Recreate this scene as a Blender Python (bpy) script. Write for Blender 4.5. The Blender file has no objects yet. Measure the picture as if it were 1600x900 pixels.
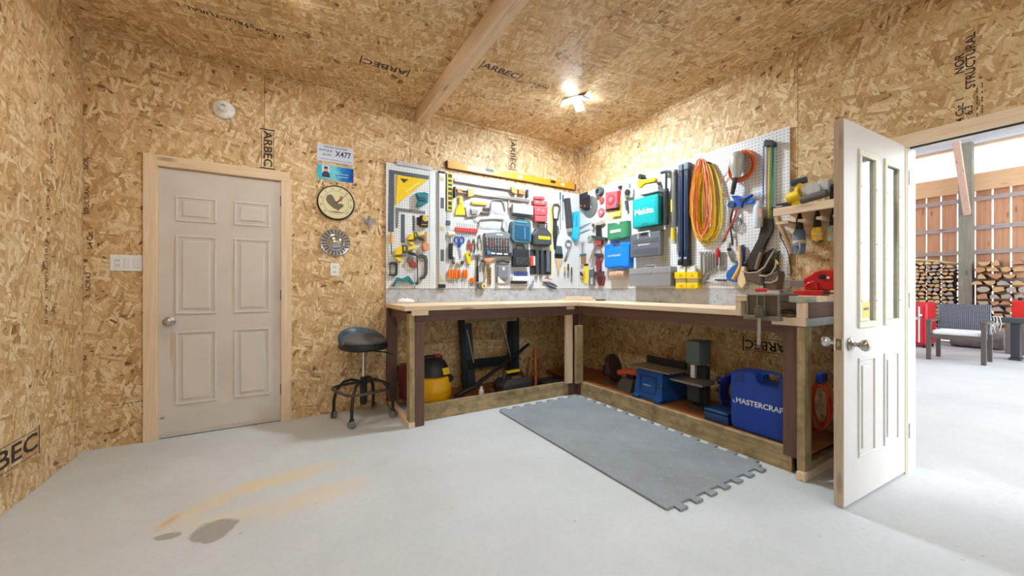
import bpy, bmesh, math, random
from mathutils import Vector, Matrix
random.seed(7)
SC = bpy.context.scene
COL = SC.collection
PI = math.pi
# ---------------------------------------------------------------- camera, world, exposure
H = 1.132                      # eye height
TH = math.radians(59.3)        # heading, measured from the back wall's run (+x)
cam_data = bpy.data.cameras.new('camera')
cam_data.sensor_width = 36.0
cam_data.lens = 36.0 * 586.0 / 1600.0
cam_data.clip_start = 0.02
cam = bpy.data.objects.new('camera', cam_data)
COL.objects.link(cam)
cam.location = (0, 0, H)
cam.rotation_euler = (PI / 2, 0, TH - PI / 2)
SC.camera = cam
SC.view_settings.view_transform = 'Standard'
SC.view_settings.look = 'None'
SC.view_settings.exposure = 0.0
SC.view_settings.gamma = 1.0
SC.view_settings.use_curve_mapping = False
SC.cycles.max_bounces = 6
SC.cycles.diffuse_bounces = 4
SC.cycles.glossy_bounces = 3
SC.cycles.transmission_bounces = 6
SC.cycles.caustics_reflective = False
SC.cycles.caustics_refractive = False
world = bpy.data.worlds.new('overcast_sky')
SC.world = world
world.use_nodes = True
wn = world.node_tree.nodes
wbg = wn['Background']
wsky = wn.new('ShaderNodeTexSky')
wsky.sky_type = 'HOSEK_WILKIE'
wsky.turbidity = 6.0
wsky.ground_albedo = 0.5
wsky.sun_direction = (0.35, -0.6, 0.72)
whs = wn.new('ShaderNodeHueSaturation')
whs.inputs['Saturation'].default_value = 0.45
world.node_tree.links.new(wsky.outputs[0], whs.inputs['Color'])
world.node_tree.links.new(whs.outputs[0], wbg.inputs['Color'])
wbg.inputs['Strength'].default_value = 18.0
LAMP_STRENGTH = 1180.0          # emission of the big ceiling LED panels over the bench
LAMP_SMALL = 290.0              # the weaker warm lamp left of the beam
LAMP_REAR = 780.0

# ---------------------------------------------------------------- measurements (metres)
D, W, L = 3.75, 3.243, -1.228  # back wall y, right wall x, left wall x
REAR = -4.2
CEIL = 2.93
PEG = 0.022                    # front face of the pegboards off the wall

# ---------------------------------------------------------------- materials
def srgb(c):
    def f(v):
        v /= 255.0
        return v / 12.92 if v <= 0.04045 else ((v + 0.055) / 1.055) ** 2.4
    return tuple(f(v) for v in c) + (1.0,)

class NT:
    def __init__(s, tree):
        s.t = tree; s.n = tree.nodes; s.l = tree.links
    def new(s, typ, **kw):
        nd = s.n.new(typ)
        for k, v in kw.items():
            setattr(nd, k, v)
        return nd
    def link(s, a, b):
        s.l.new(a, b)
    def val(s, sock, v):
        if hasattr(v, 'is_output'):
            s.l.new(v, sock)
        else:
            sock.default_value = v
    def math(s, op, a, b=0.0, clamp=False):
        nd = s.new('ShaderNodeMath', operation=op); nd.use_clamp = clamp
        s.val(nd.inputs[0], a); s.val(nd.inputs[1], b)
        return nd.outputs[0]
    def mix(s, fac, a, b, blend='MIX'):
        nd = s.new('ShaderNodeMix', data_type='RGBA', blend_type=blend)
        s.val(nd.inputs[0], fac); s.val(nd.inputs[6], a); s.val(nd.inputs[7], b)
        return nd.outputs[2]
    def ramp(s, fac, stops, interp='LINEAR'):
        nd = s.new('ShaderNodeValToRGB')
        cr = nd.color_ramp; cr.interpolation = interp
        while len(cr.elements) < len(stops):
            cr.elements.new(0.5)
        for e, (p, c) in zip(cr.elements, stops):
            e.position = p; e.color = c
        s.val(nd.inputs[0], fac)
        return nd.outputs[0]
    def mapping(s, vec, loc=(0, 0, 0), rot=(0, 0, 0), scale=(1, 1, 1)):
        nd = s.new('ShaderNodeMapping')
        s.link(vec, nd.inputs[0])
        nd.inputs[1].default_value = loc; nd.inputs[2].default_value = rot; nd.inputs[3].default_value = scale
        return nd.outputs[0]
    def noise(s, vec, scale, detail=3.0, rough=0.55, dist=0.0):
        nd = s.new('ShaderNodeTexNoise')
        if vec is not None: s.link(vec, nd.inputs['Vector'])
        nd.inputs['Scale'].default_value = scale; nd.inputs['Detail'].default_value = detail
        nd.inputs['Roughness'].default_value = rough; nd.inputs['Distortion'].default_value = dist
        return nd.outputs['Fac']

def new_mat(name):
    m = bpy.data.materials.new(name); m.use_nodes = True
    t = NT(m.node_tree)
    return m, t, t.n['Principled BSDF']

_mats = {}
def P(rgb, rough=0.5, metal=0.0, var=0.08, scale=60.0, name=None):
    """plain painted / moulded / cast surface with a little procedural wear"""
    key = (tuple(rgb), rough, metal, var, scale)
    if key in _mats: return _mats[key]
    m, t, b = new_mat(name or ('metal_' if metal > .5 else 'finish_') + '%02x%02x%02x' % tuple(rgb))
    tc = t.new('ShaderNodeTexCoord')
    nz = t.noise(tc.outputs['Object'], scale, 3.0, 0.6)
    c = srgb(rgb)
    lo = tuple(v * (1 - var) for v in c[:3]) + (1,)
    hi = tuple(min(1, v * (1 + var)) for v in c[:3]) + (1,)
    t.link(t.ramp(nz, [(0.3, lo), (0.7, hi)]), b.inputs['Base Color'])
    b.inputs['Metallic'].default_value = metal
    t.val(b.inputs['Roughness'], t.math('ADD', t.math('MULTIPLY', nz, 0.16), max(0.02, rough - 0.08)))
    _mats[key] = m
    return m

BLACK = lambda: P((30, 31, 34), 0.45)
STEEL = lambda: P((176, 178, 182), 0.32, 0.9)
DKSTEEL = lambda: P((92, 96, 102), 0.42, 0.8)
CHROME = lambda: P((205, 208, 212), 0.16, 1.0)
YELLOW = lambda: P((238, 202, 24), 0.42)
WHITE = lambda: P((236, 237, 238), 0.4, var=0.03)
ORANGE = lambda: P((236, 118, 28), 0.38)
RED = lambda: P((190, 30, 36), 0.38)
BLUE = lambda: P((22, 78, 176), 0.4)
GREY = lambda: P((120, 122, 126), 0.5)
DKGREY = lambda: P((62, 64, 70), 0.5)

def wood(name, base, dark, axis='X', scale=1.0, knots=True, rough=0.62, stain=None):
    """sawn lumber; grain runs along the object's own axis"""
    m, t, b = new_mat(name)
    tc = t.new('ShaderNodeTexCoord')
    oi = t.new('ShaderNodeObjectInfo')
    off = t.new('ShaderNodeVectorMath', operation='ADD')
    t.link(tc.outputs['Object'], off.inputs[0])
    sc3 = t.new('ShaderNodeVectorMath', operation='SCALE'); sc3.inputs[0].default_value = (13.1, 7.7, 5.3)
    t.link(oi.outputs['Random'], sc3.inputs['Scale'])
    t.link(sc3.outputs[0], off.inputs[1])
    s = {'X': (1.2, 22, 22), 'Y': (22, 1.2, 22), 'Z': (22, 22, 1.2)}[axis]
    v = t.mapping(off.outputs[0], scale=tuple(q * scale for q in s))
    n1 = t.noise(v, 1.6, 4.0, 0.6, 0.9)
    n2 = t.noise(v, 7.0, 2.0, 0.5)
    g = t.math('ADD', t.math('MULTIPLY', n1, 0.75), t.math('MULTIPLY', n2, 0.25))
    c = t.ramp(g, [(0.3, srgb(dark)), (0.62, srgb(base))])
    if knots:
        s2 = {'X': (2.2, 9, 9), 'Y': (9, 2.2, 9), 'Z': (9, 9, 2.2)}[axis]
        vo = t.new('ShaderNodeTexVoronoi'); t.link(t.mapping(off.outputs[0], scale=s2), vo.inputs['Vector'])
        vo.inputs['Scale'].default_value = 0.9
        k = t.ramp(vo.outputs['Distance'], [(0.06, (1, 1, 1, 1)), (0.17, (0, 0, 0, 1))])
        c = t.mix(t.math('MULTIPLY', k, 0.7), c, tuple(q * 0.35 for q in srgb(dark)[:3]) + (1,))
    if stain:
        big = t.noise(off.outputs[0], 9.0, 4.0, 0.65)
        c = t.mix(t.ramp(big, [(0.45, (0, 0, 0, 1)), (0.7, (1, 1, 1, 1))]), c, srgb(stain))
    t.link(c, b.inputs['Base Color'])
    b.inputs['Roughness'].default_value = rough
    return m

PINE = {a: wood('pine_lumber_' + a.lower(), (234, 211, 182), (218, 188, 154), a) for a in 'XYZ'}
TREATED = {a: wood('weathered_lumber_' + a.lower(), (186, 164, 122), (142, 118, 80), a, stain=(120, 104, 74)) for a in 'XYZ'}
BROWN = {a: wood('brown_painted_lumber_' + a.lower(), (112, 80, 70), (92, 64, 56), a, knots=False, rough=0.55) for a in 'XYZ'}

# oriented strand board: stacked layers of randomly turned rectangular strands
def make_osb():
    m, t, b = new_mat('oriented_strand_board')
    uv = t.new('ShaderNodeUVMap')
    oi = t.new('ShaderNodeObjectInfo')
    pal = [(0.0, srgb((118, 80, 42))), (0.05, srgb((160, 118, 66))), (0.18, srgb((190, 150, 96))),
           (0.45, srgb((206, 170, 118))), (0.7, srgb((218, 188, 140))), (0.9, srgb((234, 213, 176))), (1.0, srgb((214, 174, 132)))]
    rnd = random.Random(3)
    nz = t.new('ShaderNodeTexNoise'); t.link(uv.outputs[0], nz.inputs['Vector'])
    nz.inputs['Scale'].default_value = 22.0; nz.inputs['Detail'].default_value = 2.0; nz.inputs['Roughness'].default_value = .7
    wb = t.new('ShaderNodeVectorMath', operation='MULTIPLY_ADD')
    t.link(nz.outputs['Color'], wb.inputs[0]); wb.inputs[1].default_value = (.011, .011, 0); t.link(uv.outputs[0], wb.inputs[2])
    base = wb.outputs[0]
    layers = [(0.30, .17, .048), (1.35, .155, .040), (2.45, .18, .044), (0.85, .155, .034), (1.80, .145, .036), (2.95, .165, .032), (1.30, .13, .024), (2.15, .055, .007)]
    val = None; rims = None
    for i, (ang, ln, wd) in enumerate(layers):
        mp = t.new('ShaderNodeMapping'); mp.vector_type = 'TEXTURE'
        t.link(base, mp.inputs[0]); mp.inputs[1].default_value = (rnd.uniform(-9, 9), rnd.uniform(-9, 9), 0)
        mp.inputs[2].default_value = (0, 0, ang); mp.inputs[3].default_value = (ln, wd, 1)
        vo = t.new('ShaderNodeTexVoronoi', voronoi_dimensions='2D', distance='CHEBYCHEV')
        t.link(mp.outputs[0], vo.inputs['Vector']); vo.inputs['Scale'].default_value = 1.0; vo.inputs['Randomness'].default_value = 1.0
        sep = t.new('ShaderNodeSeparateColor'); t.link(vo.outputs['Color'], sep.inputs[0])
        # value carried per strand, with a darker rim
        edge = t.math('SUBTRACT', t.math('ADD', 0.26, t.math('MULTIPLY', sep.outputs[2], 0.2)), vo.outputs['Distance'])
        rim = t.math('LESS_THAN', edge, 0.024)
        v = t.math('SUBTRACT', sep.outputs[1], t.math('MULTIPLY', rim, 0.22)) if i < 7 else t.math('MULTIPLY', sep.outputs[1], 0.22)
        if val is None:
            val = v; continue
        mk = t.math('MULTIPLY', t.math('GREATER_THAN', sep.outputs[0], 0.45 if i < 6 else (0.55 if i < 7 else 0.82)), t.math('GREATER_THAN', edge, 0.0))
        mh = t.new('ShaderNodeMix', data_type='FLOAT')
        t.link(mk, mh.inputs[0]); t.link(val, mh.inputs[2]); t.link(v, mh.inputs[3])
        val = mh.outputs[0]
    gr = t.noise(t.mapping(base, scale=(150, 22, 1)), 1.0, 1.0, 0.6)
    val = t.math('ADD', val, t.math('MULTIPLY', t.math('SUBTRACT', gr, .5), .30))
    val = t.math('ADD', t.math('MULTIPLY', val, 0.88), 0.11)
    col = t.ramp(val, pal)
    speck = t.noise(base, 60.0, 1.0, 0.6)
    col = t.mix(t.ramp(speck, [(0.66, (0, 0, 0, 1)), (0.74, (.6, .6, .6, 1))]), col, srgb((104, 68, 38)))
    hs = t.new('ShaderNodeHueSaturation')
    t.link(col, hs.inputs['Color'])
    t.link(t.math('ADD', 0.95, t.math('MULTIPLY', oi.outputs['Random'], 0.12)), hs.inputs['Value'])
    hs.inputs['Saturation'].default_value = 0.95
    t.link(hs.outputs[0], b.inputs['Base Color'])
    b.inputs['Roughness'].default_value = 0.55
    return m
OSB = make_osb()

# ---------------------------------------------------------------- mesh helpers
def tag(o, label=None, cat=None, group=None, kind=None):
    if label: o['label'] = label
    if cat: o['category'] = cat
    if group: o['group'] = group
    if kind: o['kind'] = kind
    return o

def link(o, parent=None):
    COL.objects.link(o)
    if parent is not None: o.parent = parent
    return o

def empty(name, loc=(0, 0, 0), rz=0.0, mtx=None):
    o = bpy.data.objects.new(name, None)
    o.empty_display_size = 0.05
    if mtx is not None: o.matrix_world = mtx
    else:
        o.location = loc; o.rotation_euler = (0, 0, rz)
    return link(o)

def frame_from(dirv):
    d = Vector(dirv).normalized()
    up = Vector((0, 0, 1)) if abs(d.z) < 0.9 else Vector((1, 0, 0))
    a = d.cross(up).normalized(); b2 = a.cross(d).normalized()
    return a, b2, d

class G:
    def __init__(s):
        s.bm = bmesh.new()
    def face(s, vs):
        try: return s.bm.faces.new(vs)
        except ValueError: return None
    def box(s, x0, x1, y0, y1, z0, z1, mtx=None):
        vs = [s.bm.verts.new(Vector((x, y, z)) if mtx is None else mtx @ Vector((x, y, z)))
              for z in (z0, z1) for y in (y0, y1) for x in (x0, x1)]
        for q in ((0, 2, 3, 1), (4, 5, 7, 6), (0, 1, 5, 4), (2, 6, 7, 3), (0, 4, 6, 2), (1, 3, 7, 5)):
            s.face([vs[i] for i in q])
        return s
    def prism(s, pts, z0, z1, mtx=None, holes=None):
        """outline in local xy, extruded z0..z1"""
        ar = sum(pts[i][0] * pts[(i + 1) % len(pts)][1] - pts[(i + 1) % len(pts)][0] * pts[i][1] for i in range(len(pts)))
        if ar < 0: pts = pts[::-1]
        T = (lambda v: v) if mtx is None else (lambda v: mtx @ v)
        lo = [s.bm.verts.new(T(Vector((p[0], p[1], z0)))) for p in pts]
        hi = [s.bm.verts.new(T(Vector((p[0], p[1], z1)))) for p in pts]
        n = len(pts)
        s.face(lo[::-1]); s.face(hi)
        for i in range(n):
            j = (i + 1) % n
            s.face([lo[i], lo[j], hi[j], hi[i]])
        return s
    def tube(s, path, r, seg=8, closed=False, cap=True):
        P3 = [Vector(p) for p in path]
        rr = r if isinstance(r, (list, tuple)) else [r] * len(P3)
        n = len(P3); rings = []
        prev = None
        for i, p in enumerate(P3):
            if closed: d = P3[(i + 1) % n] - P3[i - 1]
            else: d = P3[min(i + 1, n - 1)] - P3[max(i - 1, 0)]
            if d.length < 1e-9: d = Vector((0, 0, 1))
            d.normalize()
            if prev is None: a, b2, _ = frame_from(d)
            else:
                a = prev - d * prev.dot(d)
                if a.length < 1e-6: a, b2, _ = frame_from(d)
                a.normalize(); b2 = a.cross(d).normalized()
            prev = a
            rings.append([s.bm.verts.new(p + (a * math.cos(k * 2 * PI / seg) + b2 * math.sin(k * 2 * PI / seg)) * rr[i]) for k in range(seg)])
        m = n if closed else n - 1
        for i in range(m):
            A_, B_ = rings[i], rings[(i + 1) % n]
            for k in range(seg):
                s.face([A_[k], A_[(k + 1) % seg], B_[(k + 1) % seg], B_[k]])
        if cap and not closed:
            s.face(rings[0][::-1]); s.face(rings[-1])
        return s
    def lathe(s, prof, seg=24, mtx=None):
        """profile [(radius, height)] turned round local z"""
        T = (lambda v: v) if mtx is None else (lambda v: mtx @ v)
        rings = []
        for r, h in prof:
            if r < 1e-6: rings.append([s.bm.verts.new(T(Vector((0, 0, h))))])
            else: rings.append([s.bm.verts.new(T(Vector((r * math.cos(k * 2 * PI / seg), r * math.sin(k * 2 * PI / seg), h)))) for k in range(seg)])
        for A_, B_ in zip(rings, rings[1:]):
            for k in range(seg):
                k2 = (k + 1) % seg
                if len(A_) == 1 and len(B_) == 1: continue
                if len(A_) == 1: s.face([A_[0], B_[k2], B_[k]])
                elif len(B_) == 1: s.face([A_[k], A_[k2], B_[0]])
                else: s.face([A_[k], A_[k2], B_[k2], B_[k]])
        for ring, rev in ((rings[0], True), (rings[-1], False)):
            if len(ring) > 2: s.face(ring[::-1] if rev else ring)
        return s
    def loft(s, sections):
        """closed loops of equal point counts, skinned in order"""
        rings = [[s.bm.verts.new(Vector(p)) for p in sec] for sec in sections]
        n = len(rings[0])
        for A_, B_ in zip(rings, rings[1:]):
            for k in range(n):
                s.face([A_[k], A_[(k + 1) % n], B_[(k + 1) % n], B_[k]])
        s.face(rings[0][::-1]); s.face(rings[-1])
        return s
    def mesh(s, name, smooth=False, uv=None):
        bmesh.ops.recalc_face_normals(s.bm, faces=s.bm.faces[:])
        if uv:
            lay = s.bm.loops.layers.uv.new('UVMap')
            for f in s.bm.faces:
                for lp in f.loops:
                    c = lp.vert.co
                    lp[lay].uv = (c[uv[0]] + uv[2], c[uv[1]] + uv[3])
        me = bpy.data.meshes.new(name)
        s.bm.to_mesh(me); s.bm.free()
        if smooth:
            for p in me.polygons: p.use_smooth = True
            try: me.set_sharp_from_angle(angle=math.radians(smooth if smooth is not True else 40))
            except Exception: pass
        return me
    def out(s, name, m, parent=None, bev=0.0, smooth=False, loc=None, uv=None, seg=2):
        me = s.mesh(name, smooth, uv)
        if m is not None: me.materials.append(m)
        o = bpy.data.objects.new(name, me)
        link(o, parent)
        if loc is not None: o.location = loc
        if bev > 0:
            md = o.modifiers.new('bevel', 'BEVEL'); md.width = bev; md.segments = seg; md.limit_method = 'ANGLE'
            md.angle_limit = math.radians(35)
        return o

def copy_tree(o, parent=None):
    c = o.copy(); COL.objects.link(c)
    if parent is not None: c.parent = parent
    for ch in list(o.children):
        copy_tree(ch, c)
    return c

def box_obj(name, m, x0, x1, y0, y1, z0, z1, parent=None, bev=0.0015, uv=None):
    """a box whose origin is its own centre so wood grain follows the piece"""
    cx, cy, cz = (x0 + x1) / 2, (y0 + y1) / 2, (z0 + z1) / 2
    return G().box(x0 - cx, x1 - cx, y0 - cy, y1 - cy, z0 - cz, z1 - cz).out(name, m, parent, bev, loc=(cx, cy, cz), uv=uv)

def text_obj(body, size, m, name, parent=None, mtx=None, depth=0.0006, sx=1.0, align='CENTER', bold=False):
    cu = bpy.data.curves.new(name, 'FONT')
    cu.body = body; cu.size = size; cu.align_x = align; cu.align_y = 'CENTER'
    cu.extrude = depth; cu.resolution_u = 3
    if bold: cu.offset = size * 0.018
    tmp = bpy.data.objects.new('tmp_text', cu); COL.objects.link(tmp)
    dg = bpy.context.evaluated_depsgraph_get()
    me = bpy.data.meshes.new_from_object(tmp.evaluated_get(dg))
    bpy.data.objects.remove(tmp); bpy.data.curves.remove(cu)
    me.materials.clear(); me.materials.append(m)
    o = bpy.data.objects.new(name, me); link(o, parent)
    if mtx is not None: o.matrix_local = mtx @ Matrix.Diagonal((sx, 1, 1, 1))
    return o

# wall frames: local x runs right as seen, y up, z out of the wall
WALLF = {'A': (Vector((1, 0, 0)), Vector((0, 0, 1)), Vector((0, -1, 0)), Vector((0, D, 0))),
         'B': (Vector((0, -1, 0)), Vector((0, 0, 1)), Vector((-1, 0, 0)), Vector((W, 0, 0))),
         'C': (Vector((0, 1, 0)), Vector((0, 0, 1)), Vector((1, 0, 0)), Vector((L, 0, 0)))}
def wall_mtx(wl, u, v, n=0.0, rot=0.0):
    a, b2, c, o = WALLF[wl]
    org = o + a * u + b2 * v + c * n
    M = Matrix(((a.x, b2.x, c.x, org.x), (a.y, b2.y, c.y, org.y), (a.z, b2.z, c.z, org.z), (0, 0, 0, 1)))
    return M @ Matrix.Rotation(rot, 4, 'Z')
FW = (math.cos(TH), math.sin(TH)); RT = (math.sin(TH), -math.cos(TH))
def wall_uv(wl, px, py, n=0.0):
    """place seen at a photo pixel, as metres along and up a wall (n metres off it)"""
    a = (px - 800) / 586.0; b2 = (450 - py) / 586.0
    r = (FW[0] + a * RT[0], FW[1] + a * RT[1])
    if wl == 'A': d = (D - n) / r[1]; return (r[0] * d, H + b2 * d)
    if wl == 'B': d = (W - n) / r[0]; return (-r[1] * d, H + b2 * d)
    d = (L + n) / r[0]; return (r[1] * d, H + b2 * d)
# ================================================================ setting
def ell(t, vec, cx, cy, rx, ry, rot, soft, nz, amp):
    """soft-edged blotch mask on a surface"""
    v = t.new('ShaderNodeMapping'); v.vector_type = 'TEXTURE'
    t.link(vec, v.inputs[0]); v.inputs[1].default_value = (cx, cy, 0); v.inputs[2].default_value = (0, 0, rot); v.inputs[3].default_value = (rx, ry, 1)
    sp = t.new('ShaderNodeSeparateXYZ'); t.link(v.outputs[0], sp.inputs[0])
    cb = t.new('ShaderNodeCombineXYZ'); t.link(sp.outputs[0], cb.inputs[0]); t.link(sp.outputs[1], cb.inputs[1])
    ln = t.new('ShaderNodeVectorMath', operation='LENGTH'); t.link(cb.outputs[0], ln.inputs[0])
    d = t.math('ADD', ln.outputs['Value'], t.math('MULTIPLY', t.math('SUBTRACT', nz, 0.5), amp))
    return t.ramp(d, [(max(0.0, 1 - soft), (1, 1, 1, 1)), (1.0, (0, 0, 0, 1))])

def floor_mat():
    m, t, b = new_mat('painted_concrete')
    tc = t.new('ShaderNodeTexCoord'); g = tc.outputs['Object']
    n1 = t.noise(g, 1.3, 5.0, 0.6); n2 = t.noise(g, 38.0, 4.0, 0.7); n3 = t.noise(g, 9.0, 4.0, 0.65)
    c = t.ramp(n1, [(0.3, srgb((192, 195, 197))), (0.7, srgb((208, 211, 214)))])
    c = t.mix(t.ramp(n2, [(0.35, (0.22, 0.22, 0.22, 1)), (0.55, (0, 0, 0, 1))]), c, srgb((180, 180, 178)))
    vo = t.new('ShaderNodeTexVoronoi'); t.link(g, vo.inputs['Vector']); vo.inputs['Scale'].default_value = 7.0
    c = t.mix(t.ramp(vo.outputs['Distance'], [(0.03, (0.7, 0.7, 0.7, 1)), (0.055, (0, 0, 0, 1))]), c, srgb((150, 146, 140)))
    nb = t.noise(g, 4.5, 5.0, 0.65)
    tan = srgb((218, 198, 164)); och = srgb((206, 166, 110)); gry = srgb((170, 164, 158))
    for (cx, cy, rx, ry, ro, k, cl) in ((-0.02, 2.62, .40, .12, .06, .7, tan), (-0.36, 2.50, .30, .10, .55, .65, tan), (0.10, 2.30, .36, .15, .12, .5, tan),
                                        (-0.50, 2.42, .10, .035, 1.1, .75, och), (-0.30, 2.32, .26, .09, .1, .45, tan)):
        mk = ell(t, g, cx, cy, rx, ry, ro, 0.75, nb, 1.5)
        c = t.mix(t.math('MULTIPLY', mk, k), c, cl)
    for (cx, cy, rx, ry, ro) in ((-0.305, 2.215, .095, .10, .5), (-0.475, 2.272, .055, .03, -.3)):
        mk = ell(t, g, cx, cy, rx, ry, ro, 0.16, n3, 1.0)
        c = t.mix(t.math('MULTIPLY', mk, 0.95), c, t.mix(n2, srgb((140, 134, 128)), gry))
    t.link(c, b.inputs['Base Color'])
    t.val(b.inputs['Roughness'], t.math('ADD', 0.42, t.math('MULTIPLY', n3, 0.3)))
    return m
FLOOR = floor_mat()
SEAM = 3.443
fl = G().box(L - .3, SEAM - .002, REAR - .3, D + .3, -.12, 0).out('floor', FLOOR); tag(fl, kind='structure')
fl2 = G().box(SEAM + .002, 14.5, -9.0, 6.5, -.12, -.001).out('floor_shed', FLOOR); tag(fl2, kind='structure')

DRYWALL = P((150, 120, 85), 0.8, name='stud_wall_backing')
def struct_box(name, *a, m=None):
    return tag(box_obj(name, m or DRYWALL, *a, bev=0), kind='structure')
wall_back = struct_box('wall_back', L - .2, W + .12, D + .05, D + .15, 0, CEIL)
wall_left = struct_box('wall_left', L - .15, L - .012, REAR, D + .05, 0, CEIL)
DY0, DY1, DH = -0.20, 0.735, 2.0      # doorway in the right-hand wall
wall_right = empty('wall_right', (0, 0, 0)); tag(wall_right, kind='structure')
for y0, y1, z0, z1 in ((DY1 + .02, D + .05, 0, CEIL), (REAR, DY0 - .02, 0, CEIL), (DY0 - .02, DY1 + .02, DH + .02, CEIL)):
    box_obj('stud_core', DRYWALL, W + .012, W + .155, y0, y1, z0, z1, wall_right, bev=0)
wall_rear = struct_box('wall_rear', L - .15, W + .155, REAR - .12, REAR, 0, CEIL, m=OSB)
ceiling = struct_box('ceiling', L - .15, W + .155, REAR - .12, D + .15, CEIL + .012, CEIL + .1)

_pk = [0]
def osb_panel(wl, pts, parent):
    """one sheet, outline in wall metres (u along, v up); 11 mm thick"""
    _pk[0] += 1
    r = random.Random(_pk[0])
    cu = sum(p[0] for p in pts) / len(pts); cv = sum(p[1] for p in pts) / len(pts)
    g = G(); loc = [(p[0] - cu, p[1] - cv) for p in pts]
    g.prism(loc, -.0115, 0)
    o = g.out('osb_panel', OSB, parent, uv=(0, 1, r.uniform(0, 30), r.uniform(0, 30)))
    o.matrix_world = wall_mtx(wl, cu, cv, 0)
    if parent is not None: o.matrix_parent_inverse = Matrix.Identity(4); o.matrix_local = parent.matrix_world.inverted() @ wall_mtx(wl, cu, cv, 0)
    md = o.modifiers.new('bevel', 'BEVEL'); md.width = .0007; md.segments = 1; md.limit_method = 'ANGLE'
    return o
for st in (wall_back, wall_left): st.matrix_world = Matrix.Translation(st.location)
gp = .0009
def rect(u0, u1, v0, v1): return [(u0 + gp, v0 + gp), (u1 - gp, v0 + gp), (u1 - gp, v1 - gp), (u0 + gp, v1 - gp)]
DX0, DX1, DZ = -0.848, -0.055, 2.045  # closed door opening in the back wall
# back wall
osb_panel('A', [(L, 0), (DX0, 0), (DX0, DZ), (-.18, DZ), (-.18, CEIL), (L, CEIL)], wall_back)
osb_panel('A', [(-.1765, DZ), (DX1, DZ), (DX1, 0), (1.038, 0), (1.038, CEIL), (-.1765, CEIL)], wall_back)
osb_panel('A', rect(1.04, 2.26, 0, CEIL), wall_back); osb_panel('A', rect(2.26, W, 0, CEIL), wall_back)
# right wall (u = -y)
osb_panel('B', rect(-D, -2.53, 0, CEIL), wall_right); osb_panel('B', rect(-2.53, -1.31, 0, CEIL), wall_right)
osb_panel('B', [(-1.308, 0), (-DY1 - .02, 0), (-DY1 - .02, DH + .02), (-.09, DH + .02), (-.09, CEIL), (-1.308, CEIL)], wall_right)
osb_panel('B', [(-.088, DH + .02), (-DY0 + .02, DH + .02), (-DY0 + .02, 0), (1.13, 0), (1.13, CEIL), (-.088, CEIL)], wall_right)
osb_panel('B', rect(1.13, 2.35, 0, CEIL), wall_right); osb_panel('B', rect(2.35, -REAR, 0, CEIL), wall_right)
# left wall (u = y)
for a, b2 in ((2.53, D), (1.31, 2.53), (.09, 1.31), (-1.13, .09), (-2.35, -1.13), (REAR, -2.35)):
    osb_panel('C', rect(a, b2, 0, CEIL), wall_left)
# ceiling sheets
ceiling.matrix_world = Matrix.Translation(ceiling.location)
def ceil_panel(x0, x1, y0, y1):
    _pk[0] += 1; r = random.Random(_pk[0])
    cx, cy = (x0 + x1) / 2, (y0 + y1) / 2
    g = G().box(x0 + gp - cx, x1 - gp - cx, y0 + gp - cy, y1 - gp - cy, 0, .0115)
    o = g.out('osb_panel', OSB, ceiling, uv=(0, 1, r.uniform(0, 30), r.uniform(0, 30)))
    o.matrix_local = ceiling.matrix_world.inverted() @ Matrix.Translation((cx, cy, CEIL))
ys = [D, 2.98, 1.76, .54, -.68, -1.9, -3.12, REAR]
for i in range(len(ys) - 1):
    xs = [L, -.1, 1.16, 2.34, W] if i % 2 else [L, 1.16, W]
    for a, b2 in zip(xs, xs[1:]): ceil_panel(a, b2, ys[i + 1], ys[i])

# ceiling beam of three plies
beam = empty('ceiling_beam', (1.158, D, 2.81)); tag(beam, 'pine beam of three plies crossing the strand-board ceiling', 'beam')
for i, (x0, x1, z0) in enumerate(((1.100, 1.1375, 2.808), (1.139, 1.1765, 2.808), (1.178, 1.2155, 2.826))):
    o = box_obj('ply', PINE['Y'], x0 - 1.158, x1 - 1.158, REAR + .005 - D, -.004, z0 - 2.81, CEIL - .002 - 2.81, beam)

# strips that cover the joint of ceiling and wall
OSBSTRIP = OSB
def strip(name, wl, u0, u1, v0, v1, th=.012):
    cu, cv = (u0 + u1) / 2, (v0 + v1) / 2
    o = G().box(u0 - cu, u1 - cu, v0 - cv, v1 - cv, .0005, th).out(name, OSBSTRIP, uv=(0, 1, u0 * 3 + 2, 5))
    o.matrix_world = wall_mtx(wl, cu, cv); tag(o, kind='structure'); return o
strip('trim_1', 'A', 1.22, W - .013, CEIL - .034, CEIL - .001)
strip('trim_2', 'B', -D + .001, -.9, CEIL - .034, CEIL - .001)
strip('trim_3', 'A', L + .001, 1.09, CEIL - .020, CEIL - .001, .01)
strip('trim_4', 'C', REAR + .01, D - .012, CEIL - .020, CEIL - .001, .01)

# ---- printing on the boards (flat stamped ink)
INK = P((46, 36, 28), 0.7, name='stamped_ink')
def stamp(wl, px, py, body, h_px_len, rot, length=None, sx=1.0, bold=True, parent=None, frame=False, size=None):
    u, v = wall_uv(wl, px, py)
    root = {'A': wall_back, 'B': wall_right, 'C': wall_left}[wl]
    M = root.matrix_world.inverted() @ wall_mtx(wl, u, v, .0006, rot)
    o = text_obj(body, size or h_px_len, INK, 'stamped_print', root, M, 0.0001, sx, bold=bold)
    if frame:
        w = max(v_.co.x for v_ in o.data.vertices) * sx; hh = (size or h_px_len) * .62
        g = G()
        for e in (-1, 1):
            g.box(e * (w + .016) - .005, e * (w + .016) + .005, -hh, hh, -.0001, .0001)
            g.box(-w, w, e * hh * .82 - .002, e * hh * .82 + .002, -.0001, .0001)
        g.out('stamped_print', INK, root).matrix_local = M
    return o
stamp('A', 418, 233, 'ARBEC', .085, -PI / 2, sx=1.15, frame=True)
stamp('A', 801, 242, 'ARBEC', .095, -PI / 2, sx=1.1, frame=True)
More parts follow.
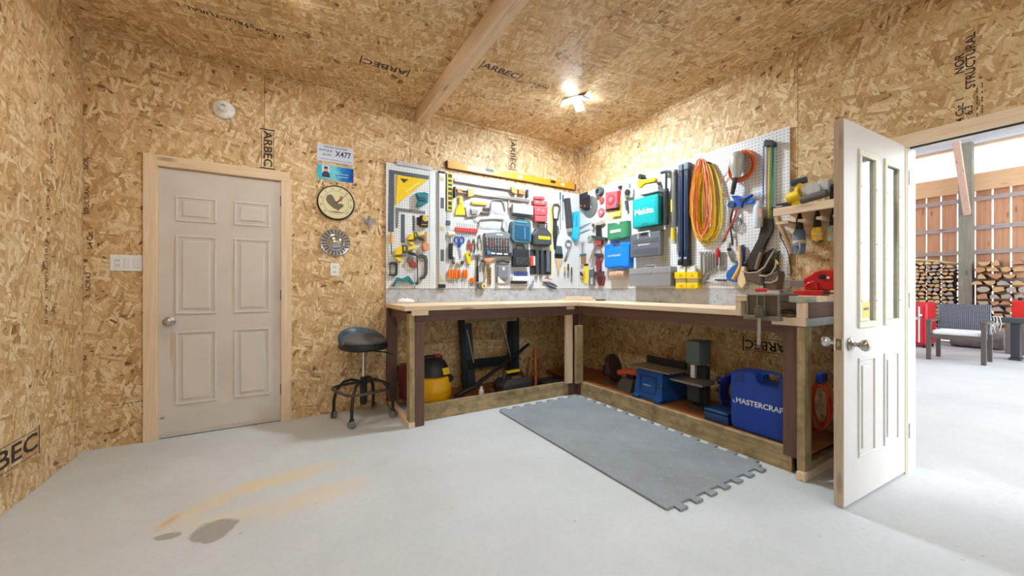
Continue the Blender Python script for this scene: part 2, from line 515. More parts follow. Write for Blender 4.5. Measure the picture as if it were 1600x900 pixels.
stamp('A', 135, 256, 'NOR', .035, PI / 2); stamp('A', 136, 310, 'STRUCTURAL 1', .032, PI / 2)
stamp('A', 141, 372, '1/4 Cat. 1', .04, PI / 2); stamp('A', 138, 440, 'NOR 6.3', .035, PI / 2)
stamp('A', 205, 628, '-- --- -- -', .06, 0.06, bold=False)
stamp('C', 75, 330, '1/4 Cat. 1   6.3', .05, -PI / 2, sx=1.3, bold=False); stamp('C', 72, 440, 'STRUCTURAL 1  NOR', .04, -PI / 2, sx=1.3, bold=False)
stamp('C', 80, 240, 'NOR', .045, -PI / 2, sx=1.3, bold=False)
stamp('C', 2, 722, 'ARBEC', .13, 0, sx=1.6, frame=True)
stamp('B', 1500, 100, 'NOR', .05, PI / 2); stamp('B', 1517, 95, 'STRUCTURAL', .05, PI / 2)
stamp('B', 1500, 176, '1/4 Cat. 1', .042, PI / 2); stamp('B', 1514, 172, '6.3', .042, PI / 2)
stamp('B', 1525, 170, '--- -- - --- --', .05, PI / 2, bold=False); stamp('B', 1533, 160, '-- --- -- - --', .05, PI / 2, bold=False)
stamp('B', 1195, 540, 'ARBEC', .10, PI, frame=True)
def ceil_stamp(x, y, body, size, rot, sx=1.0, frame=True, bold=True):
    M = Matrix.Translation((x, y, CEIL - .0008)) @ Matrix.Rotation(rot, 4, 'Z') @ Matrix.Rotation(PI, 4, 'X')
    ml = ceiling.matrix_world.inverted() @ M
    o = text_obj(body, size, INK, 'stamped_print', ceiling, ml, 0.0001, sx, bold=bold)
    if frame:
        w = max(v_.co.x for v_ in o.data.vertices) * sx
        g = G()
        for e in (-1, 1): g.box(e * (w + .014) - .005, e * (w + .014) + .005, -size * .6, size * .6, -.0001, .0001)
        g.out('stamped_print', INK, ceiling).matrix_local = ml
def ceil_at(px, py):
    a = (px - 800) / 586.0; b2 = (450 - py) / 586.0; d = (CEIL - H) / b2
    return ((FW[0] + a * RT[0]) * d, (FW[1] + a * RT[1]) * d)
cx_, cy_ = ceil_at(602, 104); ceil_stamp(cx_, cy_, 'ARBEC', .10, PI, 1.15)
cx_, cy_ = ceil_at(783, 111); ceil_stamp(cx_, cy_, 'ARBEC', .10, 0.0, 1.1)
cx_, cy_ = ceil_at(338, 24); ceil_stamp(cx_, cy_, 'STRUCTURAL 1', .05, PI, 1.2, False)
cx_, cy_ = ceil_at(415, 50); ceil_stamp(cx_, cy_, '1/4 Cat. 1', .05, PI, 1.2, False)
cx_, cy_ = ceil_at(842, 133); ceil_stamp(cx_, cy_, 'NOR 6.3', .045, PI, 1.2, False)

# ---------------------------------------------------------------- closed six-panel door in the back wall
def door_paint(name, rgb, streak=None):
    m, t, b = new_mat(name)
    tc = t.new('ShaderNodeTexCoord')
    n1 = t.noise(tc.outputs['Object'], 3.0, 4.0, 0.6); n2 = t.noise(tc.outputs['Object'], 60.0, 2.0, 0.5)
    c = t.ramp(n1, [(0.3, tuple(v * .94 for v in srgb(rgb)[:3]) + (1,)), (0.7, srgb(rgb))])
    if streak:
        mk = ell(t, t.mapping(tc.outputs['Object'], scale=(1, 1, 1)), streak[0], streak[1], streak[2], streak[3], 0, 0.9, n1, .6)
        c = t.mix(t.math('MULTIPLY', mk, .7), c, srgb((190, 164, 118)))
    t.link(c, b.inputs['Base Color']); b.inputs['Roughness'].default_value = 0.45
    return m
DOORW = door_paint('door_paint_white', (226, 224, 222))
def moulded(parent, x0, x1, z0, z1, m, n=0.0, mtx=None):
    """moulded door panel: bead frame, sunk field and raised centre, out along local -y"""
    g = G()
    w = .016
    for a in ((x0, x1, z0, z0 + w), (x0, x1, z1 - w, z1), (x0, x0 + w, z0 + w, z1 - w), (x1 - w, x1, z0 + w, z1 - w)):
        g.box(a[0], a[1], n - .007, n + .001, a[2], a[3])
    bead = g.out('panel_moulding', m, parent, .003)
    k = .042
    G().box(x0 + k, x1 - k, n - .007, n + .001, z0 + k, z1 - k).out('raised_panel', m, parent, .006, seg=2)
d1 = empty('door_1', (DX0 + .008, D + .004, .006)); tag(d1, kind='structure')
dw = DX1 - DX0 - .016
lf = G().box(0, dw, 0, .04, 0, DZ - .016).out('leaf', None, d1, .002)
# the streak is set in the leaf's own x / z
DOORZ = door_paint('door_paint_greige_leaf', (216, 208, 200))
mt, tt, bb = new_mat('door_paint_rust_streak')
tc_ = tt.new('ShaderNodeTexCoord'); sp_ = tt.new('ShaderNodeSeparateXYZ'); tt.link(tc_.outputs['Object'], sp_.inputs[0])
cb_ = tt.new('ShaderNodeCombineXYZ'); tt.link(sp_.outputs[0], cb_.inputs[0]); tt.link(sp_.outputs[2], cb_.inputs[1])
n1_ = tt.noise(cb_.outputs[0], 3.0, 4.0, .6)
c_ = tt.ramp(n1_, [(0.3, srgb((204, 196, 188))), (0.7, srgb((216, 208, 200)))])
for (ax, az, rx, rz, k, cl) in ((.075, .68, .013, .17, .75, (190, 160, 108)), (.05, .02, .16, .03, .35, (176, 166, 150)), (.45, .02, .4, .022, .4, (170, 160, 146)), (.02, .15, .02, .015, .8, (90, 84, 78))):
    mk_ = ell(tt, cb_.outputs[0], ax, az, rx, rz, 0, .8, tt.noise(cb_.outputs[0], 20.0, 3.0, .6), .7)
    c_ = tt.mix(tt.math('MULTIPLY', mk_, k), c_, srgb(cl))
tt.link(c_, bb.inputs['Base Color']); bb.inputs['Roughness'].default_value = .45
lf.data.materials.append(mt)
for (x0, x1) in ((.095, .345), (.455, .700)):
    for (z0, z1) in ((.235, .795), (.925, 1.53), (1.635, 1.83)):
        moulded(d1, x0, x1, z0, z1, DOORZ)
NICKEL = P((186, 182, 176), .25, 1.0, name='satin_nickel')
def knob(parent, x, z, y=-.002, sgn=-1, m=NICKEL):
    M = Matrix.Translation((x, y, z)) @ Matrix.Rotation(-PI / 2 * sgn, 4, 'X')
    k = G().lathe([(.0, 0), (.032, 0), (.034, .004), (.028, .011), (.013, .015), (.011, .032), (.017, .040), (.028, .050), (.031, .062), (.026, .073), (.012, .079), (0, .080)], 24, M)
    return k.out('knob', m, parent, smooth=60)
knob(d1, .063, .875)
for z in (.22, 1.02, 1.82): box_obj('hinge', DKSTEEL(), dw - .004, dw + .006, -.004, .02, z, z + .09, d1)
box_obj('painted_gap_shadow', BLACK(), 0, dw, .01, .035, -.006, -.001, d1, 0)  # black bar stands in for the shadow under the door leaf
# casing boards around it
c1 = empty('trim_5', (DX0, D, 0)); tag(c1, kind='structure')
for nm, a in (('casing_board', (-.072, .004, -.021, -.0005, 0, DZ + .075)), ('casing_board', (.0045, DX1 - DX0 + .0625, -.021, -.0005, DZ - .004, DZ + .075)),
              ('casing_board', (DX1 - DX0 - .004, DX1 - DX0 + .072, -.021, -.0005, 0, DZ - .0045))):
    horiz = a[1] - a[0] > .3
    box_obj(nm, PINE['X' if horiz else 'Z'], *a, c1, .002)
JAMB = PINE['Z']
for a in ((-.0, .008, -.0, .045, 0, DZ), (DX1 - DX0 - .008, DX1 - DX0, 0, .045, 0, DZ), (.008, DX1 - DX0 - .008, 0, .045, DZ - .008, DZ)):
    box_obj('jamb', JAMB, *a, c1, 0)

# ---------------------------------------------------------------- doorway and open glazed door in the right-hand wall
fr = empty('trim_6', (W, DY1, 0)); tag(fr, kind='structure')
FRW = P((214, 212, 208), .45, name='door_frame_paint')
box_obj('jamb', FRW, -.002, .156, 0, .018, 0, DH + .018, fr); box_obj('jamb', FRW, -.002, .156, DY0 - DY1 - .018, DY0 - DY1, 0, DH + .018, fr)
box_obj('head_jamb', FRW, -.002, .156, DY0 - DY1, 0, DH, DH + .018, fr)
box_obj('door_stop', FRW, .05, .062, DY0 - DY1, 0, DH - .012, DH, fr); box_obj('weatherstrip', DKGREY(), .044, .05, DY0 - DY1, 0, DH - .012, DH, fr)
box_obj('casing_board', PINE['Y'], -.021, -.0005, DY0 - DY1 - .07, .085, DH - .012, DH + .065, fr)
box_obj('casing_board', PINE['Z'], -.021, -.0005, .003, .085, 0, DH - .0125, fr)
box_obj('casing_board', PINE['Z'], -.021, -.0005, DY0 - DY1 - .085, DY0 - DY1 - .003, 0, DH - .0125, fr)

d2 = empty('door_2', (2.43, .78, .012), math.atan2(-.04, .84)); tag(d2, kind='structure')
DWD, DHT = .832, 1.985
LZ0, LZ1 = .915, 1.85
la, lb, lc, ld = .165, .375, .49, .70
for nm, a in (('stile', (0, la, 0, .042, 0, DHT)), ('stile', (ld, DWD, 0, .042, 0, DHT)), ('mullion', (lb, lc, 0, .042, LZ0, LZ1)),
              ('top_rail', (la, ld, 0, .042, LZ1, DHT)), ('lower_leaf', (la, ld, 0, .042, 0, LZ0))):
    box_obj(nm, DOORW, *a, d2, 0)
CREAM = P((232, 226, 206), .45, name='lite_frame_plastic')
GLASS, tg, bg = new_mat('window_glass')
fz = tg.new('ShaderNodeFresnel'); fz.inputs[0].default_value = 1.5
tp = tg.new('ShaderNodeBsdfTransparent'); tp.inputs[0].default_value = (.93, .96, .95, 1)
gs = tg.new('ShaderNodeBsdfGlossy'); gs.inputs['Roughness'].default_value = 0.01
gg = tg.new('ShaderNodeNewGeometry')
mg = tg.new('ShaderNodeMixShader'); tg.link(tg.math('MULTIPLY', fz.outputs[0], tg.math('SUBTRACT', 2.6, tg.math('MULTIPLY', gg.outputs['Backfacing'], 2.6)), True), mg.inputs[0]); tg.link(tp.outputs[0], mg.inputs[1]); tg.link(gs.outputs[0], mg.inputs[2])
tg.link(mg.outputs[0], tg.n['Material Output'].inputs['Surface'])
for (x0, x1) in ((la, lb), (lc, ld)):
    g = G(); w = .026
    for y0, y1 in ((-.010, .004), (.038, .052)):
        for a in ((x0 - .008, x1 + .008, LZ0 - .008, LZ0 + w), (x0 - .008, x1 + .008, LZ1 - w, LZ1 + .008), (x0 - .008, x0 + w - .004, LZ0 + w, LZ1 - w), (x1 - w + .004, x1 + .008, LZ0 + w, LZ1 - w)):
            g.box(a[0], a[1], y0, y1, a[2], a[3])
    lt = g.out('lite_frame', CREAM, d2, .004)
    box_obj('glass_pane', GLASS, x0, x1, .005, .010, LZ0, LZ1, d2, 0)
    for z in (1.05, 1.36, 1.66):
        for x in (x0 + .012, x1 - .012):
            G().lathe([(0, 0), (.004, 0), (.004, .002), (0, .002)], 8, Matrix.Translation((x, -.010, z)) @ Matrix.Rotation(PI / 2, 4, 'X')).out('screw', DKSTEEL(), d2)
    moulded(d2, x0 - .005, x1 - .008, .22, .748, DOORW)
sk = box_obj('sticker', YELLOW(), .225, .315, .0042, .0047, .955, 1.045, d2, 0)
box_obj('sticker_print', BLACK(), .238, .302, .0038, .0041, 1.0, 1.014, d2, 0)
knob(d2, .065, .83)
kb = G().lathe([(.0, 0), (.032, 0), (.034, .004), (.028, .011), (.013, .015), (.011, .032), (.017, .040), (.028, .050), (.031, .062), (.026, .073), (.012, .079), (0, .080)], 24,
               Matrix.Translation((.065, .044, .83)) @ Matrix.Rotation(-PI / 2, 4, 'X')).out('knob', CHROME(), d2, smooth=60)
box_obj('latch_plate', P((150, 128, 96), .4, .8), -.002, 0, .008, .034, .80, .86, d2, .0005)
box_obj('latch_bolt', CHROME(), -.006, -.002, .014, .028, .82, .842, d2, .001)
EDGEW = wood('door_edge_wood', (206, 186, 164), (178, 156, 134), 'Z')
box_obj('edge_strip', EDGEW, -.0012, 0, .001, .041, .001, .798, d2, 0); box_obj('edge_strip', EDGEW, -.0012, 0, .001, .041, .862, DHT - .001, d2, 0)
for z in (.2, 1.0, 1.75): G().lathe([(0, 0), (.006, 0), (.006, .09), (0, .09)], 10, Matrix.Translation((DWD + .006, -.004, z))).out('hinge', NICKEL, d2)

# ---------------------------------------------------------------- pegboard and backsplash
def peg_mat():
    m, t, b = new_mat('white_pegboard')
    uv = t.new('ShaderNodeUVMap')
    sc = t.new('ShaderNodeVectorMath', operation='SCALE'); t.link(uv.outputs[0], sc.inputs[0]); sc.inputs['Scale'].default_value = 1 / .0254
    fr_ = t.new('ShaderNodeVectorMath', operation='FRACTION'); t.link(sc.outputs[0], fr_.inputs[0])
    sb = t.new('ShaderNodeVectorMath', operation='SUBTRACT'); t.link(fr_.outputs[0], sb.inputs[0]); sb.inputs[1].default_value = (.5, .5, 0)
    sp = t.new('ShaderNodeSeparateXYZ'); t.link(sb.outputs[0], sp.inputs[0])
    d = t.math('SQRT', t.math('ADD', t.math('MULTIPLY', sp.outputs[0], sp.outputs[0]), t.math('MULTIPLY', sp.outputs[1], sp.outputs[1])))
    mk = t.ramp(d, [(.125, (1, 1, 1, 1)), (.16, (0, 0, 0, 1))])
    n = t.noise(uv.outputs[0], 6.0, 3.0, .5)
    c = t.mix(mk, t.ramp(n, [(.3, srgb((222, 225, 228))), (.7, srgb((232, 234, 236)))]), srgb((74, 66, 60)))
    t.link(c, b.inputs['Base Color']); b.inputs['Roughness'].default_value = .38
    return m
PEGM = peg_mat()
def pegboard(wl, u0, u1, v0, v1, label):
    cu, cv = (u0 + u1) / 2, (v0 + v1) / 2
    r = empty('pegboard', mtx=wall_mtx(wl, cu, cv)); tag(r, label, 'pegboard', 'white pegboard sheets over the workbench')
    G().box(u0 - cu + .001, u1 - cu - .001, v0 - cv, v1 - cv, PEG - .006, PEG).out('sheet', PEGM, r, .0008, uv=(0, 1, u0, v0))
    for e in (-1, 1): G().box(e * ((u1 - u0) / 2 - .03) - .018, e * ((u1 - u0) / 2 - .03) + .018, v0 - cv, v1 - cv, .0005, PEG - .0065).out('furring_strip', PINE['Y'], r)
pegboard('A', .80, 2.02, 1.125, 2.345, 'left white pegboard sheet on the back wall with squares and clamps')
pegboard('A', 2.02, W - .022, 1.125, 2.345, 'white pegboard sheet on the back wall reaching into the corner')
pegboard('B', -D + .022, -2.56, 1.125, 2.345, 'white pegboard sheet on the right wall next to the corner')
pegboard('B', -2.56, -1.352, 1.125, 2.345, 'white pegboard sheet on the right wall holding cords and tool belt')

def splash_mat():
    m, t, b = new_mat('grey_mottled_board')
    tc = t.new('ShaderNodeTexCoord')
    n1 = t.noise(tc.outputs['Object'], 9.0, 5.0, .7, .6); n2 = t.noise(tc.outputs['Object'], 34.0, 3.0, .6)
    c = t.ramp(n1, [(.3, srgb((150, 152, 158))), (.5, srgb((182, 184, 190))), (.7, srgb((198, 200, 206)))])
    c = t.mix(t.ramp(n2, [(.62, (0, 0, 0, 1)), (.72, (.8, .8, .8, 1))]), c, srgb((104, 104, 110)))
    t.link(c, b.inputs['Base Color']); b.inputs['Roughness'].default_value = .5
    return m
SPL = splash_mat()
for wl, u0, u1, lb_ in (('A', .80, W - .019, 'grey mottled backsplash board under the back wall pegboard'), ('B', -D + .001, -1.352, 'grey mottled backsplash board under the right wall pegboard')):
    o = G().box(-(u1 - u0) / 2, (u1 - u0) / 2, 0, .136, .0005, .018).out('backsplash_board', SPL, None, .001)
    o.matrix_world = wall_mtx(wl, (u0 + u1) / 2, .987); tag(o, lb_, 'backsplash')

# ---------------------------------------------------------------- ceiling lamps: three folding LED blades each
def led_light(name, col, strength):
    m, te, be = new_mat(name)
    be.inputs['Base Color'].default_value = (1, 1, 1, 1)
    be.inputs['Emission Color'].default_value = col
    be.inputs['Emission Strength'].default_value = strength
    return m
COOL = (.80, .92, 1.0, 1)
def led_lamp(x, y, label, rot=0.0, EMIT=None):
    r = empty('ceiling_lamp', (x, y, CEIL), rot); tag(r, label, 'lamp', 'three-blade ceiling lamps')
    G().lathe([(.0, -.0005), (.058, -.0005), (.058, -.012), (.044, -.02), (.044, -.034), (0, -.036)], 24).out('lamp_socket', WHITE(), r, smooth=40)
    for k in range(3):
        M = Matrix.Rotation(k * 2 * PI / 3, 4, 'Z') @ Matrix.Translation((.046, 0, -.016)) @ Matrix.Rotation(math.radians(24), 4, 'Y')
        bl = G().box(0, .105, -.042, .042, -.004, .012, M).out('lamp_blade', P((190, 192, 196), .4, .6), r, .003)
        em = G().box(.008, .098, -.036, .036, -.0075, -.0045, M).out('led_panel', EMIT, bl)
led_lamp(2.337, 2.748, 'three-blade white ceiling lamp above the workbench corner', .55, led_light('led_panel_light', COOL, LAMP_STRENGTH))
led_lamp(-0.02, 2.50, 'three-blade ceiling lamp left of the pine beam', .2, led_light('led_panel_warm', (1.0, .95, .86, 1), LAMP_SMALL))
REARL = led_light('led_panel_rear', COOL, LAMP_REAR)
led_lamp(0.03, -1.6, 'three-blade ceiling lamp at the rear left of the room', .4, REARL)
led_lamp(2.337, -1.6, 'three-blade ceiling lamp at the rear right of the room', .7, REARL)
# ================================================================ L-shaped workbench
wbn = empty('workbench', (.80, 3.05, 0)); tag(wbn, 'L-shaped lumber workbench with brown aprons along both walls', 'workbench')
def wb(name, m, x0, x1, y0, y1, z0, z1, bev=.002):
    return box_obj(name, m, x0 - .80, x1 - .80, y0 - 3.05, y1 - 3.05, z0, z1, wbn, bev)
TOPZ = .985
# top planks, back run and right run
n = 5
yb = [3.025, 3.166, 3.307, 3.448, 3.589, 3.730]
for a, b2 in zip(yb, yb[1:]): wb('top_plank', PINE['X'], .797, 2.60 if a < 3.1 else 3.224, a + .001, b2 - .001, TOPZ - .04, TOPZ)
xb = [2.615, 2.768, 2.92, 3.072, 3.224]
for i, (a, b2) in enumerate(zip(xb, xb[1:])): wb('top_plank', PINE['Y'], a + .001, b2 - .001, 1.415, 3.164, TOPZ - .04, TOPZ)
wb('top_plank', PINE['X'], 2.602, 2.614, 3.026, 3.164, TOPZ - .04, TOPZ)
# aprons
wb('apron', BROWN['X'], .885, 2.60, 3.045, 3.083, .853, .944)
wb('apron', BROWN['Y'], 2.640, 2.678, 1.075, 3.04, .853, .944)
wb('apron', BROWN['Y'], .84, .878, 3.12, 3.72, .853, .944)
# left front leg: bare 2x4 with a brown one beside it
wb('leg', TREATED['Z'], .832, .872, 3.012, 3.10, .045, .925)
wb('leg', BROWN['Z'], .873, .955, 3.02, 3.058, .0, .853)
wb('block', PINE['X'], .848, .985, 3.004, 3.02, .908, .944)
wb('sill', PINE['Y'], .822, .872, 3.004, 3.72, 0, .044)
wb('leg', BROWN['Z'], .805, .90, 3.70, 3.74, .045, .944)
# corner posts
wb('leg', BROWN['Z'], 2.545, 2.635, 3.10, 3.138, 0, .944)
wb('leg', BROWN['Z'], 2.64, 2.678, 3.045, 3.13, 0, .853)
wb('leg', PINE['Z'], 2.478, 2.560, 3.062, 3.099, .135, .908)
wb('block', PINE['X'], 2.462, 2.566, 3.040, 3.099, .909, .944)
wb('leg', TREATED['Z'], 2.566, 2.654, 3.006, 3.043, .135, .74)
# kick boards and lower shelf
wb('kick_board', TREATED['X'], .957, 2.544, 3.112, 3.150, .001, .142)
wb('kick_board', TREATED['Y'], 2.645, 2.683, 1.10, 3.04, .001, .142)
SHELFW = wood('varnished_plywood', (168, 104, 56), (128, 74, 38), 'Y', knots=False, rough=.5)
wb('lower_shelf', SHELFW, 2.684, 3.226, 1.03, 3.72, .118, .136)
wb('shelf_cleat', TREATED['Y'], 3.19, 3.226, 1.03, 3.72, .001, .117)
wb('lower_shelf', SHELFW, .96, 2.54, 3.152, 3.735, .060, .078)
# right end: brown leg, weathered post, sill
wb('leg', BROWN['Z'], 2.622, 2.66, 1.058, 1.138, .105, .90)
wb('leg', TREATED['Z'], 2.60, 2.69, 1.015, 1.055, .052, .90)
wb('sill', PINE['X'], 2.575, 3.225, 1.005, 1.05, 0, .05)
wb('leg', BROWN['Z'], 3.13, 3.225, 1.01, 1.05, .052, .90)
wb('rail', TREATED['X'], 2.69, 3.13, 1.015, 1.053, .052, .09)
# raised vise platform at the end of the right run
GREYW = wood('greyed_lumber', (190, 184, 172), (150, 142, 128), 'X')
wb('end_board', BROWN['X'], 2.64, 3.225, 1.010, 1.048, .952, 1.044)
wb('end_rail', P((170, 172, 176), .5, .3), 2.612, 3.225, 1.008, 1.05, .902, .951)
wb('spacer_block', PINE['Z'], 2.60, 2.64, 1.012, 1.058, .952, 1.044); wb('spacer_block', PINE['Z'], 2.60, 2.70, 1.376, 1.413, .945, 1.044)
wb('block', PINE['Y'], 2.596, 2.64, 1.010, 1.19, .905, .951)
wb('spacer_block', PINE['X'], 3.0, 3.22, 1.376, 1.413, .945, 1.044)
wb('platform_plank', GREYW, 2.598, 2.742, 1.010, 1.096, 1.045, 1.083); wb('platform_plank', PINE['Y'], 2.598, 2.742, 1.305, 1.413, 1.045, 1.083)
for a, b2 in ((2.744, 2.90), (2.902, 3.06), (3.062, 3.222)): wb('platform_plank', PINE['Y'], a, b2, 1.010, 1.413, 1.045, 1.083)

# ---------------------------------------------------------------- woodworking vise let into the platform
CAST = P((104, 94, 82), .55, .5, var=.2, name='rusty_cast_iron')
CASTL = P((140, 132, 122), .5, .55, var=.15, name='worn_cast_iron')
vs = empty('woodworking_vise', (2.60, 1.20, .945)); tag(vs, 'grey-brown iron woodworking vise with hanging handle on the bench end', 'vise')
def vb(name, m, x0, x1, y0, y1, z0, z1, bev=.003): return box_obj(name, m, x0, x1, y0, y1, z0, z1, vs, bev)
vb('front_jaw', CAST, -.075, -.060, -.088, .10, .016, .142)
for y in (-.088, -.012, .03, .088): vb('jaw_rib', CASTL, -.085, -.0755, y, y + .010, .016, .142)
vb('jaw_lip', CASTL, -.092, -.0755, -.088, .10, .143, .150); vb('jaw_foot', CASTL, -.10, -.058, -.10, .11, -.012, .015)
vb('rear_jaw', CAST, -.002 + .145, .165, -.09, .10, .10, .150)
for y in (-.06, .07): G().tube([(-.06, y, .05), (.145, y, .05)], .011, 10).out('guide_rod', CHROME(), vs, smooth=40)
vb('rear_body', CAST, .1455, .20, -.09, .10, .02, .099)
G().tube([(-.125, .0, .05), (.145, .0, .05)], .012, 10).out('screw', CASTL, vs, smooth=40)
G().lathe([(0, -.03), (.021, -.03), (.024, -.022), (.024, .022), (.020, .03), (0, .03)], 16, Matrix.Translation((-.132, .0, .035))).out('screw_head', CAST, vs, smooth=40)
h = G().tube([(-.132, 0, .06), (-.132, .0, -.165)], .0105, 12)
h.out('handle', P((176, 172, 166), .4, .7), vs, smooth=40)
G().lathe([(0, 0), (.013, 0), (.016, .008), (.013, .02), (0, .022)], 14, Matrix.Translation((-.132, 0, -.18))).out('handle_end', CAST, vs, smooth=40)
G().lathe([(0, 0), (.013, 0), (.016, .008), (.013, .016), (0, .018)], 14, Matrix.Translation((-.132, 0, .062))).out('handle_end', CAST, vs, smooth=40)

# ---------------------------------------------------------------- rubber mat with interlocking edges
def mat_rubber():
    m, t, b = new_mat('rubber_mat')
    tc = t.new('ShaderNodeTexCoord')
    n1 = t.noise(tc.outputs['Object'], 3.0, 4.0, .6); n2 = t.noise(tc.outputs['Object'], 140.0, 2.0, .6); n3 = t.noise(tc.outputs['Object'], 24.0, 3.0, .7)
    c = t.ramp(n1, [(.3, srgb((120, 125, 130))), (.7, srgb((140, 146, 152)))])
    c = t.mix(t.math('MULTIPLY', t.math('SUBTRACT', n2, .4, True), .9), c, srgb((186, 190, 196)))
    c = t.mix(t.ramp(n3, [(.62, (0, 0, 0, 1)), (.75, (.35, .35, .35, 1))]), c, srgb((176, 178, 182)))
    t.link(c, b.inputs['Base Color']); b.inputs['Roughness'].default_value = .75
    return m
def jig(p0, p1, nt, out):
    """dovetail teeth from p0 to p1 standing out by |out|"""
    p0 = Vector(p0); p1 = Vector(p1); d = (p1 - p0); ln = d.length; d.normalize(); o = Vector(out)
    pts = []
    per = ln / nt
    for i in range(nt):
        a = p0 + d * (i * per)
        for q, h in ((.0, 0), (.24, 0), (.19, 1), (.69, 1), (.64, 0)):
            pts.append(tuple(a + d * (per * (q + .06)) + o * h))
    return pts
mx0, mx1, my0, my1 = 1.645, 2.575, 1.235, 3.0
t_ = .042
pts = jig((mx0 + .02, my0), (mx1, my0), 7, (0, -t_)) + [(mx1, my0)] + jig((mx1, my0), (mx1, my1), 13, (t_, 0)) + [(mx1, my1)] + jig((mx1, my1), (mx0, my1), 7, (0, t_)) + [(mx0, my1), (mx0, my0)]
mcx, mcy = (mx0 + mx1) / 2, (my0 + my1) / 2
mo = G().prism([(a - mcx, b2 - mcy) for a, b2 in pts], 0, .013).out('floor_mat', mat_rubber(), None, .0025)
mo.location = (mcx, mcy, .0005); tag(mo, 'grey rubber floor mat with jigsaw edges in front of the bench', 'mat')

# ================================================================ things beside and under the bench
# ---- swivel stool on casters
st = empty('shop_stool', (.556, 3.475, 0), math.radians(106)); tag(st, 'black padded rolling stool with footring beside the bench', 'stool')
FRAMEB = P((34, 34, 36), .45, .2, name='black_powder_coat')
VINYL = P((46, 66, 84), .42, var=.1, name='blue_black_vinyl'); VINB = P((26, 28, 32), .5, name='black_vinyl')
# seat pan and cushion with raised back rim
def oval(rx, ry, z, n_=28, sq=2.6):
    return [(rx * math.copysign(abs(math.cos(a)) ** (2 / sq), math.cos(a)), ry * math.copysign(abs(math.sin(a)) ** (2 / sq), math.sin(a)), z) for a in [k * 2 * PI / n_ for k in range(n_)]]
G().loft([oval(.17, .155, .598), oval(.195, .178, .604), oval(.204, .188, .622), oval(.205, .188, .645), oval(.198, .18, .655)]).out('seat_pan', VINB, st, smooth=50)
g = G(); secs = []
for s_, zz in ((.95, .652), (.99, .662), (.97, .678), (.85, .688), (.6, .690), (.25, .688)):
    ring = []
    for (x, y, z) in oval(.196 * s_, .178 * s_, 0):
        r_ = math.hypot(x / .196, y / .178)
        up = max(0, (x / .196) - .15) * r_ * .06
        ring.append((x, y, zz + up))
    secs.append(ring)
G().loft(secs).out('cushion', P((88, 88, 88), .6, var=.25, name='worn_vinyl'), st, smooth=60)
g = G(); path_o = []
secs = []
for k in range(17):
    a = math.radians(-100 + 200 * k / 16)
    hgt = .115 * max(0.0, math.cos(a * .88)) ** .8 + .006
    cx, cy = .200 * math.cos(a), .184 * math.sin(a)
    nx, ny = math.cos(a), math.sin(a)
    secs.append([(cx + nx * e, cy + ny * e, .645 + q) for e, q in ((.006, 0), (.018, hgt * .5), (.016, hgt), (.0, hgt + .010), (-.018, hgt * .94), (-.032, hgt * .4), (-.04, .02), (-.03, 0))])
G().loft(secs).out('back_rim', VINYL, st, smooth=60)
G().tube([(0, 0, .598), (0, 0, .31)], .0135, 14).out('gas_column', CHROME(), st, smooth=40)
G().lathe([(0, .36), (.026, .36), (.028, .30), (.030, .14), (.024, .12), (0, .12)], 18).out('column_sleeve', FRAMEB, st, smooth=40)
G().tube([(-.05, -.05, .585), (-.13, -.13, .572), (-.19, -.17, .556)], .006, 8).out('height_lever', FRAMEB, st, smooth=40)
ring = [(x, y, .265) for x, y, z in oval(.215, .215, 0, 32, 4.5)]
G().tube(ring, .0125, 8, closed=True).out('foot_ring', P((96, 92, 88), .35, .7, var=.3, name='worn_black_steel'), st, smooth=50)
for k in range(4):
    a = k * PI / 2 + PI / 4; c, s_ = math.cos(a), math.sin(a)
    lg = G().tube([(c * .02, s_ * .02, .315), (c * .10, s_ * .10, .335), (c * .17, s_ * .17, .315), (c * .235, s_ * .235, .24), (c * .255, s_ * .255, .15), (c * .255, s_ * .255, .075)], .0125, 10).out('leg', FRAMEB, st, smooth=50)
    cs = G().box(-.008, .008, -.018, .018, .035, .078, Matrix.Translation((c * .255, s_ * .255, 0)) @ Matrix.Rotation(a + .6 * k, 4, 'Z')).out('caster', FRAMEB, st, .003)
    M = Matrix.Translation((c * .255, s_ * .255, .031)) @ Matrix.Rotation(a + .6 * k, 4, 'Z') @ Matrix.Rotation(PI / 2, 4, 'Y')
    G().lathe([(0, -.020), (.020, -.020), (.030, -.016), (.030, -.0085), (.012, -.0085), (.012, .0085), (.030, .0085), (.030, .016), (.020, .020), (0, .020)], 20, M).out('wheel', P((120, 122, 126), .5), cs, smooth=40)

# ---- shop vacuum behind the front leg
sv = empty('shop_vacuum', (1.135, 3.365, .079)); tag(sv, 'yellow and black shop vacuum under the left end of the bench', 'vacuum')
VY = P((240, 178, 16), .35, name='vacuum_yellow')
G().lathe([(0, .03), (.15, .03), (.172, .045), (.178, .10), (.172, .105), (.180, .13), (.186, .20), (.176, .245), (.16, .255), (0, .255)], 36).out('drum', VY, sv, smooth=40)
G().lathe([(0, .256), (.165, .256), (.162, .275), (.145, .33), (.12, .375), (.09, .40), (0, .41)], 36).out('motor_head', P((36, 36, 38), .45), sv, smooth=50)
G().lathe([(0, -.02), (.036, -.02), (.038, .0), (.030, .008), (0, .01)], 20, Matrix.Translation((.125, -.128, .23)) @ Matrix.Rotation(math.radians(45), 4, 'Z') @ Matrix.Rotation(PI / 2, 4, 'Y')).out('hose_port', BLACK(), sv, smooth=40)
G().box(-.07, .10, -.02, .05, .385, .43).out('handle', BLACK(), sv, .018, seg=3)
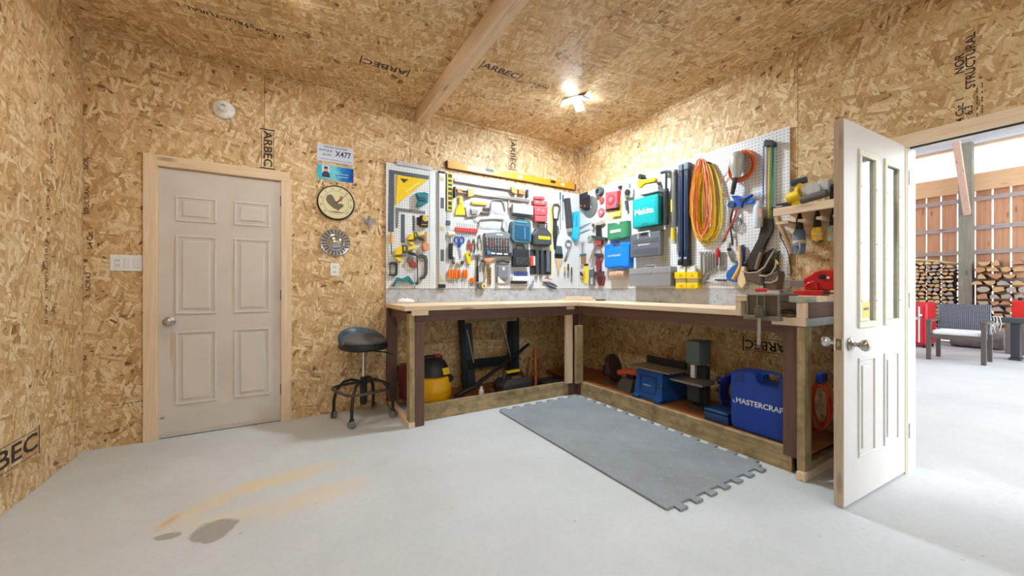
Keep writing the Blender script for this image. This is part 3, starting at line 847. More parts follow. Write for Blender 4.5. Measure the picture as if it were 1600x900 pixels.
G().box(.005, .075, -.006, 0, -.03, .03, Matrix.Translation((.045, -.155, .30)) @ Matrix.Rotation(math.radians(18), 4, 'Z') @ Matrix.Rotation(math.radians(-24), 4, 'X')).out('maker_plate', P((236, 200, 40), .4), sv)
G().box(.0, .05, -.015, .0, .40, .425, Matrix.Translation((.02, -.03, .012))).out('switch', RED(), sv, .004)
for k in range(3):
    a = k * 2.1 + .4
    G().lathe([(0, -.012), (.028, -.012), (.03, 0), (.028, .012), (0, .012)], 16, Matrix.Translation((.15 * math.cos(a), .15 * math.sin(a), .031)) @ Matrix.Rotation(a, 4, 'Z') @ Matrix.Rotation(PI / 2, 4, 'Y')).out('caster', BLACK(), sv, smooth=40)
# vacuum hose and wand running to the right
G().tube([(1.34, 3.30, .10), (1.40, 3.27, .15), (1.52, 3.26, .19), (1.80, 3.36, .30), (2.10, 3.46, .41), (2.32, 3.54, .50)], [.030, .026, .020, .019, .018, .017], 12).out('vacuum_wand', BLACK(), None, smooth=50)
tag(bpy.data.objects['vacuum_wand'], 'long black vacuum wand leaning across the space under the bench', 'vacuum wand')
hp = [(1.26 + .02 * i, 3.34 + .04 * math.sin(i * .9), .105 + .012 * math.sin(i * 1.3)) for i in range(6)]
vh = G().tube([(1.30, 3.22, .112), (1.33, 3.205, .115), (1.365, 3.195, .112), (1.39, 3.20, .108)], .028, 12).out('vacuum_hose', BLACK(), None, smooth=50)
tag(vh, 'short black ribbed hose lying beside the yellow vacuum', 'hose')
for k in range(8): G().tube([(1.302 + k * .009, 3.219 - k * .003, .112), (1.307 + k * .009, 3.217 - k * .003, .112)], .031, 12).out('hose_rib', BLACK(), vh, smooth=40)

# ---- black trestle frame leaning on the wall
tr = empty('steel_stand', (1.88, 3.62, .079)); tag(tr, 'black steel folding stand with two uprights leaning on the back wall', 'stand')
SB = P((34, 38, 44), .4, .3, name='dark_steel_paint')
for x0, x1 in ((-.32, -.18), (.22, .36)):
    M = Matrix.Translation(((x0 + x1) / 2, 0, 0)) @ Matrix.Rotation(math.radians(-5), 4, 'X') @ Matrix.Rotation(math.radians(-2 if x0 < 0 else 3), 4, 'Y')
    G().box(-.03, .07, -.012, .012, .0, .72, M).out('upright', P((58, 66, 76), .4, .3, name='grey_blue_steel_paint'), tr, .006)
    G().box(-.075, -.031, -.05, .012, .0, .72, M).out('flange', SB, tr, .002)
M = Matrix.Rotation(math.radians(-5), 4, 'X')
G().box(-.26, .32, -.036, -.014, .20, .30, M).out('cross_brace', SB, tr, .004)
G().box(-.30, .34, -.06, -.014, .68, .72, M).out('top_rail', TREATED['X'], tr, .004)
G().tube([(-.30, -.05, .62), (-.24, -.085, .28)], .006, 8).out('stay', STEEL(), tr, smooth=40)
G().tube([(.12, -.06, .66), (.20, -.085, .30)], .006, 8).out('stay', STEEL(), tr, smooth=40)

# ---- toolbox, sander block, copper pipe, stakes
tb = empty('toolbox', (1.95, 3.27, .079), .12); tag(tb, 'small grey plastic tool caddy with a yellow handle under the bench', 'toolbox')
G().loft([[(x, y, 0) for x, y in ((-.17, -.09), (.17, -.09), (.17, .09), (-.17, .09))], [(x, y, .10) for x, y in ((-.185, -.10), (.185, -.10), (.185, .10), (-.185, .10))],
          [(x, y, .15) for x, y in ((-.13, -.085), (.15, -.085), (.15, .085), (-.13, .085))]]).out('body', P((66, 66, 68), .55), tb, .008)
G().tube([(-.12, 0, .14), (-.10, 0, .20), (.10, 0, .205), (.13, 0, .14)], .016, 10).out('handle_frame', P((66, 66, 68), .55), tb, smooth=40)
G().box(-.085, .085, -.02, .02, .196, .222).out('grip', YELLOW(), tb, .008)
G().box(-.05, .06, -.075, -.03, .12, .168).out('tray_insert', P((120, 92, 72), .6), tb, .01)
gl = empty('fitting_tray', (1.575, 3.225, .079)); tag(gl, 'small black tray with a white bottle and brass cap under the bench', 'tray')
G().lathe([(0, 0), (.025, 0), (.026, .05), (.014, .065), (.014, .085), (0, .085)], 16, Matrix.Translation((0, 0, .03))).out('bottle', WHITE(), gl, smooth=40)
G().lathe([(0, 0), (.03, 0), (.034, .02), (.03, .04), (0, .045)], 16, Matrix.Translation((.11, .0, .035))).out('brass_cap', P((128, 84, 60), .4, .6), gl, smooth=40)
G().box(-.03, .15, -.03, .03, 0, .03).out('tray', BLACK(), gl, .004)
cp = G().tube([(0, 0, 0), (.004, .01, .42)], .018, 14).out('copper_pipe', P((176, 102, 58), .4, .6), None, smooth=40); cp.location = (2.185, 3.20, .079)
tag(cp, 'upright copper-coloured pipe standing under the bench', 'pipe')
for k, (x, y, dx, dy, nm) in enumerate(((2.25, 3.36, .10, .08, 'thicker'), (2.20, 3.42, .05, .06, 'thinner'))):
    o = G().box(-.014, .014, -.008, .008, 0, .30, Matrix.Rotation(.38 if k == 0 else .25, 4, 'Y') @ Matrix.Rotation(-.1, 4, 'X')).out('wooden_stake', wood('stake_wood_%d' % k, (150, 92, 60), (116, 68, 44), 'Z', knots=False), None, .002)
    o.location = (x, y, .086); tag(o, nm + ' brown wooden stake leaning behind the copper pipe', 'stake')
bx = empty('black_case', (2.385, 3.255, .079), .1); tag(bx, 'flat black case near the corner post under the bench', 'case')
G().box(-.13, .13, -.09, .09, 0, .05).out('body', BLACK(), bx, .01); G().box(-.13, .13, -.09, .09, .052, .075).out('lid', P((44, 46, 52), .4), bx, .01)
rb = empty('red_bucket', (.985, 3.615, .079)); tag(rb, 'dark red bucket behind the left bench leg', 'bucket')
G().lathe([(0, 0), (.075, 0), (.100, .30), (.105, .30), (.105, .315), (.096, .315), (.072, .012), (0, .012)], 28).out('pail', P((96, 24, 22), .4), rb, smooth=40)
G().tube([(-.105, 0, .31), (-.10, -.03, .32), (0, -.06, .335), (.10, -.03, .32), (.105, 0, .31)], .003, 6).out('bail', STEEL(), rb, smooth=40)

# ---- right run, on the lower shelf (top at .136)
SZ = .1365
bs = empty('tile_saw', (2.93, 2.25, SZ)); tag(bs, 'blue benchtop tile saw with a steel table under the right bench', 'saw')
BLU2 = P((30, 84, 160), .4, name='machine_blue')
G().loft([[(x, y, 0) for x, y in ((-.20, -.15), (.17, -.15), (.17, .15), (-.20, .15))], [(x, y, .03) for x, y in ((-.20, -.15), (.17, -.15), (.17, .15), (-.20, .15))], [(x, y, .27) for x, y in ((-.175, -.135), (.15, -.135), (.15, .135), (-.175, .135))]]).out('housing', BLU2, bs, .01)
fm = G()
for a in ((-.09, .09, .20, .215), (-.09, .09, .06, .075), (-.09, -.075, .075, .20), (.075, .09, .075, .20)): fm.box(-.199, -.186, a[0], a[1], a[2], a[3])
fm.out('front_moulding', P((22, 62, 124), .4), bs, .003); G().box(-.205, -.20, -.04, .04, .13, .14).out('lettering_bar', P((160, 180, 210), .5), bs)
G().box(-.22, .20, -.24, .20, .272, .284).out('saw_table', P((150, 132, 108), .4, .5, var=.2), bs, .003)
G().box(.02, .05, -.22, .19, .285, .35).out('fence', BLACK(), bs, .004); G().lathe([(0, 0), (.012, 0), (.014, .02), (0, .024)], 14, Matrix.Translation((-.195, -.145, .16)) @ Matrix.Rotation(PI / 2, 4, 'X')).out('adjuster_knob', CHROME(), bs, smooth=40)
for y in (-.15, .08): G().box(-.225, -.15, y, y + .07, 0, .035).out('foot', BLU2, bs, .008)

bsw = empty('band_saw', (2.93, 1.90, SZ)); tag(bsw, 'small grey-green band saw with a steel table under the right bench', 'saw')
GSAW = P((84, 100, 98), .45, name='machine_grey_green')
G().box(-.06, .09, -.075, .075, 0, .02).out('base', DKGREY(), bsw, .006); G().box(.03, .10, -.05, .05, .02, .34).out('column', P((50, 56, 56), .5), bsw, .008)
G().box(-.07, .10, -.06, .07, .36, .56).out('wheel_cover', GSAW, bsw, .014, seg=3); G().box(-.06, .02, -.05, .06, .05, .21).out('lower_cover', P((48, 54, 54), .5), bsw, .012)
G().box(-.025, -.02, -.006, .006, .24, .36).out('blade', STEEL(), bsw); G().box(-.045, -.03, .0, .035, .25, .37).out('blade_guard', WHITE(), bsw, .002)
G().box(-.16, .10, -.14, .15, .215, .235).out('saw_table', P((140, 138, 134), .35, .6), bsw, .005)

hr = empty('hose_reel', (3.045, 1.585, SZ)); tag(hr, 'coil of blue air hose behind the blue machine case', 'hose')
BH = P((28, 46, 150), .4, name='blue_hose')
for k in range(5):
    g = G(); n_ = 26
    g.tube([(-.10 + k * .028 + .006 * math.sin(j), .14 * math.cos(j * 2 * PI / n_), .175 + (.165 - .004 * k) * math.sin(j * 2 * PI / n_)) for j in range(n_)], .0105, 8, closed=True)
    g.out('hose_turn', BH, hr, smooth=50)
G().lathe([(0, 0), (.05, 0), (.05, .13), (0, .13)], 18, Matrix.Translation((-.10, 0, .175)) @ Matrix.Rotation(PI / 2, 4, 'Y')).out('reel_hub', DKGREY(), hr, smooth=40)
G().tube([(-.10, .11, .27), (-.125, .13, .29), (-.14, .14, .26)], .0105, 8).out('hose_end', BH, hr, smooth=40)
G().tube([(-.14, .14, .26), (-.142, .142, .225)], .008, 8).out('brass_fitting', P((186, 150, 90), .3, .9), hr, smooth=40)

sb = empty('small_case', (2.79, 1.62, SZ), .0); tag(sb, 'low blue box on the shelf left of the blue machine case', 'case')
G().box(-.08, .08, -.09, .09, 0, .065).out('body', P((24, 62, 112), .5), sb, .012); G().box(-.08, .08, -.09, .09, .067, .088).out('lid', P((34, 76, 128), .5), sb, .012)

mc = empty('machine_case', (2.815, 1.315, SZ), 0); tag(mc, 'big blue hard case lettered MASTERCRAFT behind the bench leg', 'case')
MB_ = P((14, 62, 168), .38, name='case_blue')
g = G()
yz = [(-.18, 0), (.17, 0), (.195, .03), (.20, .385), (.17, .415), (.035, .415), (.02, .35), (-.10, .35), (-.115, .415), (-.16, .415), (-.18, .39)]
# outline in the y-z plane, extruded along x (front half and back half of the shell)
M = Matrix(((0, 0, 1, 0), (1, 0, 0, 0), (0, 1, 0, 0), (0, 0, 0, 1)))
G().prism(yz, -.10, -.003, M).out('front_shell', MB_, mc, .014, seg=3); G().prism(yz, .003, .09, M).out('back_shell', P((20, 70, 172), .4), mc, .014, seg=3)
G().tube([(-.02, .03, .37), (-.02, .03, .40), (-.02, -.02, .425), (-.02, -.09, .42), (-.02, -.10, .37)], .012, 10).out('handle', P((24, 84, 190), .35), mc, smooth=40)
for y in (.13, -.16): G().box(-.105, -.08, y - .03, y + .03, .34, .40).out('latch', P((18, 54, 140), .4), mc, .005)
text_obj('MASTERCRAFT', .050, WHITE(), 'maker_lettering', mc, Matrix.Translation((-.1012, .158, .205)) @ Matrix(((0, 0, -1, 0), (-1, 0, 0, 0), (0, 1, 0, 0), (0, 0, 0, 1))), .0004, .98, 'LEFT', True)
g = G().tube([(-.1006, .164, .184), (-.1006, .172, .192), (-.1006, .177, .204)], .004, 6).out('maker_mark', WHITE(), mc)

# angle grinder / circular saw lying at the inner end
cs_ = empty('circular_saw', (2.97, 2.88, SZ), .3); tag(cs_, 'dark circular saw with round guard on the shelf near the corner', 'saw')
G().lathe([(0, -.02), (.14, -.02), (.145, 0), (.14, .02), (0, .02)], 30, Matrix.Translation((0, 0, .150)) @ Matrix.Rotation(math.radians(75), 4, 'X')).out('blade_guard', P((70, 58, 50), .4, .5), cs_, smooth=40)
G().box(-.17, .15, -.13, .05, 0, .012).out('base_plate', P((120, 108, 98), .4, .6), cs_, .003); G().box(-.05, .09, -.04, .11, .05, .17).out('motor', BLACK(), cs_, .02, seg=3)
G().tube([(-.02, .04, .17), (-.03, .03, .235), (.08, .03, .25), (.13, .04, .18)], .018, 10).out('handle', BLACK(), cs_, smooth=40)
hs_ = empty('hand_sander', (2.88, 2.56, SZ), -.1); tag(hs_, 'grey hand sander with an orange grip beside the tile saw', 'sander')
G().loft([[(x, y, 0) for x, y in ((-.12, -.10), (.08, -.10), (.08, .10), (-.12, .10))], [(x, y, .09) for x, y in ((-.07, -.08), (.06, -.08), (.06, .08), (-.07, .08))], [(x, y, .11) for x, y in ((-.05, -.06), (.05, -.06), (.05, .06), (-.05, .06))]]).out('body', P((88, 88, 84), .6), hs_, .006)
G().tube([(-.05, .12, .15), (-.05, .0, .185), (.0, -.08, .175)], .028, 12).out('grip', P((200, 84, 40), .45), hs_, smooth=50)
G().box(-.03, .05, -.05, .05, .111, .16).out('motor_block', BLACK(), hs_, .01)
# orange cord behind the end leg
oc = empty('cord_hank', (3.05, 1.10, SZ)); tag(oc, 'orange extension cord looped behind the bench end leg', 'cord')
for k in range(5):
    n_ = 22
    G().tube([(-.02 + k * .012, .0 + .05 * math.cos(j * 2 * PI / n_) + .01 * math.sin(k * 2), .20 + .15 * math.sin(j * 2 * PI / n_) + .01 * k) for j in range(n_)], .0055, 6, closed=True).out('cord_loop', P((226, 74, 34), .45), oc, smooth=50)
G().box(-.03, .06, -.02, .02, .36, .43).out('plug_block', P((24, 60, 150), .45), oc, .01)

# ---- on the bench top
rg = G()
secs = []
for i, (s_, z) in enumerate(((.9, 0), (1, .012), (.92, .026), (.6, .038), (.2, .042))):
    secs.append([(.085 * s_ * math.cos(a) * (1 + .12 * math.sin(3 * a + i)), .05 * s_ * math.sin(a) * (1 + .15 * math.cos(2 * a + i)), z * (1 + .18 * math.sin(2 * a + 1))) for a in [k * 2 * PI / 24 for k in range(24)]])
o = rg.loft(secs).out('folded_rag', P((240, 240, 240), .8, var=.05), None, smooth=60); o.location = (.955, 3.62, TOPZ + .0005); tag(o, 'crumpled white rag on the left end of the bench top', 'rag')
for k, (x, y, l, w, h_, a, z, nm) in enumerate(((2.93, 3.40, .34, .10, .022, -.72, TOPZ, 'lower wider'), (2.95, 3.42, .30, .07, .022, -.70, TOPZ + .0225, 'upper narrower'))):
    o = G().box(-l / 2, l / 2, -w / 2, w / 2, 0, h_).out('pine_offcut', PINE['X'], None, .002); o.location = (x, y, z + .0005); o.rotation_euler.z = a
    tag(o, nm + ' pine offcut of the two stacked in the bench corner', 'offcut')
o = G().box(-.045, .045, -.035, .035, 0, .02).out('dark_wood_block', wood('dark_block', (112, 96, 78), (84, 70, 54), 'X'), None, .002); o.location = (3.06, 3.17, TOPZ + .0005); tag(o, 'small dark wood block beside the stacked pine offcuts', 'offcut')
# ================================================================ woodshed beyond the open door
FX = 12.1
RC = wood('rough_sawn_boards', (214, 160, 124), (188, 130, 94), 'Z', scale=.6)
GIRT = {a: wood('girt_lumber_' + a.lower(), (186, 170, 164), (160, 142, 136), a) for a in 'XYZ'}
BEAMW = wood('shed_beam_wood', (232, 190, 148), (214, 168, 124), 'Y')
shed_wall = empty('wall_shed', (FX, 0, 0)); tag(shed_wall, kind='structure')
y = -2.2; k = 0
rr = random.Random(11)
while y < 5.6:
    w = .205 + rr.uniform(-.012, .012)
    box_obj('board', RC, 0, .025, y, y + w, .02, 3.42, shed_wall, .002)
    y += w + rr.uniform(.012, .022); k += 1
for z in (.75, 1.30, 1.865, 2.36, 2.95): box_obj('girt', GIRT['Y'], -.04, -.001, -2.2, 5.6, z - .045, z + .045, shed_wall, .002)
box_obj('plate_beam', BEAMW, -.10, -.041, -2.2, 5.6, 3.10, 3.46, shed_wall, .004)
TRANS, ttt, btt = new_mat('translucent_roof_sheet')
btt.inputs['Base Color'].default_value = (.9, .92, .91, 1); btt.inputs['Roughness'].default_value = .4
tl = ttt.new('ShaderNodeBsdfTranslucent'); tl.inputs[0].default_value = (.92, .95, .94, 1)
mx_ = ttt.new('ShaderNodeMixShader'); mx_.inputs[0].default_value = .75
ttt.link(btt.outputs[0], mx_.inputs[1]); ttt.link(tl.outputs[0], mx_.inputs[2])
ttt.link(mx_.outputs[0], ttt.n['Material Output'].inputs['Surface'])
y = -2.2
while y < 5.5:
    box_obj('clear_panel', TRANS, -.02, -.016, y, y + .335, 3.42, 4.12, shed_wall, 0); y += .345
box_obj('top_plate', PINE['Y'], -.14, -.03, -2.2, 5.6, 4.00, 4.08, shed_wall)
box_obj('metal_eave', P((214, 216, 224), .4, .2), -.30, -.16, -2.2, 5.6, 4.05, 4.22, shed_wall)
side = box_obj('wall_shed_side', RC, W + .16, FX + .1, 5.6, 5.65, 0, 4.2, bev=0); tag(side, kind='structure')
roof = empty('roof_shed', (0, 0, 4.22)); tag(roof, kind='structure')
for k in range(9): box_obj('roof_sheet', TRANS if k % 2 else P((206, 208, 214), .45, .2), W + .157 + k * .99, W + .157 + k * .99 + .985, -2.2, 5.7, .0, .03, roof, 0)
post = box_obj('shed_post', wood('grey_post', (150, 146, 130), (118, 114, 100), 'Z', stain=(132, 128, 112)), 11.62, 11.82, 1.735, 1.915, 0, 4.04); tag(post, 'grey square timber post between the two firewood stacks', 'post')
br = G().box(-.05, .05, -.045, .045, 0, 1.55, Matrix.Rotation(math.radians(-34), 4, 'Y')).out('knee_brace', wood('brace_wood', (222, 190, 170), (200, 164, 144), 'Z'), None, .003); br.location = (11.588, 1.79, 2.60); tag(br, 'pale diagonal knee brace from post to shed roof', 'brace')

# ---- firewood
ENDS = []
for i, (a, b2) in enumerate((((222, 186, 136), (190, 146, 96)), ((206, 158, 114), (170, 120, 82)), ((196, 186, 172), (150, 140, 128)), ((232, 206, 160), (206, 170, 120)))):
    m, t, b_ = new_mat('log_end_%d' % i)
    tc = t.new('ShaderNodeTexCoord'); wv = t.new('ShaderNodeTexWave'); wv.wave_type = 'RINGS'; wv.rings_direction = 'X'
    t.link(tc.outputs['Object'], wv.inputs['Vector']); wv.inputs['Scale'].default_value = 14; wv.inputs['Distortion'].default_value = 3
    t.link(t.ramp(wv.outputs['Fac'], [(0, srgb(b2)), (1, srgb(a))]), b_.inputs['Base Color']); b_.inputs['Roughness'].default_value = .8
    ENDS.append(m)
BARK = P((112, 98, 86), .9, var=.35, scale=30, name='bark')
def log_mesh(kind, r_):
    g = G()
    n_ = 9
    if kind == 'round': pts = [(math.cos(a) * .5 * r_.uniform(.93, 1.05), math.sin(a) * .5 * r_.uniform(.86, 1.0)) for a in [k * 2 * PI / 10 for k in range(10)]]
    elif kind == 'half': pts = [(math.cos(a) * .55, math.sin(a) * .62 - .25) for a in [PI * k / 6 for k in range(7)]]
    else: pts = [(r_.uniform(-.58, -.46), r_.uniform(-.42, -.2)), (r_.uniform(.3, .5), r_.uniform(-.48, -.3)), (r_.uniform(.44, .58), r_.uniform(0, .2)), (r_.uniform(-.1, .25), r_.uniform(.42, .56)), (r_.uniform(-.4, -.2), r_.uniform(.2, .42))]
    Mx = Matrix(((0, 0, 1, 0), (1, 0, 0, 0), (0, 1, 0, 0), (0, 0, 0, 1)))
    g.prism(pts, 0, 1, Mx)
    return g.mesh('log_' + kind)
protos = []
rl = random.Random(5)
for kind in ('split', 'split', 'split', 'half', 'round', 'split'):
    base = log_mesh(kind, rl)
    for e in range(4):
        me = base.copy(); me.materials.append(BARK); me.materials.append(ENDS[e])
        for p in me.polygons:
            if abs(p.normal.x) > .9: p.material_index = 1
        protos.append((kind, e, me))
def stack(x0, ya, yb, z1f, cell, where, group, ztop, pal, zlow):
    """rows of logs, end grain towards the doorway; only what can be seen above zlow"""
    rows = []; z = .006
    while z < ztop:
        hh = cell * rl.uniform(.88, 1.08)
        y_ = ya + rl.uniform(0, cell * .5); row = []
        while y_ < yb:
            w = cell * rl.uniform(.85, 1.45)
            if y_ + w > yb + .05: break
            if z + hh * .6 < z1f(y_):
                kind, e, me = rl.choice([p for p in protos if p[1] in pal])
                o = bpy.data.objects.new('firewood_log', me)
                o.scale = (rl.uniform(.36, .44), w * .9, hh * .9)
                o.location = (x0 + rl.uniform(-.035, .035), y_ + w / 2, z + hh / 2)
                o.rotation_euler.x = rl.choice([0, 0, PI]) + rl.uniform(-.07, .07)
                row.append((y_, o, kind, e))
            y_ += w
        if z + hh > zlow: rows.append(row)
        z += hh * .97
    rows = [r for r in rows[::-1] if r]
    cnt = 0
    for i, r in enumerate(rows):
        r.sort(key=lambda q: -q[0])
        for j, (yy, o, kind, e) in enumerate(r):
            link(o); cnt += 1
            tag(o, '%s %s log, %s from left in %s row down, %s by the post' % (('pale cream', 'reddish tan', 'greyed', 'light yellow')[e], {'round': 'round', 'half': 'half-round', 'split': 'split'}[kind], OL[j], OL[i], where), 'firewood', group)
    return cnt
OL = ['first', 'second', 'third', 'fourth', 'fifth', 'sixth', 'seventh', 'eighth', 'ninth', 'tenth'] + ['%dth' % k for k in range(11, 30)]
c1_ = stack(11.66, 1.95, 2.66, lambda y: 1.70 - .25 * max(0, (2.25 - y)), .085, 'left stack', 'small logs stacked left of the shed post', 1.75, (0, 2, 3, 0, 3), .30)
c2_ = stack(11.56, 1.06, 1.70, lambda y: 1.66 + .05 * math.sin(y * 9), .135, 'right stack', 'big logs stacked right of the shed post', 1.70, (0, 1, 1, 2), 0.0)
pl = G().tube([(0, 0, 0), (0, -.36, -.06), (0, -.66, -.13)], .026, 8).out('pole_branch', P((206, 186, 140), .8, var=.2), None, smooth=50); pl.location = (11.76, 2.60, 1.755); tag(pl, 'long pale pole lying on top of the left firewood stack', 'pole')

# ---- wicker armchair with white cushion
def wick():
    m, t, b_ = new_mat('grey_wicker')
    tc = t.new('ShaderNodeTexCoord')
    ck = t.new('ShaderNodeTexChecker'); t.link(tc.outputs['Object'], ck.inputs['Vector']); ck.inputs['Scale'].default_value = 60
    ck.inputs['Color1'].default_value = srgb((104, 104, 108)); ck.inputs['Color2'].default_value = srgb((72, 72, 78))
    t.link(ck.outputs[0], b_.inputs['Base Color']); b_.inputs['Roughness'].default_value = .6
    return m
WICK = wick(); CHF = P((92, 84, 80), .55, name='brown_grey_resin')
ch = empty('wicker_armchair', (8.72, 1.47, -.001), 0); tag(ch, 'grey wicker armchair with a white seat cushion in the shed', 'chair')
# faces -x (towards the doorway); local +x is the back
for (x, y) in ((0, -.30), (0, .25)): box_obj('leg', CHF, x, x + .05, y, y + .05, 0, .60, ch, .004)
for (x, y) in ((.50, -.29), (.50, .24)): box_obj('leg', CHF, x, x + .05, y, y + .05, 0, .42, ch, .004)
box_obj('seat_frame', CHF, .0, .55, -.25, .25, .34, .40, ch, .006)
box_obj('cushion', P((236, 236, 234), .8, var=.04), .03, .50, -.245, .245, .40, .475, ch, .025)
for y in (-.30, .25): box_obj('armrest', CHF, -.01, .56, y - .01, y + .06, .60, .63, ch, .006)
M = Matrix.Translation((.52, 0, .40)) @ Matrix.Rotation(.16, 4, 'Y')
bk = G()
bk.box(0, .03, -.27, .27, 0, .48, M); bk.out('backrest', WICK, ch, .01)
for k in range(27):
    yy = -.265 + k * .53 / 26
    G().tube([M @ Vector((-.004, yy, .01)), M @ Vector((-.007 + .003 * (k % 2), yy, .24)), M @ Vector((-.004, yy, .47))], .0065, 6).out('wicker_strand', P((136, 140, 150), .6), ch, smooth=40)
for k in range(13): G().tube([M @ Vector((-.006 - .005 * (k % 2), -.265, .03 + k * .036)), M @ Vector((-.006 - .005 * ((k + 1) % 2), .265, .03 + k * .036))], .005, 6).out('wicker_weft', P((104, 108, 118), .6), ch, smooth=40)
# ---- red cabinet, table, bench
rc = empty('red_cooler', (10.55, 2.36, -.001), -.05); tag(rc, 'red metal cooler cabinet with white edge trim by the firewood', 'cooler')
REDP = P((206, 22, 40), .3, name='red_enamel')
G().box(-.25, .25, -.30, .32, .05, .86).out('body', REDP, rc, .05, seg=4); G().box(-.262, -.252, -.25, .28, .12, .82).out('door', REDP, rc, .02, seg=3)
G().box(-.275, -.263, -.21, -.185, .10, .78).out('white_trim', WHITE(), rc, .004); G().box(-.28, -.263, -.245, -.20, .60, .64).out('latch', CHROME(), rc, .004)
for x, y in ((-.2, -.25), (-.2, .27), (.2, -.25), (.2, .27)): G().box(x - .02, x + .02, y - .02, y + .02, 0, .05).out('foot', BLACK(), rc)
tbl = empty('side_table', (8.95, 2.14, -.001)); tag(tbl, 'small grey table in front of the red cooler', 'table')
box_obj('table_top', P((176, 166, 158), .6, var=.12), -.25, .30, -.20, .35, .60, .635, tbl, .006)
G().tube([(0, .10, .60), (0, .10, .04)], .03, 12).out('pedestal', GREY(), tbl, smooth=40); G().lathe([(0, 0), (.20, 0), (.19, .025), (.04, .04), (0, .04)], 24, Matrix.Translation((0, .10, 0))).out('base', GREY(), tbl, smooth=40)
bn = empty('sawhorse_bench', (9.9, .98, -.001)); tag(bn, 'dark metal bench with a rope hanging over it at the right edge', 'bench')
box_obj('bench_top', P((72, 78, 80), .5), -.15, .15, -.62, .28, .58, .66, bn, .006)
for y in (.05, -.5): G().box(-.10, .10, y - .045, y + .045, .03, .58).out('leg', P((62, 66, 70), .5), bn, .006); G().box(-.16, .16, y - .06, y + .06, 0, .03).out('foot', P((62, 66, 70), .5), bn, .004)
rp = empty('rope', (9.73, 1.20, .661)); tag(rp, 'tangle of white rope hanging off the dark bench', 'rope')
for k in range(4):
    r_ = random.Random(k)
    G().tube([(.06, -.02 + .03 * k - .03, .008), (-.015, -.03 + .03 * k, .012), (-.028, -.05 + .03 * k, -.10 - .03 * k), (-.035, -.03 + .035 * k, -.22 - .04 * (k % 3)), (-.03, .0 + .03 * k, -.12), (-.026, -.01 + .03 * k, -.02)], .007, 6).out('strand', P((226, 222, 214), .8), rp, smooth=40)
tm = G().lathe([(0, 0), (.19, 0), (.20, .02), (.20, .62), (.19, .64), (0, .64)], 16, Matrix.Rotation(PI / 2, 4, 'X')).out('weathered_round', P((138, 130, 124), .9, var=.3, scale=14), None, smooth=40); tm.location = (11.18, 1.92, .199); tag(tm, 'big weathered grey log lying behind the wicker armchair', 'log')
rj = empty('gas_can', (10.75, 1.10, -.001)); tag(rj, 'red plastic can cut by the right edge of the view', 'can')
G().box(-.10, .10, -.14, .06, .62, .92).out('body', P((222, 40, 34), .4), rj, .02, seg=3); G().lathe([(0, 0), (.03, 0), (.03, .05), (0, .05)], 12, Matrix.Translation((0, -.03, .921))).out('cap', BLACK(), rj)
G().box(-.14, .14, -.20, .12, 0, .619).out('stand', P((120, 112, 106), .8), rj, .01)
# ================================================================ things hung on the walls
class Tool:
    """a thing on a wall; outlines are given as seen in a zoomed view (wall, left, top, zoom) and turned into metres on that wall"""
    def __init__(s, view, name, label, cat, cx, cy, group=None, base=PEG + .0008):
        s.w, s.ox, s.oy, s.k = view; s.base = base
        u, v = wall_uv(s.w, s.ox + cx / s.k, s.oy + cy / s.k, base)
        s.u, s.v = u, v
        s.root = empty(name, mtx=wall_mtx(s.w, u, v, base)); tag(s.root, label, cat, group)
    def pt(s, cx, cy, n=0.0):
        u, v = wall_uv(s.w, s.ox + cx / s.k, s.oy + cy / s.k, s.base + n)
        return (u - s.u, v - s.v)
    def poly(s, name, m, pts, n0, n1, bev=.0012, parent=None):
        return G().prism([s.pt(a, b2, n1) for a, b2 in pts], n0, n1).out(name, m, parent or s.root, bev)
    def rect(s, name, m, x0, y0, x1, y1, n0, n1, bev=.0015, parent=None, seg=2):
        a, b2 = s.pt(x0, y0, n1), s.pt(x1, y1, n1)
        return G().box(min(a[0], b2[0]), max(a[0], b2[0]), min(a[1], b2[1]), max(a[1], b2[1]), n0, n1).out(name, m, parent or s.root, bev, seg=seg)
    def rod(s, name, m, pts, r, seg=8, parent=None, closed=False):
        p3 = [(*s.pt(a, b2, n), n) for a, b2, n in pts]
        return G().tube(p3, r, seg, closed).out(name, m, parent or s.root, smooth=45)
    def rad(s, cx, cy, rp, n): return abs(s.pt(cx, cy - rp, n)[1] - s.pt(cx, cy, n)[1])
    def disc(s, name, m, cx, cy, rp, n0, n1, parent=None, seg=28, bev=.0012, hole=0.0):
        c = s.pt(cx, cy, n1); r = s.rad(cx, cy, rp, n1)
        M = Matrix.Translation((c[0], c[1], 0))
        if hole:
            h_ = r * hole
            g = G().lathe([(h_, n0), (r, n0), (r, n1), (h_, n1), (h_, n0)], seg, M)
            bmesh.ops.delete(g.bm, geom=[f for f in g.bm.faces if len(f.verts) > 4], context='FACES_ONLY')
        else: g = G().lathe([(0, n0), (r, n0), (r, n1), (0, n1)], seg, M)
        return g.out(name, m, parent or s.root, bev, smooth=40)
    def ring(s, name, m, cx, cy, rp, tr, n, parent=None, sq=1.0, seg=26):
        c = s.pt(cx, cy, n); r = s.rad(cx, cy, rp, n)
        return G().tube([(c[0] + r * sq * math.cos(k * 2 * PI / seg), c[1] + r * math.sin(k * 2 * PI / seg), n) for k in range(seg)], tr, 8, True).out(name, m, parent or s.root, smooth=50)
    def text(s, body, cx, cy, size, m, n, sx=1.0, rot=0.0, bold=True, align='CENTER', name='lettering'):
        c = s.pt(cx, cy, n)
        return text_obj(body, size, m, name, s.root, Matrix.Translation((c[0], c[1], n + .0003)) @ Matrix.Rotation(rot, 4, 'Z'), .0003, sx, align, bold)
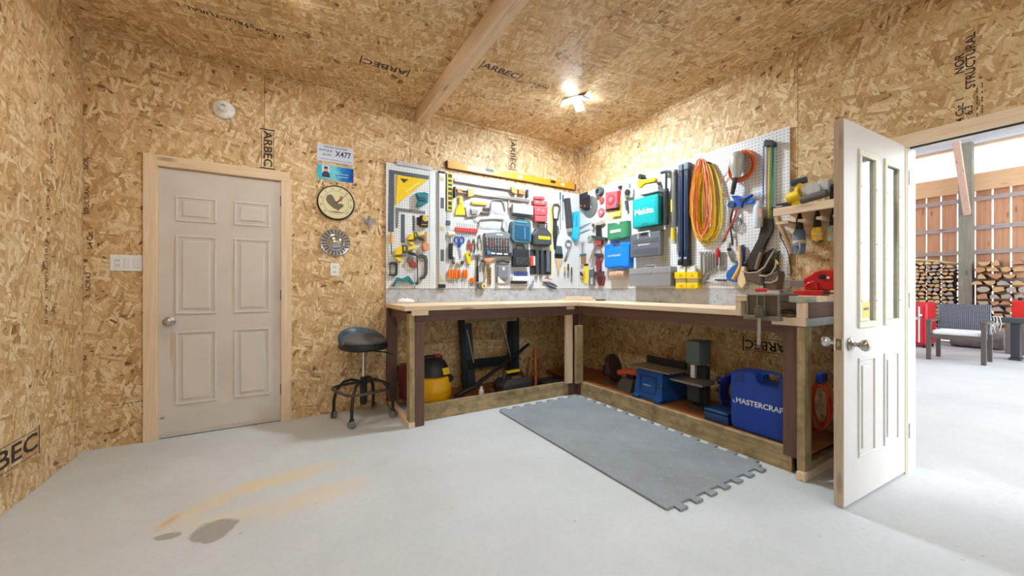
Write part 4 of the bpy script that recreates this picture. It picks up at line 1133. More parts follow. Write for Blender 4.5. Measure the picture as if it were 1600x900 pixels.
VA1 = ('A', 600, 240, 3.913); VA2 = ('A', 690, 240, 7.273); VA3 = ('A', 690, 340, 7.273); VA8 = ('A', 600, 330, 7.5); VA9 = ('A', 690, 360, 9.0)
VB4 = ('B', 860, 250, 8.0); VB5 = ('B', 860, 340, 6.925); VB6 = ('B', 1030, 220, 6.923); VB7 = ('B', 1030, 330, 5.714); VBc = ('B', 900, 270, 11.25)
VW = ('A', 460, 210, 3.75)
ORD = ['first', 'second', 'third', 'fourth', 'fifth', 'sixth', 'seventh', 'eighth', 'ninth', 'tenth', 'eleventh', 'twelfth']
SLATE = P((96, 104, 116), .42, .6, name='blued_steel')
TEAL = P((28, 120, 132), .42); TAN = P((206, 176, 136), .6); WOODH = P((196, 140, 84), .5, var=.15, name='handle_wood'); SILV = P((205, 207, 210), .35, .6)

# ---- decorations on the bare back wall
lh = Tool(VW, 'lamp_holder', 'round white porcelain lamp holder without bulb above the closed door', 'lamp holder', (350 - 460) * 3.75, (172 - 210) * 3.75, base=.001)
G().lathe([(0, 0), (.073, 0), (.075, .008), (.066, .022), (.040, .032), (.032, .036), (.030, .074), (.026, .080), (.020, .080), (.020, .05), (0, .05)], 32).out('porcelain_base', P((238, 238, 236), .25, var=.02), lh.root, smooth=50)
G().tube([(.03, -.05, .025), (.045, -.07, .018), (.038, -.10, .012)], .0025, 6).out('pull_chain', STEEL(), lh.root)
G().lathe([(0, .024), (.005, .024), (.005, .0275), (0, .0275)], 10, Matrix.Translation((.052, .0, 0))).out('screw', DKSTEEL(), lh.root)

pl_ = Tool(VW, 'licence_plate', 'white antique car plate X477 above the blue card', 'plate', 242, 118, base=.001)
PLW = P((206, 216, 232), .4, var=.03, name='plate_white'); PBL = P((26, 36, 92), .5, name='plate_blue_ink')
G().box(-.150, .150, -.076, .076, 0, .0015).out('plate_sheet', PLW, pl_.root, .0005)
for a in ((-.150, .150, .072, .076), (-.150, .150, -.076, -.072), (-.150, -.146, -.072, .072), (.146, .150, -.072, .072)): G().box(a[0], a[1], a[2], a[3], .0016, .0032).out('embossed_rim', PLW, pl_.root)
def ptxt(T_, body, x, y, size, m, sx=1.0, n=.0018, bold=True): return text_obj(body, size, m, 'lettering', T_.root, Matrix.Translation((x, y, n)), .0004, sx, 'CENTER', bold)
ptxt(pl_, '"NOVA SCOTIA"', 0, .055, .024, PBL, 1.15); ptxt(pl_, 'ANTIQUE', -.082, .022, .026, PBL, .95); ptxt(pl_, 'AUTO', -.072, -.016, .026, PBL, 1.0)
ptxt(pl_, 'X477', .062, .004, .072, PBL, .82); ptxt(pl_, "CANADA'S OCEAN PLAYGROUND", 0, -.056, .017, PBL, 1.0, bold=False)
cd_ = Tool(VW, 'photo_card', 'blue glossy card with a portrait photo under the car plate', 'card', 242, 227, base=.001)
def card_mat():
    m, t, b_ = new_mat('printed_card_blue')
    tc = t.new('ShaderNodeTexCoord'); sp = t.new('ShaderNodeSeparateXYZ'); t.link(tc.outputs['Object'], sp.inputs[0])
    nz = t.noise(tc.outputs['Object'], 22.0, 3.0, .6)
    f = t.math('ADD', t.math('MULTIPLY', sp.outputs[0], 3.0), t.math('MULTIPLY', nz, .5))
    t.link(t.ramp(f, [(-.0, srgb((60, 190, 214))), (.22, srgb((120, 214, 226))), (.4, srgb((28, 132, 206))), (.7, srgb((16, 66, 158)))]), b_.inputs['Base Color']); b_.inputs['Roughness'].default_value = .25
    return m
G().box(-.150, .150, -.069, .069, 0, .0015).out('card_sheet', card_mat(), cd_.root, .0004)
G().box(-.150, .150, .060, .068, .0016, .0019).out('top_band', P((186, 190, 200), .4), cd_.root)
G().box(-.112, -.048, -.056, .058, .0016, .0019).out('portrait_ground', P((198, 214, 226), .4), cd_.root)
G().prism([(-.112, -.050), (-.048, -.050), (-.049, -.02), (-.060, .0), (-.072, .006), (-.088, .006), (-.104, -.004), (-.111, -.02)], .002, .0022).out('portrait_shirt', P((22, 42, 78), .5), cd_.root)
G().lathe([(0, .002), (.0165, .002), (.0165, .0024), (0, .0024)], 18, Matrix.Translation((-.080, .022, 0)) @ Matrix.Diagonal((.85, 1.15, 1, 1))).out('portrait_face', P((206, 152, 130), .5), cd_.root)
G().prism([(-.096, .026), (-.064, .026), (-.066, .044), (-.080, .050), (-.093, .044)], .0025, .0028).out('portrait_cap', P((28, 30, 44), .5), cd_.root)
for (x, y, w) in ((.055, -.005, .05), (.06, -.03, .042), (-.08, -.045, .026)): G().box(x - w, x + w, y - .0022, y + .0022, .002, .0022).out('illegible_line', P((190, 224, 238), .5), cd_.root)

th_ = Tool(VW, 'wall_thermometer', 'round cream dial thermometer with a rooster beneath the blue card', 'thermometer', 244, 402, base=.001)
G().lathe([(0, 0), (.155, 0), (.158, .010), (.154, .022), (.147, .024), (.145, .018), (0, .018)], 48).out('dial_case', P((30, 28, 26), .4), th_.root, smooth=35)
DIAL = P((226, 216, 172), .5, var=.05, name='dial_cream'); DG = P((104, 94, 74), .6)
G().lathe([(0, .0182), (.144, .0182), (.144, .0195), (0, .0195)], 48).out('dial_face', DIAL, th_.root, smooth=35)
G().tube([(.105 * math.cos(k * PI / 20), .105 * math.sin(k * PI / 20), .0197) for k in range(40)], .0012, 4, True).out('dial_ring', DG, th_.root)
for k, tx in enumerate(('60', '40', '20', '0', '20', '40', '60', '80', '100', '120')):
    a = math.radians(222 - k * 29.3)
    text_obj(tx, .024, DG, 'numeral', th_.root, Matrix.Translation((.124 * math.cos(a), .124 * math.sin(a), .0198)) @ Matrix.Rotation(a - PI / 2, 4, 'Z'), .0002)
roo = [(-.075, .055), (-.085, .02), (-.07, -.01), (-.045, -.035), (-.02, -.055), (.0, -.06), (.015, -.075), (.03, -.055), (.055, -.035), (.062, -.015), (.04, -.005), (.02, -.01), (.0, .0), (-.015, .03), (-.03, .06), (-.05, .07)]
G().prism(roo, .0197, .0203).out('rooster_print', P((110, 100, 84), .6), th_.root); G().prism([(-.07, -.085), (.0, -.095), (.07, -.085), (.0, -.078)], .0197, .0203).out('ground_print', P((140, 126, 100), .6), th_.root)
G().prism([(.02, .02), (.035, .07), (.055, .06), (.045, .01)], .0197, .0202).out('comb_print', P((190, 130, 96), .6), th_.root)
G().prism([(-.012, -.004), (.004, -.012), (.088, .082)], .0215, .0225).out('needle', P((96, 70, 44), .5), th_.root); G().lathe([(0, .0196), (.009, .0196), (.009, .025), (0, .025)], 14).out('needle_hub', DKSTEEL(), th_.root)

hc = Tool(VW, 'hubcap', 'ribbed silver hubcap hanging under the dial thermometer', 'hubcap', 240, 634, base=.001)
G().lathe([(0, 0), (.120, 0), (.126, .006), (.122, .014), (.112, .012), (0, .012)], 48).out('rim', CHROME(), hc.root, smooth=40)
for k in range(44):
    a = k * 2 * PI / 44
    G().box(.078, .114, -.0042, .0042, .0125, .021, Matrix.Rotation(a, 4, 'Z')).out('fin', DKSTEEL() if k % 2 else STEEL(), hc.root)
G().lathe([(0, .012), (.078, .012), (.076, .026), (.064, .030), (.056, .024), (.050, .030), (.030, .038), (0, .042)], 40).out('centre_cap', CHROME(), hc.root, smooth=40)
pw = Tool(VW, 'power_outlet', 'white power outlet below the hubcap', 'outlet', 236, 792, base=.001)
G().box(-.036, .036, -.058, .058, 0, .006).out('cover_plate', WHITE(), pw.root, .002)
for y in (-.022, .022): rc_ = G().box(-.017, .017, y - .015, y + .015, .0062, .0085).out('receptacle', P((224, 226, 228), .4), pw.root, .002); [G().box(x - .0018, x + .0018, y - .005, y + .006, .0086, .0089).out('slot', BLACK(), rc_) for x in (-.007, .007)]
jt = Tool(VW, 'jet_ornament', 'small silver delta-wing jet ornament beside the thermometer', 'ornament', 436, 515, base=.001)
MJ = P((170, 166, 162), .3, .8)
G().prism([(-.012, .055), (.012, .055), (.014, -.02), (.004, -.085), (-.004, -.085), (-.014, -.02)], .012, .034).out('fuselage', MJ, jt.root, .006, seg=3)
G().prism([(-.070, .045), (-.066, .030), (-.010, -.030), (.010, -.030), (.066, .030), (.070, .045), (.012, .030), (-.012, .030)], .016, .021).out('wing', MJ, jt.root, .001)
G().box(-.002, .002, .015, .055, .034, .062).out('tail_fin', MJ, jt.root, .001); G().box(-.006, .006, -.01, .01, 0, .012).out('mount', DKSTEEL(), jt.root)
sw = Tool(VW, 'light_switch', 'white wall plate with two rocker switches and a sensor left of the door', 'switch', (198 - 460) * 3.75, (411 - 210) * 3.75, base=.001)
G().box(-.085, .085, -.058, .058, 0, .006).out('cover_plate', WHITE(), sw.root, .002)
for x in (.005, .055): G().box(x - .017, x + .017, -.034, .034, .0062, .0105).out('rocker', P((228, 230, 232), .35, var=.02), sw.root, .002)
rr_ = G().box(-.062, -.028, -.034, .034, .0062, .009).out('receptacle', P((230, 231, 232), .35, var=.02), sw.root, .002)
for y in (-.016, .016):
    for x in (-.051, -.039): G().box(x - .0016, x + .0016, y - .005, y + .005, .0091, .0094).out('slot', BLACK(), rr_)

# ---- back wall, left sheet
t = Tool(VA1, 't_square', 'long white T-square hung over the top edge of the left pegboard', 'square', 280, 90)
t.poly('head', SILV, [(75, 44), (90, 41), (300, 84), (300, 104), (78, 66)], .001, .012); t.rect('blade', P((226, 230, 234), .35, .2, var=.03), 279, 104, 309, 825, .0005, .004)
t = Tool(VA1, 'framing_square', 'large blue-grey steel framing square at the far left', 'square', 45, 110)
t.poly('square_blade', SLATE, [(32, 97), (275, 135), (272, 158), (62, 124), (60, 478), (25, 478)], .001, .004)
for y in (180, 260, 350): t.rect('scale_mark', P((150, 156, 166), .5), 34, y, 52, y + 2, .0041, .0044, 0)
t = Tool(VA1, 'speed_square', 'yellow triangular speed square', 'square', 95, 150)
t.poly('triangle_plate', YELLOW(), [(88, 130), (268, 160), (75, 312)], .005, .010)
t.poly('fence_lip', YELLOW(), [(82, 128), (92, 130), (80, 313), (71, 312)], .005, .022)
t.poly('slot', P((244, 226, 120), .5), [(130, 230), (215, 172), (222, 178), (132, 240)], .0101, .0106, 0); t.poly('slot', P((60, 56, 30), .5), [(98, 150), (150, 158), (120, 180)], .0101, .0105, 0)
t = Tool(VA1, 'corner_clamp', 'teal plastic corner clamp right of the yellow speed square', 'clamp', 235, 240)
t.poly('body', TEAL, [(197, 240), (250, 234), (272, 244), (270, 300), (240, 318), (200, 322), (212, 282)], .0, .05, .004); t.rect('jaw', P((20, 80, 96), .4), 214, 262, 258, 292, .0505, .06, .003)
t = Tool(VA1, 'try_square', 'small grey steel square under the speed square', 'square', 80, 345)
t.poly('square_blade', P((124, 124, 128), .42, .6), [(70, 330), (252, 352), (252, 370), (90, 354), (86, 455), (70, 455)], .001, .004)
for i, (x0, y0, x1, y1, lb_) in enumerate(((103, 370, 128, 545, 'wide blue-grey steel rule hanging under the small square'), (175, 378, 187, 475, 'narrow blue-grey steel rule beside the wide one'))):
    t = Tool(VA1, 'steel_rule', lb_, 'rule', x0 + 5, y0 + 8); t.rect('rule_blade', SLATE, x0, y0, x1, y1, .001, .003); t.disc('hang_hole', BLACK(), (x0 + x1) / 2, y0 + 10, 3, .0031, .0034, seg=12)
t = Tool(VA8, 'laser_level', 'black and yellow laser level at the top of the clamps', 'level', 480, 110)
t.rect('body', BLACK(), 430, 45, 520, 185, 0, .05, .006); t.disc('lens_ring', YELLOW(), 485, 85, 34, .0505, .058); t.disc('lens', P((190, 180, 120), .2), 485, 85, 22, .0585, .061); t.rect('yellow_band', YELLOW(), 436, 150, 505, 164, .0505, .053); t.rect('bracket', DKGREY(), 390, 70, 429, 165, .0, .02)
def trigger_clamp(x, y, s_, lb_):
    t = Tool(VA8, 'trigger_clamp', lb_, 'clamp', x, y)
    q = lambda pts: [(x + a * s_, y + b2 * s_) for a, b2 in pts]
    t.poly('upper_jaw', YELLOW(), q([(-95, 100), (-60, 15), (-10, -15), (5, 10), (0, 90), (-40, 95)]), .01, .045, .004)
    t.poly('lower_jaw', YELLOW(), q([(-90, 125), (-20, 130), (10, 160), (5, 185), (-50, 165)]), .01, .045, .004)
    t.poly('body', P((70, 76, 62), .5), q([(0, -20), (55, -20), (60, 75), (5, 80)]), .005, .05, .005); t.rect('label', P((176, 190, 60), .5), x + 18 * s_, y, x + 38 * s_, y + 50 * s_, .0505, .052)
    t.poly('yellow_grip', YELLOW(), q([(65, 5), (165, 0), (168, 18), (140, 32), (65, 40)]), .012, .04, .004)
    t.poly('trigger', BLACK(), q([(65, 60), (110, 55), (170, 90), (165, 110), (90, 90)]), .012, .04, .004)
    t.rod('bar', DKSTEEL(), [(x - 80 * s_, y + 108 * s_, .027), (x + 40 * s_, y + 108 * s_, .027)], .005)
trigger_clamp(350, 262, .75, 'smaller yellow trigger clamp under the laser level'); trigger_clamp(215, 415, 1.0, 'larger yellow trigger clamp left of the big C-clamp')
t = Tool(VA8, 'wooden_mallet', 'small round-headed wooden mallet beside the T-square blade', 'mallet', 492, 250)
t.rect('handle', WOODH, 482, 240, 506, 372, .012, .03, .004); t.poly('head', P((214, 148, 108), .5, var=.12), [(450, 385), (480, 360), (520, 365), (535, 400), (530, 450), (480, 465), (455, 435)], 0, .05, .008)
t = Tool(VA8, 'screwdriver', 'orange-handled screwdriver at the far left edge of the pegboard', 'screwdriver', 85, 270)
t.rod('handle', P((238, 168, 60), .35), [(85, 265, .02), (85, 300, .02), (85, 380, .02)], [.012, .015, .013], 12); t.rod('shaft', DKSTEEL(), [(85, 380, .02), (88, 510, .02)], .0045); t.rod('cap', P((214, 190, 150), .5), [(85, 252, .02), (85, 265, .02)], .012, 12)
t = Tool(VA8, 'c_clamp', 'big dark grey C-clamp next to the T-square blade', 'clamp', 470, 520)
t.poly('frame', P((92, 92, 92), .45, .6), [(385, 520), (440, 498), (500, 520), (515, 570), (512, 730), (480, 790), (425, 805), (425, 780), (470, 755), (482, 700), (482, 580), (460, 540), (390, 550)], .008, .032, .003)
t.rod('screw', DKSTEEL(), [(392, 560, .02), (395, 850, .02)], .006); t.rod('handle', STEEL(), [(365, 790, .02), (440, 772, .02)], .0035); t.disc('pad', DKSTEEL(), 390, 845, 18, .008, .03)
t = Tool(VA8, 'c_clamp', 'small dark C-clamp at the left under the screwdriver', 'clamp', 100, 610)
t.poly('frame', P((70, 74, 74), .45, .6), [(60, 605), (90, 592), (145, 596), (165, 630), (160, 740), (130, 762), (55, 755), (58, 735), (125, 735), (135, 715), (138, 640), (120, 620), (62, 628)], .008, .028, .003); t.rod('screw', DKSTEEL(), [(70, 610, .018), (68, 755, .018)], .006)
t = Tool(VA8, 'spring_clamp', 'red and grey spring clamp inside the big C-clamp', 'clamp', 330, 560)
t.poly('jaw', P((150, 60, 56), .5), [(290, 600), (340, 575), (400, 620), (390, 660), (320, 660)], .005, .035, .004); t.poly('jaw', P((110, 96, 84), .5), [(270, 590), (300, 540), (370, 545), (350, 580), (300, 610)], .005, .035, .004); t.disc('pivot', STEEL(), 358, 572, 17, .0355, .042)
t = Tool(VA8, 'spring_clamp', 'teal spring clamp at the bottom of the left pegboard', 'clamp', 230, 790)
t.poly('handle', TEAL, [(105, 875), (160, 775), (215, 790), (290, 755), (320, 790), (360, 850), (335, 862), (290, 815), (225, 825), (165, 815), (125, 880)], .004, .036, .004); t.poly('tip', P((52, 70, 66), .5), [(100, 868), (118, 858), (128, 880), (108, 884)], .004, .04, .003)

# ---- levels
t = Tool(VA1, 'box_level', 'tall silver spirit level standing upright with black end caps', 'level', 356, 120)
t.rect('rail', P((214, 216, 220), .35, .4, var=.04), 337, 118, 376, 800, .002, .026, .002)
for y0, y1 in ((268, 336), (586, 658)): t.rect('hand_slot', P((84, 88, 92), .5), 346, y0, 367, y1, .0262, .0275, .002)
for y in (154, 458, 765): v_ = t.rect('vial_housing', SILV, 343, y - 18, 370, y + 18, .0262, .029, .002); t.rect('vial', P((216, 208, 60), .25), 348, y - 9, 366, y + 9, .0292, .034, .003)
t.rect('end_cap', BLACK(), 335, 104, 377, 120, .001, .030, .004); t.rect('end_cap', BLACK(), 335, 798, 377, 822, .001, .030, .004)
t = Tool(VA1, 'torpedo_level', 'yellow-green torpedo level with black windows left of the bar clamps', 'level', 402, 130)
t.rect('rail', P((222, 210, 70), .4), 386, 116, 421, 350, .002, .022, .002); t.rect('side_rail', BLACK(), 379, 118, 386, 348, .002, .022)
for y0, y1 in ((124, 150), (156, 176), (182, 200), (206, 226), (232, 256), (262, 284), (290, 318), (322, 342)): t.rect('figure_window', P((44, 54, 30), .5), 392, y0, 415, y1, .0222, .0228, .0005)
t = Tool(VA1, 'putty_knife', 'narrow grey putty knife hanging below the torpedo level', 'knife', 394, 362)
t.rect('blade', SILV, 384, 356, 404, 470, .002, .004); t.rect('handle', P((70, 84, 92), .5), 382, 408, 406, 436, .001, .018, .003)
t = Tool(VA2, 'long_level', 'long orange spirit level mounted high above the back pegboard', 'level', 800, 250, base=.0008)
ORL = P((238, 156, 34), .38, name='level_orange')
def orange_level():
    a = t.pt(72, 108, .03); b2 = t.pt(1515, 385, .03)
    zc = (a[1] + b2[1]) / 2
    x0, x1 = a[0], b2[0]
    hh = .036
    G().box(x0, x1, zc - hh, zc + hh, 0, .030).out('rail', ORL, t.root, .002)
    for s0, s1 in ((.255, .315), (.775, .82)):
        G().box(x0 + (x1 - x0) * s0, x0 + (x1 - x0) * s1, zc - .004, zc + .030, .0302, .0312).out('hand_slot', BLACK(), t.root, .003)
    for s0 in (.15, .52, .885): G().box(x0 + (x1 - x0) * s0 - .03, x0 + (x1 - x0) * s0 + .03, zc - .02, zc + .02, .0302, .0318).out('vial_window', P((246, 208, 190), .3), t.root, .002)
    for x, e in ((x0, -1), (x1, 1)): G().box(min(x, x + e * .014), max(x, x + e * .014), zc - .039, zc + .039, 0, .034).out('end_cap', BLACK(), t.root, .005)
    G().box(x0, x1, zc - hh - .006, zc - hh, .0, .030).out('base_rail', P((110, 66, 24), .5), t.root, .001)
orange_level()
# ---- bar clamps
BRZ = P((214, 150, 92), .42, .3, name='bronze_paint')
for lb_, bar, jaw, jaw2, plate in (('upper bar clamp with its head at the right end', ((140, 290, .03), (800, 410, .03)), [(790, 375), (860, 392), (862, 460), (800, 440)], [(870, 400), (950, 415), (950, 470), (880, 455)], [(972, 405), (990, 408), (990, 500), (974, 496)]),
                                   ('lower bar clamp with its head at the left end', ((165, 425, .03), (1005, 535, .03)), [(300, 405), (365, 395), (375, 480), (300, 495)], [(175, 395), (235, 405), (235, 450), (180, 440)], [(150, 372), (166, 375), (164, 500), (150, 500)])):
    t = Tool(VA2, 'bar_clamp', lb_, 'clamp', (bar[0][0] + bar[1][0]) / 2, (bar[0][1] + bar[1][1]) / 2)
    a, b2 = t.pt(*bar[0]), t.pt(*bar[1]); zc = (a[1] + b2[1]) / 2
    G().box(a[0], b2[0], zc - .017, zc + .017, .018, .034).out('bar', P((150, 142, 138), .4, .6), t.root, .002)
    t.poly('sliding_jaw', BRZ, jaw, .005, .05, .004); t.poly('fixed_head', BRZ, jaw2, .008, .045, .004); t.poly('end_plate', DKSTEEL(), plate, .006, .05, .003)
    m0 = ((jaw[0][0] + jaw2[0][0]) / 2, (jaw[0][1] + jaw2[0][1]) / 2 + 25)
    t.rod('clamp_screw', DKSTEEL(), [(jaw[0][0], jaw[0][1] + 30, .04), (jaw2[0][0] + 30, jaw2[0][1] + 25, .04), (plate[0][0], plate[0][1] + 50, .04)], .006)
# ---- brushes, scrapers, saws
t = Tool(VA2, 'paint_scraper', 'yellow fan-shaped scraper hanging under the bar clamps', 'scraper', 218, 500)
t.poly('handle', YELLOW(), [(200, 490), (222, 482), (240, 500), (236, 570), (200, 570)], .004, .03, .005); t.poly('body', YELLOW(), [(200, 566), (240, 566), (272, 660), (268, 698), (158, 698), (160, 650)], .002, .022, .003)
t = Tool(VA2, 'putty_knife', 'yellow-handled putty knife with a triangular blade', 'knife', 430, 560)
t.poly('blade', SILV, [(240, 476), (348, 548), (342, 572), (262, 570)], .002, .004); t.poly('handle', P((240, 206, 70), .4), [(344, 540), (515, 558), (522, 588), (345, 574)], .001, .024, .004)
t = Tool(VA2, 'hand_plane', 'grey metal scraper plane below the putty knife', 'plane', 360, 640)
t.poly('body', P((178, 176, 176), .4, .5), [(268, 608), (452, 632), (428, 702), (372, 712), (288, 722)], .002, .03, .003); t.poly('frog', P((150, 150, 152), .4, .5), [(335, 630), (420, 640), (405, 690), (340, 690)], .0305, .045, .003); t.rod('rod', STEEL(), [(332, 705, .012), (410, 785, .012)], .005)
t = Tool(VA2, 'hacksaw', 'upper hacksaw with an arched steel frame', 'saw', 600, 620)
t.rod('frame', P((170, 172, 176), .35, .7), [(560, 640, .015), (562, 560, .015), (580, 525, .015), (680, 525, .015), (705, 560, .015), (725, 650, .015)], .008); t.rod('blade_edge', P((120, 96, 92), .5), [(560, 640, .015), (715, 700, .015)], .003)
t.poly('grip', P((112, 92, 92), .5), [(484, 605), (560, 612), (562, 634), (486, 630)], .003, .03, .004); t.poly('grip', P((96, 80, 80), .5), [(450, 660), (555, 665), (556, 690), (452, 684)], .003, .028, .004)
t = Tool(VA2, 'hacksaw', 'lower hacksaw with a teal blade over the socket set', 'saw', 580, 760)
t.rod('frame', P((176, 178, 182), .35, .7), [(425, 830, .015), (430, 770, .015), (450, 746, .015), (580, 738, .015), (700, 750, .015), (735, 790, .015), (745, 870, .015)], .009); t.rod('blade_edge', P((90, 150, 146), .4), [(430, 832, .012), (720, 862, .012)], .0035); t.poly('grip', P((190, 190, 188), .4, .3), [(700, 760), (728, 770), (760, 885), (720, 890), (690, 830)], .004, .03, .004)
t = Tool(VA2, 'wood_chisel', 'slim tan-handled chisel between hacksaw and grey case', 'chisel', 763, 540)
t.rod('handle', TAN, [(764, 532, .014), (762, 620, .014)], .011, 10); t.rod('blade', STEEL(), [(762, 620, .014), (757, 692, .014)], [.006, .004])
t = Tool(VA3, 'pick_rack', 'red rack holding a row of steel picks', 'rack', 290, 130)
t.poly('rail', P((206, 66, 62), .4), [(162, 108), (412, 128), (412, 172), (162, 152)], .004, .026, .003)
for k in range(11):
    x = 178 + k * 22
    t.rod('pick', STEEL(), [(x, 58 + k * 1.9, .022), (x, 112 + k * 1.8, .022)], .0028, 6); t.rod('pick', STEEL(), [(x, 156 + k * 1.8, .020), (x, 214 + k * 1.6, .020)], .003, 6)
# ---- hung hand tools, lower left field
t = Tool(VA9, 'rubber_mallet', 'white-headed mallet with a black grip beside the silver level', 'mallet', 130, 40)
c = t.pt(130, 48, .03)
G().tube([(c[0] - .038, c[1], .03), (c[0] + .038, c[1], .03)], .026, 18).out('head', P((232, 226, 204), .5), t.root, .003, smooth=40)
t.rod('handle', P((196, 196, 200), .4, .4), [(125, 95, .02), (130, 190, .02)], .008); t.poly('grip', BLACK(), [(112, 175), (165, 175), (160, 400), (105, 400)], .006, .034, .008)
t = Tool(VA9, 'scissors', 'blue-handled scissors hanging open side down', 'scissors', 250, 100)
for x in (212, 284): t.ring('finger_ring', BLUE(), x, 135, 44, .007, .012, sq=.75)
t.poly('handle', BLUE(), [(222, 170), (246, 160), (252, 240), (236, 240)], .005, .018, .003); t.poly('handle', BLUE(), [(274, 170), (256, 160), (252, 240), (272, 240)], .0185, .030, .003); t.poly('blade', SILV, [(240, 240), (262, 240), (272, 390), (258, 400)], .006, .010); t.poly('blade', SILV, [(256, 240), (276, 240), (284, 380), (270, 395)], .0105, .0145)
def pliers(view, x, y, s_, hm, lb_, rot=0.0, jm=None):
    t = Tool(view, 'pliers', lb_, 'pliers', x, y)
    cr, sr = math.cos(rot), math.sin(rot)
    q = lambda pts: [(x + (a * cr - b2 * sr) * s_, y + (a * sr + b2 * cr) * s_) for a, b2 in pts]
    jm = jm or STEEL()
    t.poly('jaw', jm, q([(-4, -40), (-14, -34), (-18, 0), (-4, 6)]), .004, .018, .002); t.poly('jaw', jm, q([(4, -40), (14, -34), (18, 0), (4, 6)]), .004, .018, .002)
    c_ = q([(0, 4)])[0]; t.disc('rivet', DKSTEEL(), c_[0], c_[1], 15 * s_, .003, .0195, seg=16)
    for e in (-1, 1):
        p_ = q([(e * 6, 10), (e * 24, 50), (e * 26, 110), (e * 18, 170)])
        t.rod('handle', hm, [(a, b2, .012) for a, b2 in p_], [.006, .008, .009, .007], 8)
    return t
pliers(VA9, 390, 150, .7, P((196, 92, 76), .45), 'red-handled pliers right of the blue scissors'); pliers(VA9, 455, 150, .95, P((120, 96, 84), .5), 'brown-handled pliers over the hammer', .08); pliers(VA9, 535, 100, 1.05, P((176, 164, 150), .5), 'tall grey pliers left of the socket set', -.06); pliers(VA9, 575, 430, .9, P((168, 168, 172), .45, .4), 'plain steel pliers right of the hammer handle', 0)
t = Tool(VA9, 'utility_knife', 'slanted yellow utility knife above the orange screwdrivers', 'knife', 375, 330)
t.poly('handle', YELLOW(), [(335, 330), (375, 290), (395, 300), (420, 460), (395, 485), (370, 460)], .004, .028, .005); t.poly('slider', BLACK(), [(382, 330), (398, 335), (402, 365), (388, 362)], .0282, .033, .002)
for i, (x, y, cl, nm) in enumerate(((175, 390, (150, 164, 176), 'grey'), (170, 450, (92, 92, 132), 'violet-grey'), (232, 465, (196, 186, 120), 'olive'), (292, 448, (72, 70, 120), 'violet'))):
    t = Tool(VA9, 'stubby_driver', 'short %s knob-handled driver over the orange screwdrivers' % nm, 'screwdriver', x, y)
    c = t.pt(x, y, .02); G().lathe([(0, -.02), (.011, -.02), (.017, -.008), (.018, .006), (.012, .016), (0, .018)], 16, Matrix.Translation((c[0], c[1], .02)) @ Matrix.Rotation(-PI / 2, 4, 'X')).out('handle', P(cl, .4), t.root, smooth=40); t.rod('shaft', STEEL(), [(x, y + 20, .02), (x, y + 55, .02)], .0035)
for i, x in enumerate((108, 143, 172, 206, 250, 315, 350)):
    t = Tool(VA9, 'screwdriver', ORD[i] + ' orange-handled screwdriver from the left in the lower row', 'screwdriver', x, 560, 'orange screwdrivers in the lower row')
    t.rod('handle', ORANGE(), [(x, 548 + i, .02), (x, 570, .02), (x, 640, .02), (x, 668, .02)], [.009, .014, .0145, .010], 10); t.rod('shaft', STEEL(), [(x, 668, .02), (x + 2, 745 + 14 * (i % 3), .02)], .0032, 6); t.rod('collar', P((220, 190, 60), .4), [(x, 666, .02), (x, 682, .02)], .0085, 10)
t = Tool(VA9, 'claw_hammer', 'claw hammer with a black grip in the middle of the board', 'hammer', 500, 350)
t.poly('head', STEEL(), [(438, 345), (470, 330), (530, 328), (580, 365), (572, 382), (530, 352), (480, 356), (442, 362)], .008, .034, .003); t.rod('shaft', DKSTEEL(), [(505, 345, .02), (505, 500, .02)], .009); t.rod('grip', BLACK(), [(505, 500, .02), (504, 620, .02), (503, 724, .02)], [.012, .014, .015], 10)
for i, (x, nm) in enumerate(((415, 'left'), (440, 'middle'), (465, 'right'))):
    t = Tool(VA9, 'stubby_driver', nm + ' stubby orange driver of three left of the hammer grip', 'screwdriver', x, 690); t.rod('handle', ORANGE(), [(x, 668, .02), (x, 700, .02), (x, 730, .02)], [.010, .013, .011], 10); t.rod('shaft', STEEL(), [(x, 730, .02), (x, 790, .02)], .003, 6)
t = Tool(VA9, 'tape_measure', 'round grey tape measure with a yellow hub at the bottom edge', 'tape measure', 580, 775)
t.poly('case', P((92, 96, 90), .45), [(515, 770), (530, 735), (600, 725), (635, 760), (632, 815), (600, 830), (525, 825)], 0, .045, .008); t.disc('hub', P((226, 204, 130), .4), 598, 780, 40, .0452, .051); t.disc('hub_centre', P((150, 112, 52), .4), 598, 782, 18, .0512, .053)
t = Tool(VA9, 'wooden_scoop', 'copper-toned wooden scoop under the socket set', 'scoop', 665, 410)
t.poly('bowl', P((204, 140, 104), .45, var=.12), [(595, 400), (650, 388), (745, 392), (735, 420), (690, 455), (620, 448)], 0, .06, .01); t.poly('rim', P((230, 214, 190), .5), [(622, 450), (690, 456), (715, 470), (705, 486), (630, 482)], .002, .04, .004)
for i, (x0, y0, x1, y1, cl, lb_) in enumerate(((612, 500, 614, 690, (216, 196, 150), 'pale knotted rope hank left of the wooden rules'), (655, 510, 668, 745, (120, 84, 56), 'dark folding wooden rule left of two'), (690, 520, 690, 760, (196, 120, 66), 'light folding wooden rule right of two'))):
    t = Tool(VA9, 'folding_rule' if i else 'rope_hank', lb_, 'rule' if i else 'rope', x0, y0); t.rod('stick', P(cl, .55, var=.15), [(x0, y0, .012), (x1, y1, .012)], .009, 6)
    for k in range(5): t.disc('joint', P((206, 176, 90), .3, .7), x0 + (x1 - x0) * (k + .5) / 5, y0 + (y1 - y0) * (k + .5) / 5, 11, .016, .023, seg=12)
t = Tool(VA3, 'socket_set', 'grey socket set case with rows of sockets in the middle of the board', 'case', 650, 300)
t.poly('tray', P((122, 126, 130), .45), [(492, 172), (700, 160), (808, 185), (810, 440), (500, 432)], 0, .04, .006)
